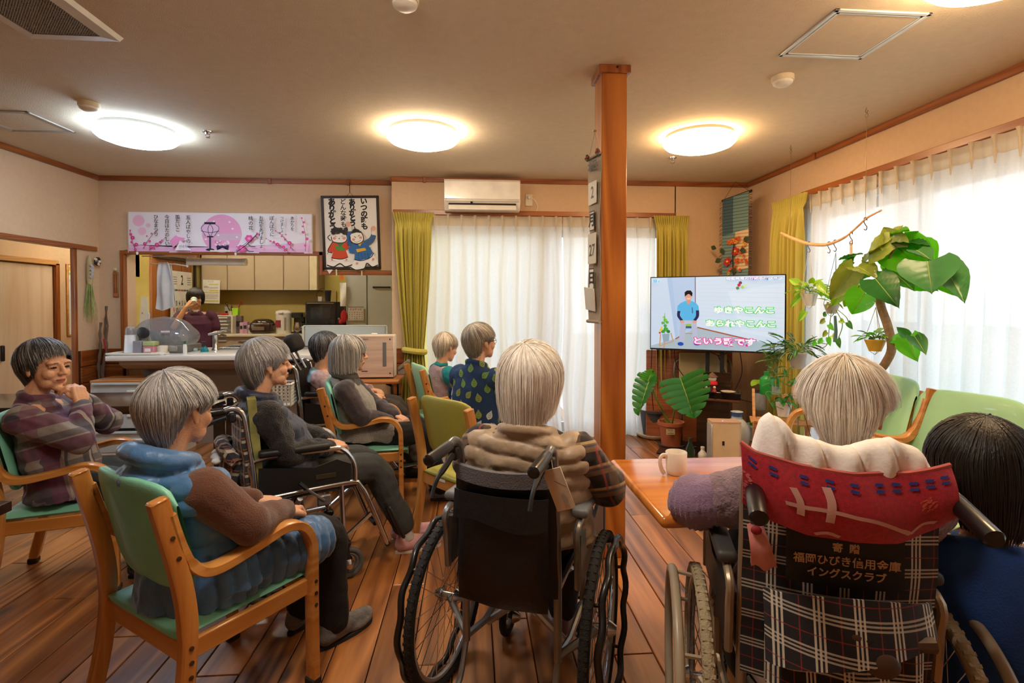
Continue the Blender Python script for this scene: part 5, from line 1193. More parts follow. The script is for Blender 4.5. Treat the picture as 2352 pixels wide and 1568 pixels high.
b = MB(); b.lathe([(0.028, 0), (0.032, 0.004), (0.035, 0.02), (0.037, 0.078), (0.0355, 0.08), (0.034, 0.078), (0.031, 0.012), (0.002, 0.008)], n=32); b.build('body', mat('mug_cream', 'ece2d0', 0.35), t)
b = MB(); b.tube(spline([(0.034, 0, 0.066), (0.054, 0, 0.07), (0.064, 0, 0.052), (0.058, 0, 0.022), (0.047, 0, 0.006)], 5), 0.0055, 8, flat=1.4); b.build('handle', mat('mug_cream', '', 0), t)
# humidifier on its low table
t = table('low_table', -1.25, -0.60, 4.28, 4.70, 0.675, 0.022, wood('low_table_wood', 'b5733a', '8c5222', 0.4, 4, axis=0), 'low brown table with black bent tube legs under the wood-grain air cleaner', [], M_black, bev=0.003)
for sx in (-1, 1):
    b = MB(); b.tube(spline([(sx * 0.27, -0.17, 0.0), (sx * 0.27, -0.17, 0.56), (sx * 0.26, -0.155, 0.63), (sx * 0.22, -0.14, 0.65), (sx * 0.22, 0.14, 0.65), (sx * 0.26, 0.155, 0.63), (sx * 0.27, 0.17, 0.56), (sx * 0.27, 0.17, 0.0)], 4), 0.011, 8); b.build('leg', M_black, t)
pf = AY(905, 860, 4.45)
t = empty('air_cleaner', (pf.x - 0.25, 4.5, 0.675), 0, 'large square air cleaner with pale wood-grain front on the low brown table', 'air cleaner')
b = MB(); b.box((0, 0.03, 0.185), (0.50, 0.15, 0.36), bev=0.008); b.build('body', mat('cleaner_cream', 'd8cbbb', 0.5), t)
b = MB(); b.box((0, -0.055, 0.185), (0.50, 0.022, 0.35), bev=0.006); b.build('front_panel', wood('pale_woodgrain', 'cdb4a0', 'b59a86', 0.45, 6, axis=0, rings=6), t)
b = MB(); b.box((0.175, -0.0675, 0.205), (0.03, 0.004, 0.20), bev=0.001); b.build('tank_window', mat('tank_grey', '6e6a68', 0.3), t)
b = MB(); b.box((0.08, 0.0, 0.372), (0.05, 0.03, 0.015), bev=0.005); b.build('handle', M_white, t)
b = MB(); b.box((0.015, -0.0675, 0.335), (0.055, 0.003, 0.010), k=0); b.box((-0.02, -0.068, 0.335), (0.008, 0.003, 0.007), k=1)
b.lathe([(0.009, 0), (0.008, 0.002)], c=(0.01, -0.066, 0.285), n=12, rot=(PI / 2, 0, 0), k=2)
for x, z in ((0.22, 0.33), (0.22, 0.045)): b.lathe([(0.007, 0), (0.006, 0.003)], c=(x, -0.066, z), n=10, rot=(PI / 2, 0, 0), k=2)
b.box((0.01, -0.067, 0.065), (0.05, 0.002, 0.006), k=2); b.build('marking', [mat('mark_grey', '9c8c84', 0.5), emit('led_red', 'ff3020', 2.0), mat('mark_dark', '3a3230', 0.5)], t, kind='stuff')
t = empty('grey_louver', (-0.64, 4.72, 0.70), 0, 'small grey slanted plastic tray behind the air cleaner', 'tray')
b = MB(); b.box((0.03, 0, 0.06), (0.12, 0.10, 0.03), rot=(0, R(-38), 0), bev=0.006); b.box((0.03, 0, 0.0), (0.1, 0.08, 0.05), bev=0.004); b.build('tray', mat('tray_grey', '77736c', 0.5), t)
# storage drawers under the counter
t = empty('drawer_chest', (-2.90, 4.86, 0), 0, 'translucent white plastic drawer chest with a wooden top below the counter', 'drawer chest')
b = MB(); b.box((0, 0, 0.635), (0.72, 0.30, 0.022), bev=0.003); b.build('top', wood('chest_top', 'c98d58', 'a86c38', 0.4, 4, axis=0), t)
for x in (-0.35, 0.35): b = MB(); b.box((x, 0, 0.31), (0.02, 0.28, 0.62)); b.build('side', mat('chest_frame', 'cfcac2', 0.5), t)
for i in range(3):
    z = 0.12 + 0.21 * i
    b = MB(); b.box((0, -0.005, z - 0.01), (0.68, 0.28, 0.18), bev=0.006); b.box((0, -0.15, z + 0.075), (0.69, 0.02, 0.022), bev=0.005); d = b.build('drawer', mat('chest_frost', 'b9c0c0', 0.35), t)
    b = MB(); b.box((0, -0.15, z + 0.01), (0.12, 0.012, 0.02), bev=0.004); b.build('handle', M_white, d)
b = MB(); b.box((0, 0, 0.012), (0.7, 0.28, 0.02)); b.build('plinth', M_white, t)

# ================================================================ wheelchairs
M_tyre = mat('tyre_black', '1d1d1e', 0.75, bump=0.4, bscale=200); M_tyreg = mat('tyre_grey', '8d8676', 0.7, bump=0.5, bscale=200); M_pan = mat('panel_black', '1a1918', 0.5); M_grip = mat('grip_black', '121213', 0.38, coat=0.3)
M_nylon = mat('black_nylon', '0c0e13', 0.5, var=0.15, bump=0.35, bscale=40)
M_tan = mat('painted_frame', 'a8977f', 0.35, 0.5)
TART = [(0.072, 0.004, 0.0, 'd9d2c2', 0, 0.85), (0.072, 0.004, 0.008, 'd9d2c2', 0, 0.85), (0.072, 0.004, 0.016, 'd9d2c2', 0, 0.85), (0.072, 0.0025, 0.045, '8c2a2a', 0, 0.7),
        (0.072, 0.004, 0.0, 'd9d2c2', 2, 0.6), (0.072, 0.004, 0.008, 'd9d2c2', 2, 0.6), (0.072, 0.004, 0.016, 'd9d2c2', 2, 0.6), (0.072, 0.0025, 0.045, '8c2a2a', 2, 0.7)]
M_tart = plaid('black_tartan', '18161a', [tuple(list(q[:4]) + [1 if q[4] == 0 else 2, q[5]]) for q in TART])
M_tart2 = plaid('navy_beige_check', '22242e', [(0.05, 0.012, 0, 'cfc2ac', 1, 0.75), (0.05, 0.012, 0, 'cfc2ac', 2, 0.6), (0.05, 0.004, 0.03, '9a5a3a', 1, 0.8), (0.05, 0.004, 0.03, '9a5a3a', 2, 0.8)])
def wheel(parent, name, x, y, r, tyre, hubm, spokes=0, mag=0, tw=0.018, rim=None, rimoff=0.0, wavy=False, rimm=None, s=1, rimr=None):
    w_ = bpy.data.objects.new(name, None); COL.objects.link(w_); w_.parent = parent; w_.location = (x, y, r); w_.empty_display_size = 0.05
    n = 56
    C_ = lambda rr, dy=0.0, k=n: [(rr * math.cos(2 * PI * i / k), dy, rr * math.sin(2 * PI * i / k)) for i in range(k)]
    b = MB(); b.tube(C_(r - tw), tw, 10, closed=True, up=None)
    if spokes:
        for i in range(72):
            a = 2 * PI * i / 72; c, q = math.cos(a), math.sin(a)
            b.box((c * (r - 0.004), 0, q * (r - 0.004)), (0.007, tw * 1.5, 0.008), rot=(0, -a, 0))
    b.build('tyre', tyre, w_)
    b = MB(); b.tube(C_(r - 2 * tw - 0.004), 0.009, 8, closed=True, flat=1.0); b.build('rim', hubm, w_)
    b = MB(); b.lathe([(0.012, -0.05), (0.024, -0.03), (0.026, -0.026), (0.012, -0.02), (0.012, 0.02), (0.026, 0.026), (0.024, 0.03), (0.012, 0.05)], n=16, rot=(PI / 2, 0, 0)); b.build('hub', M_chrome, w_)
    if spokes:
        b = MB()
        for i in range(spokes):
            a = 2 * PI * i / spokes; d = (0.38 if i % 2 else -0.38); e = 0.024 if (i // 2) % 2 else -0.024
            b.tube([(0.023 * math.cos(a + d * 3), e, 0.023 * math.sin(a + d * 3)), ((r - 2 * tw - 0.006) * math.cos(a), 0, (r - 2 * tw - 0.006) * math.sin(a))], 0.0013, 4)
        b.build('spokes', M_chrome, w_, kind='stuff')
    for i in range(mag):
        a = 2 * PI * i / mag + 0.4; b = MB(); b.tube([(0.02 * math.cos(a), 0, 0.02 * math.sin(a)), ((r - 2 * tw) * math.cos(a), 0, (r - 2 * tw) * math.sin(a))], [0.016, 0.012], 6); b.build('spoke', mat('mag_grey', '5c5c5c', 0.4), w_)
    if rim:
        rr = rimr or (r - 0.035); b = MB(); k = 96
        b.tube([((rr + (0.005 * math.sin(12 * 2 * PI * i / k) if wavy else 0)) * math.cos(2 * PI * i / k), s * (rimoff + (0.004 * math.cos(12 * 2 * PI * i / k) if wavy else 0)), (rr + (0.005 * math.sin(12 * 2 * PI * i / k) if wavy else 0)) * math.sin(2 * PI * i / k)) for i in range(k)], rim, 10, closed=True)
        b.build('push_rim', rimm, w_)
        for i in range(6):
            a = 2 * PI * i / 6 + 0.3; b = MB(); b.tube([((r - 2 * tw) * math.cos(a), 0, (r - 2 * tw) * math.sin(a)), (rr * math.cos(a), s * rimoff, rr * math.sin(a))], 0.006, 6); b.build('rim_bracket', rimm, w_)
    return w_
def wheelchair(loc, deg, label, fr, canvas, wr=0.28, wx=-0.10, tyre=M_tyre, spokes=32, mag=0, hw=0.21, hz=0.88, bz=0.80, az=0.66, grip=0.012, panel=M_pan, pushrim=None, rimm=None, wavy=False, armm=M_pan, foot=True, foot_up=False, rimoff=0.035, footx=0.44, rimr=None, armlen=0.17, grip_l=0.12, rimmat=None, sheenr=0.0125, gz=0.0, gy=0.0, lever=True, ay=None, wy=None):
    t = empty('wheelchair', (loc[0], loc[1], 0), R(deg), label, 'wheelchair', 'wheelchairs')
    for s in (1, -1):
        y = hw * s; ya = (ay or hw) * s; yw = (wy or hw + 0.055) * s
        b = MB(); b.tube(spline([(-0.20, y, wr * 0.75), (-0.205, y, 0.5), (-0.235, y, hz - 0.10), (-0.25, y, hz - 0.02), (-0.285, y, hz + 0.008), (-0.33, y, hz)], 5), sheenr, 10)
        b.tube(spline([(-0.205, y, 0.44), (0.18, y, 0.455), (0.25, y, 0.43), (0.31, y, 0.30), (footx - 0.06, y * 0.95, 0.12)], 5), sheenr, 10)
        b.tube([(-0.2, y, wr * 0.8), (-0.05, y, 0.19), (0.18, y, 0.2), (0.30, y, 0.29)], sheenr * 0.9, 8); b.tube([(0.16, y, 0.455), (0.17, y, 0.17)], sheenr, 8)
        b.tube(spline([(-0.205, ya, 0.45), (-0.215, ya, az - 0.1), (-0.20, ya, az - 0.02), (0.1, ya, az - 0.01), (armlen, ya, az - 0.02), (armlen + 0.05, ya, az - 0.09), (armlen + 0.055, ya, 0.45)], 5), sheenr * 0.85, 8)
        b.tube([(-0.2, y, wr * 0.8), (wx, yw, wr)], 0.012, 8); b.tube(spline([(-0.2, y, 0.22), (-0.25, y, 0.12), (-0.33, y, 0.1)], 4), 0.010, 8)
        b.build('side_frame', fr, t)
        b = MB(); b.tube([(-0.315, y, hz + gz * 0.2), (-0.325, y, hz + gz * 0.2), (-0.33 - grip_l, y + s * gy, hz - 0.008 + gz), (-0.335 - grip_l, y + s * gy, hz - 0.008 + gz)], [0.013, grip + 0.005, grip + 0.005, grip], 14); b.build('push_grip', M_grip, t)
        if lever:
            b = MB(); b.tube(spline([(-0.31, y - s * 0.005, hz - 0.03), (-0.36, y - s * 0.01, hz - 0.045), (-0.42, y - s * 0.01, hz - 0.07), (-0.45, y - s * 0.01, hz - 0.11)], 4), [0.009] * 7 + [0.006] * 6, 6); b.box((-0.29, y, hz - 0.03), (0.03, 0.03, 0.04), bev=0.006); b.build('brake_lever', M_black, t)
        b = MB(); b.box((-0.04, ya, az + 0.008), (0.30, 0.05, 0.03), bev=0.012, seg=3); b.build('armrest', armm, t)
        if panel:
            b = MB(); b.prism([(-0.19, 0.45), (0.2, 0.46), (0.205, az - 0.09), (0.14, az - 0.06), (0.04, az - 0.085), (-0.08, az - 0.07), (-0.19, az - 0.055)], ya - 0.006, ya + 0.006, 'xz'); b.build('side_panel', panel, t)
        wheel(t, 'rear_wheel', wx, yw, wr, tyre, rimmat or M_alu, spokes, mag, tw=0.016 if wr > 0.25 else 0.018, rim=pushrim, rimoff=rimoff, rimm=rimm, wavy=wavy, s=s, rimr=rimr)
        wheel(t, 'caster', 0.19, y, 0.075, tyre, mat('mag_grey', '5c5c5c', 0.4), 0, 0, tw=0.014)
        b = MB(); b.box((0.175, y, 0.17), (0.05, 0.05, 0.03), bev=0.008)
        for q in (-1, 1): b.strip([(0.175, y + q * 0.022, 0.165), (0.19, y + q * 0.022, 0.07)], 0.006, 0.026)
        b.build('caster_fork', M_black, t)
        b = MB(); b.box((0.08, y + s * 0.02, 0.40), (0.06, 0.02, 0.05), bev=0.006); b.tube([(0.08, y + s * 0.03, 0.40), (0.0, y + s * 0.035, 0.47)], 0.006, 6, k=0); b.tube([(0.0, y + s * 0.035, 0.47), (-0.03, y + s * 0.035, 0.50)], 0.011, 8, k=1); b.build('parking_brake', [mat('brake_grey', '77757a', 0.4, 0.5), M_black], t)
        if foot:
            b = MB(); xa = footx
            if foot_up: b.box((xa - 0.01, y * 0.62, 0.21), (0.016, 0.15, 0.19), rot=(0, R(-24), 0), bev=0.006); b.tube([(xa - 0.06, y, 0.12), (xa - 0.05, y * 0.3, 0.12)], 0.013, 8)
            else: b.box((xa, y * 0.55, 0.11), (0.17, 0.14, 0.014), rot=(0, R(-8), 0), bev=0.005)
            b.build('footplate', M_pan, t)
    b = MB(); b.tube([(-0.02, hw, 0.17), (-0.02, -hw, 0.42)], 0.013, 8); b.build('cross_brace', M_alu, t)
    b = MB(); b.tube([(-0.05, -hw, 0.17), (-0.05, hw, 0.42)], 0.013, 8); b.build('cross_brace', M_alu, t)
    b = MB(); b.grid(lambda u, v: Vector((-0.2 + 0.4 * u, (v - 0.5) * 2 * hw, 0.44 - 0.03 * math.sin(PI * v))), 10, 9, thick=0.012); b.build('seat', M_nylon, t)
    b = MB(); b.grid(lambda u, v: Vector((-0.215 - 0.03 * v - 0.035 * math.sin(PI * u) + 0.003 * math.sin(15 * v + 5 * u), (u - 0.5) * 2 * (hw + 0.004), 0.42 + (bz - 0.42) * v)), 17, 24, thick=0.014); b.build('back_canvas', canvas, t)
    return t
WC_C = wheelchair((-0.85, 2.62), 25, 'silver wheelchair with black side panel and checked canvas back, in the middle left', M_chrome, M_tart2, wr=0.20, wx=-0.14, tyre=M_tyreg if False else mat('tyre_charcoal', '55534f', 0.75), spokes=0, mag=6, hz=0.845, bz=0.81, az=0.635, foot_up=True, rimmat=M_black)
WC_H = wheelchair((0.20, 1.80), 66, 'black and silver wheelchair with big spoked wheels and black canvas back, centre foreground', mat('silver_paint', '8e8f90', 0.3, 0.7), M_nylon, wr=0.285, wx=-0.10, pushrim=0.011, rimm=M_grip, wavy=True, rimoff=0.04, hz=0.875, bz=0.79, hw=0.152, ay=0.215, wy=0.265, armm=mat('arm_grey', '6b7075', 0.45), panel=mat('guard_grey', '5a5f63', 0.4), rimr=0.262)
WC_I = wheelchair((0.90, 1.355), 72, 'wheelchair with beige tyres and black tartan canvas back, right foreground', M_tan, M_tart, wr=0.285, wx=-0.08, tyre=mat('tyre_beige', 'a89a7c', 0.7, bump=0.6, bscale=160), pushrim=0.013, rimm=mat('rim_beige', 'a79a84', 0.35), rimoff=0.065, hz=0.905, bz=0.835, hw=0.19, ay=0.22, wy=0.275, grip_l=0.10, armm=mat('arm_charcoal', '3c3c3c', 0.5), rimr=0.262, grip=0.014, lever=False, gy=0.01, gz=-0.03)
WC_D = wheelchair((-1.0, 3.98), 4, 'dark wheelchair with headrest and white basket, behind the fleece-vested woman', M_chrome, M_nylon, wr=0.20, wx=-0.14, spokes=0, mag=6, hz=0.86, bz=0.86, footx=0.5)
# ---- wheelchair details
t = WC_H
b = MB(); b.grid(lambda u, v: Vector((-0.272 - 0.045 * math.sin(PI * u) ** 0.5 * (0.3 + 0.7 * math.sin(PI * min(1, v * 1.05)) ** 0.6) + 0.004 * math.sin(9 * u + 7 * v), (u - 0.5) * 0.28, 0.40 + 0.32 * v)), 22, 20, thick=0.006); b.build('back_pocket', M_nylon, t)
b = MB(); b.grid(lambda u, v: Vector((-0.30 - 0.03 * math.sin(PI * u) ** 0.5 + 0.012 * v, (u - 0.5) * 0.29, 0.655 + 0.085 * v - 0.012 * math.sin(PI * u * 2) * (1 - v))), 18, 6, thick=0.006); b.build('pocket_flap', M_nylon, t)
b = MB(); b.grid(lambda u, v: Vector((-0.262 - 0.045 * math.sin(PI * u), (u - 0.5) * 0.29, 0.765 + 0.045 * v)), 18, 5, thick=0.016); b.build('grey_band', mat('felt_grey', '63636a', 0.9, bump=0.4, bscale=200), t)
b = MB(); b.box((-0.335, -0.19, 0.79), (0.004, 0.055, 0.12), rot=(R(-20), R(-6), 0), bev=0.001); b.tube([(-0.31, -0.16, 0.87), (-0.335, -0.172, 0.845)], 0.0015, 5); b.build('paper_tag', mat('tag_paper', 'd2c2ac', 0.7), t)
F = Flat((-0.3385, -0.162, 0.846), (0, -0.0005, -0.00018), (0, -0.0003, -0.001), (-1, 0, 0)); F.rect(10, 14, 88, 16, '6a5a4c'); F.rect(10, 22, 70, 24, '6a5a4c'); F.rect(10, 30, 80, 32, '6a5a4c'); F.ell(50, 70, 18, 14, '9a8a78'); F.build('tag_print', t)
t = WC_I
F = Flat((-0.2885, 0.105, 0.80), (0, -0.0021, 0), (0.00003, 0, -0.0010), (-1, 0, 0), eps=0.0006)
b = MB(); b.grid(lambda u, v: Vector((-0.262 - 0.030 * math.sin(PI * (0.23 + 0.54 * u)) - 0.012 , 0.115 - 0.23 * u, 0.805 - 0.12 * v)), 10, 5, thick=0.003); b.build('name_patch', mat('patch_black', '101012', 0.6), t)
F = Flat((-0.3075, 0.105, 0.80), (0, -0.0021, 0), (0, 0, -0.00125), (-1, 0, 0), eps=0.0005)
F.V = Vector((0, 0, -0.0021))
F.text('寄  贈', 50, 14, 10, 'c9a987', 0.03); F.text('福岡ひびき信用金庫', 50, 28, 11, 'c9a987', 0.02, sx=1.0); F.text('イングスクラブ', 50, 41, 10.5, 'c9a987', 0.03)
F.build('lettering', t)
b = MB(); b.grid(lambda u, v: Vector((-0.275 - 0.075 * math.sin(PI * u) ** 0.6 * (0.35 + 0.65 * (1 - abs(2 * v - 0.9)) ) + 0.006 * math.sin(14 * u + 4 * v), 0.15 - 0.31 * u, 0.20 + 0.40 * v - 0.05 * v * math.sin(PI * u))), 26, 22, thick=0.006); b.build('back_pocket', M_tart, t)
b = MB(); b.grid(lambda u, v: Vector((-0.285 - 0.075 * math.sin(PI * u) ** 0.7 - 0.03 * (1 - v), 0.16 - 0.33 * u, 0.625 + 0.03 * v + 0.035 * math.sin(PI * u * 0.9) * v - (0.10 * (1 - v) * (1 - u) ** 1.2) - 0.02 * (1 - v))), 24, 8, thick=0.006); b.build('pocket_flap', M_tart, t)
b = MB(); b.ball((-0.345, -0.02, 0.60), (0.035, 0.055, 0.05)); b.ball((-0.335, 0.03, 0.575), (0.03, 0.05, 0.04)); b.build('pocket_bundle', mat('bundle_black', '1c1818', 0.6), t, smooth=80)
b = MB(); b.ball((-0.36, 0.0, 0.615), (0.018, 0.024, 0.018)); b.tube([(-0.35, -0.07, 0.60), (-0.34, -0.15, 0.605)], [0.012, 0.016], 8); b.ball((-0.37, -0.045, 0.57), (0.02, 0.035, 0.03)); b.build('brown_knobs', mat('knob_brown', '4a3426', 0.5), t, kind='stuff')
b = MB(); b.grid(lambda u, v: Vector((-0.285 - 0.006 * math.sin(PI * u), 0.195 - 0.035 * u - 0.02 * (1 - v), 0.70 + 0.095 * v + 0.006 * math.sin(9 * u)) ) + Vector((-0.012 * math.sin(PI * v), 0.01 * (1 - v) * (1 - 2 * u) * 1.0, 0)), 8, 10, thick=0.012); b.build('pink_charm_pouch', mat('pouch_pink', 'd18c86', 0.45, var=0.15, scale=40), t, label='small pink satin pouch tied to the frame')
b = MB(); b.tube([(-0.285, 0.175, 0.79), (-0.275, 0.18, 0.82), (-0.262, 0.175, 0.845)], 0.003, 5); b.ball((-0.30, 0.178, 0.79), (0.008, 0.012, 0.010)); b.build('red_cord', mat('cord_red', '8c1424', 0.7), t)
b = MB(); b.box((-0.21, 0.17, 0.655), (0.02, 0.05, 0.025), bev=0.006); b.build('red_padding', mat('towel_red', 'b0142c', 0.9), t)
t = WC_D
b = MB(); b.box((-0.31, 0.0, 1.015), (0.09, 0.22, 0.13), rot=(0, R(-22), 0), bev=0.035, seg=4); b.build('headrest', mat('headrest_black', '1d1b1a', 0.8), t)
for y in (-0.07, 0.07): b = MB(); b.tube([(-0.25, y, 0.82), (-0.33, y, 0.97)], 0.011, 8); b.build('headrest_post', M_chrome, t)
t = empty('white_basket', (-1.365, 3.74, 0.60), R(4), 'white perforated plastic basket hanging on the headrest wheelchair', 'basket')
b = MB(); bw, bh, bd = 0.24, 0.15, 0.16
for (cx, cy, ln, ax_) in ((0, -bd / 2, bw, 0), (0, bd / 2, bw, 0), (-bw / 2, 0, bd, 1), (bw / 2, 0, bd, 1)):
    nv = int(ln / 0.026)
    for i in range(nv + 1):
        q = -ln / 2 + ln * i / nv; b.box((cx + (q if ax_ == 0 else 0), cy + (q if ax_ == 1 else 0), bh / 2), (0.008 if ax_ == 0 else 0.004, 0.004 if ax_ == 0 else 0.008, bh))
    for j in range(7):
        b.box((cx, cy, 0.006 + j * bh / 6.4), (ln if ax_ == 0 else 0.004, 0.004 if ax_ == 0 else ln, 0.008))
b.box((0, 0, 0.003), (bw, bd, 0.005)); b.build('mesh_wall', M_white, t, smooth=0)
b = MB(); b.box((0, -bd / 2 - 0.004, bh), (bw + 0.02, 0.014, 0.014), bev=0.004); b.box((0, bd / 2 + 0.004, bh), (bw + 0.02, 0.014, 0.014), bev=0.004); b.box((-bw / 2, 0, bh), (0.014, bd, 0.014), bev=0.004); b.box((bw / 2, 0, bh), (0.014, bd, 0.014), bev=0.004); b.build('rim', M_white, t)
b = MB(); b.tube(spline([(-0.05, 0, 0.13), (-0.02, 0.02, 0.22), (0.04, 0.0, 0.24), (0.09, -0.02, 0.2)], 5), 0.005, 6); b.build('red_cable', mat('cable_red', 'a8281c', 0.5), t)
# checked bag and folded cloth on the back of the middle wheelchair
t = WC_C
b = MB(); b.grid(lambda u, v: Vector((-0.265 - 0.07 * math.sin(PI * u) ** 0.6 * math.sin(PI * (0.15 + 0.8 * (1 - v))) ** 0.7 + 0.008 * math.sin(12 * u + 9 * v), (u - 0.5) * 0.34, 0.36 + 0.27 * v)), 20, 18, thick=0.008); b.build('back_pocket', M_tart2, t)
b = MB(); b.tube(spline([(-0.27, -0.17, 0.60), (-0.32, -0.08, 0.66), (-0.33, 0.06, 0.66), (-0.27, 0.16, 0.62)], 5), 0.028, 8); b.build('pocket_roll', M_tart2, t)
b = MB(); b.ball((-0.345, -0.05, 0.615), (0.03, 0.045, 0.018)); b.ball((-0.345, -0.02, 0.625), (0.025, 0.03, 0.02)); b.ball((-0.35, -0.085, 0.605), (0.02, 0.03, 0.014)); b.build('white_tissue', mat('tissue_white', 'e2e6ea', 0.9), t, smooth=80)
b = MB(); b.grid(lambda u, v: Vector((-0.20 - 0.03 * v, (u - 0.5) * 0.38, 0.47 + 0.41 * v)), 12, 12, thick=-0.035); b.build('back_cushion', mat('cushion_olive', '8d8a4e', 0.9, var=0.35, scale=14), t, label='olive patterned back cushion')
b = MB(); b.box((0.09, -0.218, 0.505), (0.09, 0.003, 0.022), bev=0.001); b.build('name_plate', mat('plate_olive', '3a3222', 0.4), t)
# ================================================================ television
TL = AY(1492, 638, 4.456); TR = AY(1803, 626, 3.935)
A_ = Vector((1.62, 4.67, 0)); C_ = Vector((2.575, 4.12, 0)); ex = (C_ - A_); tw = ex.length; ex.normalize(); en = Vector((ex.y, -ex.x, 0)); zb, zt = 0.885, 1.547; th = zt - zb
ang = math.atan2(ex.y, ex.x)
t = empty('television', tuple(A_.lerp(C_, 0.5) + Vector((0, 0, zb))), ang, 'large flat television showing a seated man in a light blue shirt and Japanese lyrics', 'television')
t.scale = (tw / 1.05, 1, 1)
b = MB(); b.box((0, 0.02, th / 2), (1.05, 0.025, th), bev=0.004); b.box((0, 0.045, th * 0.4), (0.6, 0.05, th * 0.5), bev=0.01); b.build('housing', M_black, t)
F = Flat((-0.517, 0.0065, th - 0.009), (0.01034, 0, 0), (0, 0, -(th - 0.024) / 100), (0, -1, 0), glow=0.62, pre='screen_')
F.rect(0, 0, 100, 100, 'bfd6f0'); F.poly([(0, 0), (35, 0), (35.5, 76), (20, 86), (0, 97)], 'b3ccec'); F.poly([(0, 0), (13, 0), (18, 50), (20, 88), (0, 97)], 'c6daf2'); F.poly([(13, 0), (17, 0), (22, 82), (20, 86)], 'aac6ea')
F.poly([(36, 0), (100, 0), (100, 95), (78, 84), (36, 68)], 'cde0f4'); F.poly([(60, 20), (100, 10), (100, 85), (70, 74)], 'd6e6f7')
F.poly([(20, 86), (37, 70), (78, 85), (100, 95), (100, 100), (0, 100), (0, 97)], 'a9bdca'); F.line([(35.2, 0), (35.6, 66)], 0.5, '5a4450'); F.line([(37, 69.5), (78, 85.5)], 1.6, 'a4563a'); F.line([(20, 86.5), (24, 82)], 1.2, 'a4563a')
for i in range(12): F.line([(38, 6 + i * 5.2), (99, 3 + i * 6.6)], 0.25, 'bcd2ea')
# stool, man
F.line([(28, 72), (26, 84)], 0.7, 'a8632c'); F.line([(33, 72), (36, 88)], 0.7, 'a8632c'); F.line([(27, 78), (35, 78)], 0.6, 'a8632c'); F.poly([(27, 67), (34, 67), (35, 71), (26, 71)], '2e5fa0'); F.poly([(28, 65), (33, 65), (33, 68), (28, 68)], '9ac03a')
F.poly([(24.5, 60), (28.5, 60), (28, 74), (27, 90), (23, 90), (23.5, 72)], 'b4bdd8'); F.poly([(32, 60), (36.5, 60), (37, 74), (38, 90), (34, 90), (33, 74)], 'b4bdd8'); F.poly([(24, 58), (37, 58), (36.5, 65), (24.5, 65)], 'b9c2dc')
F.ell(24.2, 93, 2.4, 2.6, '1f4fb8'); F.ell(37, 92, 2.6, 2.4, '1f4fb8')
F.poly([(24, 36), (27.5, 33), (33, 33), (36.2, 36), (36.6, 60), (24.2, 60)], '58b6ea'); F.poly([(24, 36), (21.6, 40), (21.5, 47), (24.5, 48)], '58b6ea'); F.poly([(36.2, 36), (38, 40), (38.4, 46), (35.8, 48)], '58b6ea')
F.line([(22.8, 47), (22.6, 54), (25, 60)], 2.4, '1c2a5c'); F.line([(37.2, 46), (37.2, 54), (35, 60)], 2.4, '1c2a5c'); F.ell(25.4, 62, 1.8, 2, 'd8a68c'); F.ell(35, 62, 1.8, 2, 'd8a68c'); F.line([(33.2, 42), (33.4, 50)], 0.7, '2c5c8c')
F.poly([(28.5, 31), (32, 31), (31.5, 36), (30.3, 38), (29, 36)], 'd09a80'); F.ell(30.2, 27, 2.6, 5.4, 'dca88e', 18); F.poly([(27.4, 27), (27.2, 21), (29, 18.5), (32, 18.5), (33.4, 22), (33, 27), (32.4, 23.5), (28.4, 23.5)], '1a1418'); F.line([(29, 26), (29.7, 26)], 0.5, '2a1a1a'); F.line([(31, 26), (31.7, 26)], 0.5, '2a1a1a'); F.line([(29.2, 29.4), (30.3, 30.2), (31.4, 29.4)], 0.7, 'f2e6e0')
# potted plant on a little chair
F.line([(7.5, 96), (8.2, 80)], 0.9, 'c99868'); F.line([(18.5, 90), (16.5, 78)], 0.9, 'c99868'); F.line([(7, 97), (18, 90)], 1, 'c99868'); F.line([(11, 99), (11.5, 90)], 0.9, 'c99868'); F.poly([(9.5, 80), (15.5, 79), (15, 89), (10.5, 91)], '8fa8bc')
for x, y, r_, c in ((10, 76, 1.6, '3c9a38'), (12.5, 73, 2, '4aa83c'), (14.5, 76, 1.5, '2f8030'), (12, 60, 1.6, '7cc84a'), (10, 64, 1.3, '5cb040'), (13.5, 63, 1.3, '5cb040'), (11, 56, 1.2, '8ad25a'), (12, 68, 1.4, '4aa83c'), (8.5, 74, 1.2, 'e6c82c'), (7.6, 78, 0.9, 'd03a2a'), (9, 71, 0.9, 'e6c82c')): F.ell(x, y, r_, r_ * 1.6, c, 8)
F.line([(11.5, 80), (11.6, 50)], 0.3, '3c7a30')
for x, y, c in ((68, 12, 'c82c4a'), (70.5, 15, 'a8d070'), (67, 16, '5a8a4a'), (72.5, 13, 'd0e6a8'), (69, 9, '8a3a4a')): F.ell(x, y, 1.3, 2.2, c, 7)
F.text('ゆきやこんこ', 71.5, 46, 9.4, 'f2fbf6', 0.05, out='28d23c', ob=0.07, sx=0.78); F.text('あられやこんこ', 69, 64, 9.4, 'f2fbf6', 0.05, out='28d23c', ob=0.07, sx=0.78); F.text('という歌です', 57, 88.5, 10, 'fdf0fa', 0.05, out='e0189c', ob=0.07, sx=0.78)
F.text('青空体育の', 67, 3.2, 4.2, 'eef2fa', 0.05, out='7a8cc8', ob=0.06, sx=0.8); F.text('介護', 78.6, 3.6, 4.2, 'f6e6fa', 0.05, out='8a3cb8', ob=0.06, sx=0.8); F.text('予防', 85.2, 4, 4.2, 'fae6ea', 0.05, out='3c8ad0', ob=0.06, sx=0.8); F.text('クラブ', 93.4, 4.4, 4.2, 'eaf4fa', 0.05, out='6a5cc8', ob=0.06, sx=0.8)
F.text('雪♪', 4.6, 5, 5, '7cc8f0', 0.05, out='e8f4fa', ob=0.07, sx=0.8)
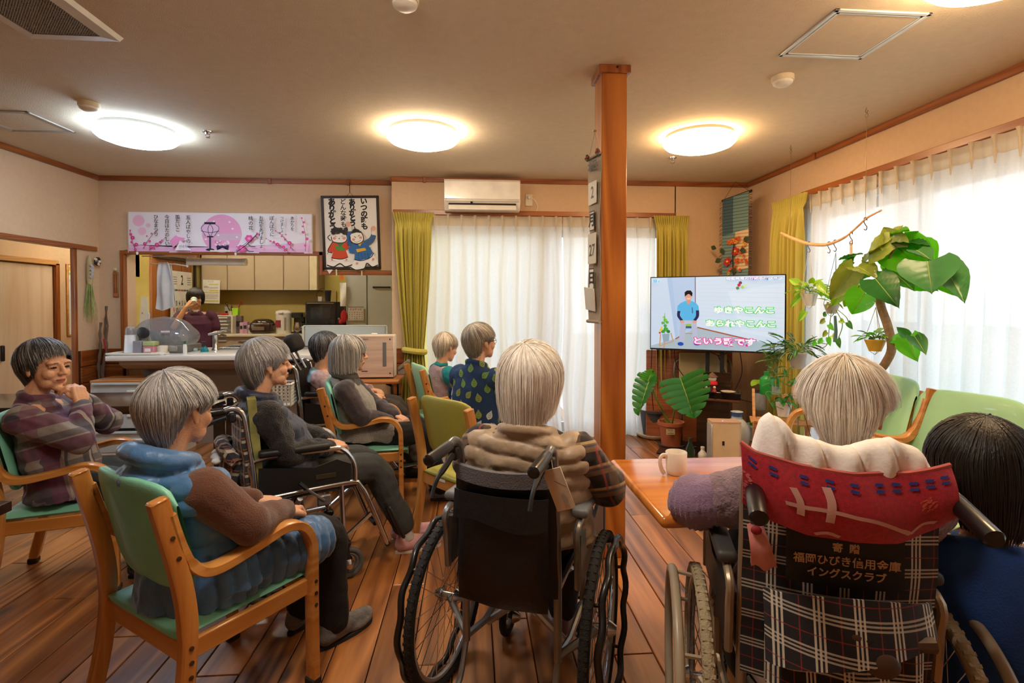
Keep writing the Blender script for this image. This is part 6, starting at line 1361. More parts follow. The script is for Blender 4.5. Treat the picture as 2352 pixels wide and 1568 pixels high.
F.build('screen', t)
ctr = A_.lerp(C_, 0.5)
s_ = empty('television_stand', tuple(ctr + en * -0.07), ang, 'black two-post metal television stand with base', 'stand')
for x in (-0.06, 0.06): b = MB(); b.box((x - 0.0, 0.0, 0.52), (0.035, 0.03, 1.04), bev=0.004); b.build('post', M_black, s_)
b = MB(); b.box((0, 0.04, 0.018), (0.62, 0.16, 0.03), bev=0.006); b.build('base', M_black, s_)
b = MB(); b.box((0, -0.0, 0.93), (0.3, 0.02, 0.06)); b.build('bracket', M_black, s_)
b = MB()
for P in ([(-0.35, 0.03, 0.9), (-0.33, 0.02, 0.75), (-0.25, 0.04, 0.62)], [(0.02, 0.05, 0.85), (0.1, 0.06, 0.65), (0.14, 0.08, 0.5)], [(0.2, 0.03, 0.9), (0.22, 0.03, 0.7), (0.16, 0.05, 0.5), (0.3, 0.04, 0.45)], [(-0.05, 0.03, 0.88), (0.05, 0.05, 0.84), (0.12, 0.03, 0.9)], [(-0.55, 0.04, 0.95), (-0.56, 0.05, 0.6), (-0.54, 0.06, 0.3)]): b.tube(spline(P, 5), 0.004, 5)
b.build('cables', M_black, s_, kind='stuff')
# folded boards leaning in the corner
def dep(px, py, y): return AY(px, py, y)
t = empty('folding_table', (2.03, 4.76, 0), ang + R(8), 'brown folded table board leaning behind the television stand', 'folding table'); t.rotation_euler = (R(-5), 0, ang + R(12))
b = MB(); b.box((0, 0, 0.43), (0.78, 0.03, 0.86), bev=0.012, seg=3); b.build('tabletop', wood('board_brown', 'a5603a', '84462a', 0.45, 4, axis=0), t)
t = empty('folding_chair', (2.10, 4.60, 0), 0, 'folded chair with beige board and steel tube loops behind the television stand', 'folding chair'); t.rotation_euler = (R(-6), 0, ang + R(12))
b = MB(); b.box((0, 0, 0.64), (0.42, 0.025, 0.42), bev=0.03, seg=4); b.build('board', mat('board_beige', 'b5a276', 0.6, var=0.05), t)
for x, r_ in ((-0.19, 0.11), (0.19, 0.11)):
    b = MB(); b.tube(spline([(x, 0.03, 0.0), (x, 0.03, 0.45), (x + math.copysign(0.06, x), 0.03, 0.62), (x + math.copysign(0.05, x), 0.03, 0.76), (x, 0.03, 0.79), (x * 0.5, 0.03, 0.79)], 6), 0.011, 8); b.build('frame_tube', M_chrome, t)
# dark media shelf with ornaments
t = empty('media_shelf', (2.05, 4.30, 0), ang, 'dark wooden shelf unit under the television carrying ornaments', 'shelf')
M_dkw = wood('shelf_dark', '3a2418', '20130c', 0.3, 4, axis=0, coat=0.3)
b = MB(); b.box((0.0, 0.0, 0.50), (0.42, 0.22, 0.02), bev=0.003); b.build('shelf_board', wood('shelf_mid', '7a4a30', '5c3420', 0.4, 4, axis=0), t)
b = MB(); b.box((-0.0, 0.02, 0.24), (0.26, 0.16, 0.48)); b.build('cabinet_body', M_dkw, t)
b = MB(); b.box((0.03, 0.0, 0.54), (0.38, 0.21, 0.055), bev=0.004); b.build('player_box', mat('gloss_black', '0e0d0e', 0.15, coat=0.6), t, label='glossy black flat box')
b = MB(); b.box((0.02, 0.08, 0.64), (0.22, 0.03, 0.14)); b.build('back_board', M_dkw, t)
b = MB(); b.box((0.0, -0.02, 0.01), (0.9, 0.24, 0.02), bev=0.003); b.build('base_board', M_dkw, t)
def onshelf(name, px, y_off, label, cat, z=0.57):
    p = AZ(px, 898, z); return empty(name, (p.x, p.y, z), ang, label, cat)
t = onshelf('kokeshi_house_doll', 1636, 0, 'red doll ornament with a conical brown roof hat on the media shelf', 'ornament'); t.location = AZ(1636, 896, 0.568)
b = MB(); b.lathe([(0.03, 0), (0.028, 0.03), (0.026, 0.05)], n=18); b.build('body', mat('doll_maroon', '5c1a20', 0.4), t)
b = MB(); b.lathe([(0.036, 0.045), (0.044, 0.055), (0.04, 0.075), (0.03, 0.08)], n=20); b.build('scarf', mat('doll_red', 'd01c24', 0.5), t)
b = MB(); b.ball((0, 0, 0.10), (0.034, 0.034, 0.028)); b.build('head', mat('doll_cream', 'e6d6c2', 0.5), t)
b = MB(); b.lathe([(0.044, 0.115), (0.02, 0.14), (0.002, 0.155)], n=20); b.build('hat', mat('doll_hat', '6a4c3c', 0.7, bump=0.6, bscale=150), t)
for k_, (px, c, lb) in enumerate(((1622, '8a9a3a', 'tiny green and gold ornament left of the red doll'), (1641, 'a02430', 'tiny dark red ornament in front of the red doll'))):
    t = onshelf('small_ornament', px, 0, lb, 'ornament'); t.location = AZ(px, 901, 0.568)
    b = MB(); b.lathe([(0.014, 0), (0.018, 0.008), (0.008, 0.03), (0.006, 0.034)], n=12); b.build('body', mat('orn_' + c, c, 0.4), t)
    b = MB(); b.ball((0, 0, 0.042), 0.011); b.build('head', mat('doll_cream', '', 0), t)
t = onshelf('white_plate', 1680, 0, 'thin pale saucer on the glossy black box, right of the red doll', 'plate'); t.location = AZ(1672, 901, 0.568)
b = MB(); b.lathe([(0.03, 0), (0.05, 0.004), (0.058, 0.009), (0.056, 0.01), (0.03, 0.004), (0.002, 0.003)], n=26); b.build('saucer', mat('plate_cream', 'd9cdb6', 0.3), t)
b = MB(); b.lathe([(0.0575, 0.008), (0.059, 0.011), (0.056, 0.011)], n=26, cap=False); b.build('rim', mat('plate_rim', 'b9a988', 0.3), t)

# ================================================================ plants
def leafmat(name, c1, transl=0.35, rough=0.35, var=0.14):
    if name in MATS: return MATS[name]
    m = mat(name, c1, rough, var=var, scale=9, coat=0.15); nt = m.node_tree; L = nt.links.new
    b_ = nt.nodes['Principled BSDF']; o = nt.nodes['Material Output']; tr = N(nt, 'ShaderNodeBsdfTranslucent'); c = srgb(c1)
    tr.inputs[0].default_value = (min(1, c[0] * 1.9 + 0.03), min(1, c[1] * 1.7), c[2] * 0.7, 1); mx = N(nt, 'ShaderNodeMixShader'); mx.inputs[0].default_value = transl
    L(b_.outputs[0], mx.inputs[1]); L(tr.outputs[0], mx.inputs[2]); L(mx.outputs[0], o.inputs['Surface']); return m
G1 = leafmat('leaf_bright', '74c036', 0.55); G2 = leafmat('leaf_mid', '4a9a34'); G3 = leafmat('leaf_deep', '2f7a34', 0.3); G4 = leafmat('leaf_olive', '9cae48', 0.35, var=0.35); G5 = leafmat('leaf_dark', '1c4a22', 0.15); G6 = leafmat('leaf_lime', '9fca3c', 0.4); G7 = leafmat('leaf_blue', '4f9454', 0.3)
M_stem = mat('stem_green', '6f8f3c', 0.6); M_bark = mat('trunk_bark', '9c7c58', 0.8, var=0.25, scale=30, bump=0.6, bscale=80)
def leaf(parent, base, tip, nrm, w_, m, kind='heart', droop=0.1, name='leaf', mb=None, k=None):
    B = Vector(base); T = Vector(tip); L_ = (T - B).length; x = (T - B).normalized(); n_ = Vector(nrm); n_ = (n_ - x * n_.dot(x)).normalized(); y = n_.cross(x)
    prof = {'heart': lambda v: (math.sin(PI * min(1, (v + 0.10) / 1.10) ** 0.62)) ** 0.85 if v < 1 else 0.0, 'lance': lambda v: math.sin(PI * min(1, v * 0.97 + 0.03) ** 0.8) ** 0.9, 'oval': lambda v: math.sin(PI * (v * 0.96 + 0.02)) ** 0.6}[kind]
    big = L_ > 0.07; nu, nv = (11, 18) if big else (5, 7)
    def f(u, v):
        s_ = 2 * u - 1; p = prof(v) * w_ / 2 * s_; back = -0.14 * L_ * abs(s_) ** 1.5 * max(0, 1 - v * 3) if kind == 'heart' else 0
        lift = 0.16 * w_ * abs(s_) ** 1.3 * (0.4 + 0.6 * math.sin(PI * v)) - droop * L_ * v * v + 0.014 * L_ * math.sin(34 * (v - 0.3 * abs(s_))) * min(1, abs(s_) * 3)
        return B + x * (L_ * v + back) + y * p + n_ * lift
    if mb is not None: mb.grid(f, nu, nv, k=k); return None
    b = MB(); b.grid(f, nu, nv, thick=0.0012)
    if big: b.k = 1; b.tube([f(0.5, q / 8) + n_ * 0.001 for q in range(9)], [0.0022] * 6 + [0.001] * 3, 5)
    return b.build(name, [m, mat('midrib', 'a5b85a', 0.5)], parent, smooth=70)
def vine(parent, pts, r=0.003, m=None, name='stem'): b = MB(); b.tube(spline(pts, 5), r, 6); return b.build(name, m or M_stem, parent)
# --- the big heart-leaved tree by the right window
t = empty('heart_leaf_tree', (2.27, 3.02, 0), 0, 'tall curved-trunk indoor tree with big bright heart-shaped leaves by the right window', 'plant')
o0 = Vector(t.location); XT = 2.27
W = lambda px, py, X=XT: AX(px, py, X) - o0
b = MB(); b.tube(spline([W(2000, 960), W(2010, 870), W(2033, 835), W(2048, 800), W(2040, 752), W(2024, 705), W(2018, 672)], 6), [0.026, 0.025, 0.024] + [0.022] * 30 + [0.018] * 4, 12); b.build('trunk', M_bark, t)
b = MB(); b.tube([(0.03, 0.30, 0.28), tuple(W(1998, 985) * 0.5 + Vector((0, 0, 0.3))), tuple(W(2000, 960))], [0.03, 0.028, 0.026], 10); b.build('lower_trunk', M_bark, t)
b = MB(); b.lathe([(0.12, 0), (0.17, 0.26), (0.18, 0.27), (0.18, 0.3), (0.16, 0.3), (0.15, 0.26), (0.02, 0.25)], c=(0.03, 0.30, 0), n=32); b.build('pot', mat('pot_terracotta', 'b0603c', 0.7), t)
for P in ([W(2018, 675), W(1995, 665), W(1970, 640)], [W(2018, 675), W(2040, 600), W(2058, 565)], [W(2018, 672), W(2070, 650), W(2115, 628)], [W(2040, 800), W(2070, 782), W(2082, 775)], [W(1970, 642), W(2000, 655), W(2010, 650)]): b = MB(); b.tube(spline(P, 4), 0.006, 8); b.build('branch', M_bark, t)
LV = [  # base px, tip px, width, normal, material, depth shift
 ((1985, 672), (1955, 722), 0.155, (-0.8, -0.7, 0.2), G1, -0.08), ((2010, 640), (2062, 700), 0.165, (-0.7, -0.8, 0.3), G3, -0.12), ((2045, 560), (1992, 605), 0.20, (-0.5, -0.6, 0.8), G4, -0.05), ((2055, 545), (1975, 598), 0.22, (-0.4, -0.5, 0.9), G4, 0.02),
 ((2060, 560), (2135, 555), 0.12, (-0.2, -0.3, 1), G3, 0.05), ((2058, 566), (2145, 640), 0.24, (-0.7, -0.8, 0.1), G1, 0.06), ((2105, 575), (2140, 592), 0.10, (-0.3, -0.5, 0.8), G7, -0.04), ((2130, 600), (2140, 672), 0.24, (-0.7, -0.7, 0.3), G7, -0.10), ((2165, 605), (2218, 688), 0.14, (-0.5, -0.7, 0.6), G7, -0.02), ((2150, 620), (2205, 680), 0.12, (-0.8, -0.4, 0.2), G1, 0.05),
 ((2045, 620), (2098, 660), 0.15, (-0.6, -0.7, 0.5), G2, -0.02), ((1968, 612), (2015, 632), 0.13, (-0.4, -0.6, 0.8), G4, -0.06), ((1965, 618), (1900, 690), 0.15, (-0.7, -0.7, 0.3), G4, -0.08), ((1960, 630), (1905, 705), 0.14, (-0.8, -0.6, 0.2), G6, -0.02), ((1940, 595), (1980, 575), 0.07, (-0.2, -0.6, 0.9), G2, 0.0), ((1960, 600), (1905, 640), 0.11, (-0.4, -0.6, 0.7), G2, 0.02), ((1985, 640), (1950, 625), 0.09, (-0.3, -0.5, 0.8), G2, 0.0), ((2058, 570), (2030, 520), 0.13, (-0.6, -0.5, 0.6), G4, 0.0), ((2060, 585), (2100, 530), 0.14, (-0.6, -0.6, 0.6), G1, 0.1),
 ((1975, 655), (1935, 705), 0.12, (-0.8, -0.6, 0.2), G6, 0.03), ((2040, 545), (2085, 522), 0.12, (-0.4, -0.6, 0.8), G1, 0.04), ((2100, 560), (2150, 600), 0.15, (-0.5, -0.7, 0.5), G1, 0.1), ((2050, 600), (2090, 640), 0.14, (-0.7, -0.7, 0.2), G1, 0.14), ((1950, 640), (1915, 655), 0.08, (-0.3, -0.6, 0.8), G1, 0.0),
 ((2085, 775), (2105, 828), 0.125, (-0.9, -0.5, 0.2), G1, -0.02), ((2100, 772), (2127, 810), 0.08, (-0.5, -0.7, 0.5), G7, -0.02), ((2083, 773), (2060, 750), 0.06, (-0.5, -0.5, 0.8), G2, 0), ((2078, 776), (2040, 785), 0.08, (-0.4, -0.6, 0.7), G1, 0), ((2120, 630), (2100, 600), 0.16, (-0.7, -0.6, 0.2), G1, 0.12), ((2110, 640), (2150, 665), 0.13, (-0.8, -0.6, 0.1), G1, 0.12)]
for bp, tp, w_, n_, m_, dx in LV: leaf(t, W(bp[0], bp[1], XT + dx), W(tp[0], tp[1], XT + dx - 0.03), n_, w_, m_, 'heart', 0.12)
# --- monstera and its pots
pm_ = AZ(1541, 1026, 0.0)
t = empty('monstera_plant', (pm_.x, pm_.y, 0), 0, 'monstera with two big split leaves in a terracotta-coloured pot', 'plant'); o0 = Vector(t.location); YM = pm_.y
V = lambda px, py, Y=YM: AY(px, py, Y) - o0
b = MB(); b.lathe([(0.082, 0.02), (0.105, 0.20), (0.118, 0.205), (0.118, 0.235), (0.105, 0.235), (0.1, 0.21), (0.02, 0.205)], n=32); b.build('pot', mat('pot_terracotta', '', 0), t)
b = MB(); b.lathe([(0.09, 0), (0.115, 0.018), (0.12, 0.03), (0.11, 0.03), (0.02, 0.012)], n=32); b.build('saucer', mat('saucer_dark', '4a3c38', 0.5), t)
b = MB(); b.lathe([(0.104, 0.208), (0.1, 0.216), (0.01, 0.218)], n=24); b.build('soil', mat('bark_chips', '8a6a4a', 0.95, var=0.4, scale=50, bump=1.0, bscale=90), t)
F = Flat((-0.075, -0.118, 0.185), (0.00095, -0.0001, 0), (0, -0.0, -0.0009), (0, -1, 0)); F.O = Vector((-0.085, -0.104, 0.19)); F.rect(0, 0, 80, 56, 'cdbf9a'); F.text('植木鉢', 40, 14, 16, '3a3020'); F.text('mix', 40, 30, 14, 'a04020'); F.rect(10, 42, 70, 46, '3a3020'); F.build('pot_label', t)
def monstera(base, tip, nrm, w_, m):
    B = Vector(base); T = Vector(tip); L_ = (T - B).length; x = (T - B).normalized(); n_ = Vector(nrm); n_ = (n_ - x * n_.dot(x)).normalized(); y = n_.cross(x)
    def P(v, s_): return B + x * (L_ * (v - 0.10 * abs(s_) * (1 - v) * 1.6)) + y * (w_ / 2 * s_ * math.sin(PI * min(1, (v + 0.16) / 1.16) ** 0.75) ** 0.7) + n_ * (0.05 * abs(s_) - 0.10 * L_ * v * v)
    b = MB(); nl = 7
    for sd in (-1, 1):
        vs = []; fs = []
        for i in range(nl):
            v0, v1 = i / nl, (i + 1) / nl; g = 0.13 / nl
            for j in range(6):
                s_ = sd * (j / 5); inn = 0.5; q = g * max(0, (j / 5 - inn) / (1 - inn)) * 1.2; sw = 0.10 * (j / 5) ** 2
                vs += [P(max(0, v0 + q) + sw * (1 - v0) * 0.6, s_), P((v0 + v1) / 2 + sw * 0.8 * (1 - v0), s_ * 1.02) + n_ * 0.006, P(min(1, v1 - q) + sw * (1 - v0) * 0.6, s_)]
            o_ = i * 18
            for j in range(5):
                for c in (0, 1): fs.append((o_ + j * 3 + c, o_ + j * 3 + 3 + c, o_ + j * 3 + 4 + c, o_ + j * 3 + 1 + c))
        b.add(vs, fs)
    b.k = 1; b.tube([P(v / 8, 0) + n_ * 0.003 for v in range(9)], [0.004] * 5 + [0.002] * 4, 6)
    b.build('leaf', [m, mat('midrib', 'a5b85a', 0.5)], t, smooth=70)
monstera(V(1562, 868, YM - 0.42), V(1596, 960, YM - 0.5), (-0.1, -1, 0.25), 0.42, G3)
monstera(V(1494, 868, YM), V(1462, 952, YM - 0.06), (-0.9, -0.5, 0.3), 0.24, G3); monstera(V(1488, 875, YM), V(1500, 848, YM), (-0.2, -0.9, 0.5), 0.16, G2)
for P in ([(0.0, 0, 0.21), V(1520, 940), V(1495, 885), V(1490, 872)], [(0.01, 0, 0.21), V(1552, 930, YM - 0.25), V(1568, 870, YM - 0.42)], [(-0.01, 0, 0.21), V(1530, 960), V(1500, 900), V(1494, 870)]): vine(t, P, 0.007)
for P in ([(0, 0, 0.2), V(1528, 968), V(1523, 962)],): vine(t, P, 0.012, M_bark, 'stub')
p_ = AZ(1512, 1010, 0.0)
t = empty('charcoal_plant_pot', (p_.x, p_.y + 0.12, 0), 0, 'charcoal plastic pot with a dark cut stem and white saucer behind the monstera', 'plant pot'); o0 = Vector(t.location)
b = MB(); b.lathe([(0.115, 0.02), (0.14, 0.25), (0.155, 0.255), (0.155, 0.275), (0.14, 0.275), (0.13, 0.25), (0.02, 0.25)], n=32); b.build('pot', mat('pot_charcoal', '3c4148', 0.5), t)
b = MB(); b.lathe([(0.135, 0), (0.175, 0.03), (0.18, 0.045), (0.17, 0.045), (0.02, 0.012)], n=32); b.build('saucer', mat('saucer_white', 'd0c8b4', 0.5), t)
b = MB(); b.lathe([(0.132, 0.252), (0.1, 0.262), (0.01, 0.262)], n=24); b.build('soil', mat('coir_brown', '9a6a42', 0.95, bump=1.0, bscale=120), t)
b = MB(); b.tube([(0.03, 0, 0.25), (0.03, 0, 0.5), (0.035, 0, 0.62)], 0.027, 12, k=0); b.tube([(0.035, 0, 0.62), (0.036, 0, 0.70)], 0.024, 12, k=1); b.build('cut_stem', [mat('stem_charcoal', '3f3a3c', 0.9, bump=0.8, bscale=60), mat('stem_tan', '8c7458', 0.9)], t)
vine(t, [(-0.05, 0, 0.26), (-0.07, 0, 0.34), (-0.03, 0, 0.32), (0.0, 0, 0.27)], 0.006, mat('stem_charcoal', '', 0), 'twig')
# --- floor things in front of the television
p_ = AY(1663, 1046, 3.92)
t = empty('air_purifier', (p_.x, p_.y, 0), R(-6), 'cream slim air purifier standing on the floor in front of the media shelf', 'air purifier')
b = MB(); b.prism([(-0.11, -0.05), (0.09, -0.065), (0.11, -0.05), (0.11, 0.06), (-0.09, 0.08), (-0.11, 0.06)], 0, 0.385, 'xy'); b.build('body', mat('purifier_cream', 'd9c49c', 0.45), t)
b = MB(); b.prism([(-0.112, -0.052), (0.09, -0.067), (0.112, -0.052), (0.112, 0.062), (-0.09, 0.082), (-0.112, 0.062)], 0.385, 0.393, 'xy'); b.build('top_panel', mat('purifier_top', 'caa486', 0.4), t)
b = MB(); b.box((-0.11, 0.0, 0.19), (0.012, 0.11, 0.36), bev=0.004); b.build('side_panel', mat('purifier_silver', 'b3ada4', 0.35, 0.3), t)
b = MB(); b.box((-0.028, -0.0605, 0.23), (0.016, 0.004, 0.032), k=0); b.box((-0.02, -0.0605, 0.055), (0.02, 0.003, 0.004), k=0); b.ball((-0.02, -0.02, 0.394), 0.004, k=1); b.build('badge', [M_black, emit('led_violet', '9a7cff', 2.0)], t, kind='stuff')
p_ = AZ(1690, 1022, 0.0)
p_ = AY(1692, 1022, 4.06)
t = empty('porcelain_vase', (p_.x, p_.y, 0.0), 0, 'tall white porcelain vase with blue rim pattern beside the cream purifier', 'vase')
b = MB(); b.lathe([(0.06, 0), (0.062, 0.01), (0.075, 0.08), (0.105, 0.19), (0.11, 0.24), (0.095, 0.29), (0.06, 0.325), (0.045, 0.335), (0.042, 0.365), (0.052, 0.385), (0.048, 0.386), (0.036, 0.36)], n=36); b.build('body', mat('porcelain', 'b9c4c4', 0.15, coat=0.5), t)
b = MB(); b.lathe([(0.0445, 0.352), (0.0435, 0.366), (0.0525, 0.384)], n=36, cap=False); b.build('blue_band', mat('cobalt', '3c5a94', 0.2, coat=0.5), t)
t.scale = (0.95, 0.95, 1.12)
p_ = AY(1614, 1005, 4.08)
t = empty('white_bottle', (p_.x, p_.y, 0.0), 0, 'ribbed white plastic bottle left of the cream air purifier', 'bottle')
b = MB(); b.lathe([(0.033, 0), (0.036, 0.01), (0.036, 0.05), (0.034, 0.055), (0.036, 0.06), (0.036, 0.09), (0.015, 0.115), (0.014, 0.13)], n=22); b.build('body', M_white, t)
b = MB(); b.lathe([(0.016, 0.128), (0.016, 0.145), (0.013, 0.147)], n=16); b.build('cap', mat('cap_cream', 'd8d2c0', 0.4), t)
t = empty('green_glass_bottle', (p_.x - 0.09, p_.y + 0.03, 0.0), 0, 'dark green glass bottle left of the ribbed white bottle', 'bottle')
b = MB(); b.lathe([(0.035, 0), (0.037, 0.01), (0.037, 0.12), (0.016, 0.17), (0.015, 0.21)], n=22); b.build('body', mat('glass_green', '1c3326', 0.1, coat=0.6), t)
b = MB(); b.lathe([(0.018, 0.2), (0.018, 0.215), (0.012, 0.216)], n=16); b.build('lip', mat('glass_green', '', 0), t)
def cluster(t, c, r, n, sizes, mats_, seed, kind='heart', flat=0.7, name='foliage'):
    rg = random.Random(seed); c = Vector(c)
    for i in range(n):
        a = rg.uniform(0, 2 * PI); e = rg.uniform(-0.25, 1.0); d = Vector((math.cos(a) * math.cos(e), math.sin(a) * math.cos(e), math.sin(e) * flat)); p = c + d * r * rg.uniform(0.45, 1.0); s_ = rg.uniform(*sizes)
        tip = p + (d + Vector((0, 0, rg.uniform(-0.7, 0.1)))).normalized() * s_
        leaf(t, p, tip, d + Vector((0, 0, 0.8)), s_ * (0.62 if kind == 'heart' else 0.3), mats_[rg.randrange(len(mats_))], kind, 0.2)
        if i % 2 == 0: vine(t, [c, c.lerp(p, 0.6) + Vector((0, 0, 0.01)), p], 0.002)
p_ = AY(1596, 1015, 3.9)
t = empty('glass_cutting_dish', (p_.x, 3.9, 0.0), 0, 'low glass bowl of trailing green cuttings in front of the media shelf', 'plant')
b = MB(); b.lathe([(0.05, 0), (0.062, 0.05), (0.06, 0.05), (0.048, 0.006), (0.002, 0.004)], n=24); b.build('bowl', M_clear, t); cluster(t, (0, 0, 0.05), 0.07, 16, (0.04, 0.07), [G1, G6, G3], 3)
# --- wooden plant stand and its pots
p_ = AZ(1762, 1060, 0.0)
t = empty('plant_stand', (2.33, 3.87, 0), R(-25), 'pale wooden two-tier folding plant stand right of the television', 'plant stand'); SO = t.matrix_basis
M_pine = wood('stand_pine', 'dba66c', 'bd8448', 0.5, 5, axis=0)
for z, x0, n_, w_ in ((0.13, -0.2, 5, 0.5), (0.40, -0.16, 4, 0.46), (0.60, -0.02, 3, 0.32)):
    for i in range(n_): b = MB(); b.box((x0 + 0.22, -0.11 + 0.055 * i, z), (w_, 0.035, 0.014), bev=0.002); b.build('slat', M_pine, t)
for x in (-0.14, 0.22):
    b = MB(); b.strip([(x, -0.16, 0.0), (x, 0.1, 0.62)], 0.02, 0.028, (1, 0, 0)); b.build('leg', M_pine, t); b = MB(); b.strip([(x, 0.13, 0.0), (x, -0.13, 0.42)], 0.02, 0.028, (1, 0, 0)); b.build('leg', M_pine, t)
def on_stand(name, px, py, z, label, cat='plant', y=None): p = AZ(px, py, z); return empty(name, (p.x, p.y, z), 0, label, cat)
t = on_stand('succulent_pot', 1734, 1012, 0.137, 'spiky green succulents in a pale grey pot on the lower tier of the plant stand')
b = MB(); b.lathe([(0.055, 0.012), (0.075, 0.12), (0.082, 0.122), (0.082, 0.14), (0.07, 0.14), (0.02, 0.12)], n=28); b.build('pot', mat('pot_grey', 'a9adb2', 0.5), t); b = MB(); b.lathe([(0.07, 0), (0.09, 0.015), (0.092, 0.022), (0.02, 0.01)], n=28); b.build('saucer', mat('saucer_cream', 'd9c9a0', 0.5), t)
rg = random.Random(3)
for i in range(16):
    a = rg.uniform(0, 6.28); r_ = rg.uniform(0.0, 0.05); h_ = rg.uniform(0.03, 0.06) + (0.05 if i == 0 else 0); b = MB(); b.tube([(r_ * math.cos(a), r_ * math.sin(a), 0.125), (r_ * 1.2 * math.cos(a), r_ * 1.2 * math.sin(a), 0.14 + h_)], [0.011, 0.004], 6); b.build('succulent_shoot', G2, t)
t = on_stand('glass_jar_plant', 1744, 940, 0.407, 'single pale-leaved cutting in a clear glass cylinder on the plant stand')
b = MB(); b.lathe([(0.047, 0), (0.05, 0.004), (0.05, 0.15), (0.047, 0.15), (0.046, 0.008), (0.002, 0.006)], n=28); b.build('jar', M_clear, t); b = MB(); b.lathe([(0.05, 0.145), (0.051, 0.155), (0.02, 0.156)], n=28); b.build('lid', mat('lid_grey', '3c3f44', 0.4), t); b = MB(); b.lathe([(0.044, 0.004), (0.044, 0.022), (0.01, 0.024)], n=24); b.build('moss', mat('moss_green', '5a7a3a', 0.9, bump=0.8, bscale=120), t)
vine(t, [(0.0, 0, 0.02), (0.01, 0, 0.15), (0.0, 0, 0.24)], 0.004)
for a in (0.2, 2.0, 3.4, 4.6): leaf(t, (0, 0, 0.24), (0.085 * math.cos(a), 0.085 * math.sin(a), 0.225), (0, -0.2, 1), 0.075, G6, 'oval', 0.3)
vine(t, [(0.025, -0.01, 0.15), (0.035, -0.01, 0.2)], 0.004, mat('stick_grey', '8a847c', 0.6), 'stick')
t = on_stand('watering_can', 1762, 905, 0.607, 'bright green plastic watering can on the plant stand', 'watering can')
t.location = AY(1762, 905, 4.0)
b = MB(); b.lathe([(0.05, 0), (0.055, 0.01), (0.055, 0.12), (0.05, 0.13), (0.025, 0.15), (0.025, 0.17), (0.028, 0.18)], n=24); b.build('body', mat('plastic_green', '1f9a3c', 0.35), t); b = MB(); b.tube(spline([(0.05, 0, 0.12), (0.085, 0, 0.13), (0.09, 0, 0.07), (0.055, 0, 0.03)], 5), 0.008, 8); b.build('handle', mat('plastic_green', '', 0), t)
t = empty('lucky_bamboo', tuple(AY(1782, 905, 3.78)), 0, 'upright bamboo-like plant with narrow drooping leaves in front of the television corner', 'plant'); o0 = Vector(t.location); V = lambda px, py, Y=3.78: AY(px, py, Y) - o0
b = MB(); b.lathe([(0.03, -0.0), (0.035, 0.06), (0.03, 0.06), (0.02, 0.01)], n=18); b.build('glass', M_clear, t)
rg = random.Random(6)
for x0, x1, yt in ((1772, 1760, 812), (1778, 1778, 795), (1783, 1788, 830)):
    vine(t, [V(x0, 900), V((x0 + x1) / 2, 850), V(x1, yt)], 0.004)
    for i in range(11):
        py = yt + i * 7.5; px = x1 + (x0 - x1) * i / 11; a = rg.uniform(0, 6.28); s_ = rg.uniform(0.07, 0.12); p = V(px, py)
        leaf(t, p, p + Vector((math.cos(a) * s_ * 0.9, math.sin(a) * s_ * 0.6, rg.uniform(-0.03, 0.04) + (0.05 if i < 2 else 0))), (0, -0.2, 1), 0.022, [G2, G7, G3][i % 3], 'lance', 0.25)
def pot_plant(name, px, py, Y, label, pot_c, pr, ph, cl, mats_, n, sizes, seed, kind='heart', flat=0.6):
    t = empty(name, tuple(AY(px, py, Y)), 0, label, 'plant')
    b = MB(); b.lathe([(pr * 0.72, 0), (pr, ph * 0.95), (pr * 1.05, ph), (pr * 0.95, ph), (pr * 0.2, ph * 0.9)], n=26); b.build('pot', pot_c, t); cluster(t, (0, 0, ph + 0.01), cl, n, sizes, mats_, seed, kind, flat); return t
pot_plant('bushy_pothos', 1832, 846, 3.62, 'dense dark green bushy plant in a pale pot high on the plant stand', mat('pot_stone', 'b9ada0', 0.6), 0.06, 0.11, 0.17, [G5, G3, G5, G2], 70, (0.07, 0.12), 11, 'lance', 0.75)
pot_plant('yellow_pot_plant', 1832, 905, 3.55, 'small plant in a ribbed yellow pot on a wire stand', mat('pot_yellow', 'd9a428', 0.5), 0.045, 0.07, 0.05, [G3, G1], 9, (0.03, 0.06), 12)
t = pot_plant('white_pot_vine', 1800, 955, 3.66, 'trailing vine in a white pot on the plant stand', M_white, 0.055, 0.10, 0.06, [G3, G2], 10, (0.04, 0.07), 13)
o0 = Vector(t.location); V = lambda px, py, Y=3.6: AY(px, py, Y) - o0
for P in ([V(1800, 940), V(1770, 925), V(1760, 900), V(1800, 905)], [V(1790, 900), V(1810, 850), V(1835, 840)], [V(1775, 850), V(1800, 880), V(1830, 890)]): vine(t, P, 0.003)
for px, py in ((1762, 905), (1790, 915), (1800, 850), (1822, 870), (1772, 925), (1812, 905)): p = V(px, py); leaf(t, p, p + Vector((0.03, 0, -0.05)), (0, -1, 0.3), 0.03, G2)
t = empty('wire_plant_stand', tuple(AY(1832, 906, 3.55)), 0, 'green curled wire stand under the yellow pot', 'plant stand')
b = MB(); b.tube([(0.05 * math.cos(i * 0.5), 0.05 * math.sin(i * 0.5), -0.004) for i in range(13)], 0.003, 6, closed=False); 
for a in (0, 2.1, 4.2): b.tube(spline([(0.05 * math.cos(a), 0.05 * math.sin(a), -0.004), (0.08 * math.cos(a), 0.08 * math.sin(a), -0.06), (0.05 * math.cos(a), 0.05 * math.sin(a), -0.12), (0.1 * math.cos(a), 0.1 * math.sin(a), -0.3)], 6), 0.003, 6)
b.build('wire', mat('wire_green', '3a5a3a', 0.5), t)
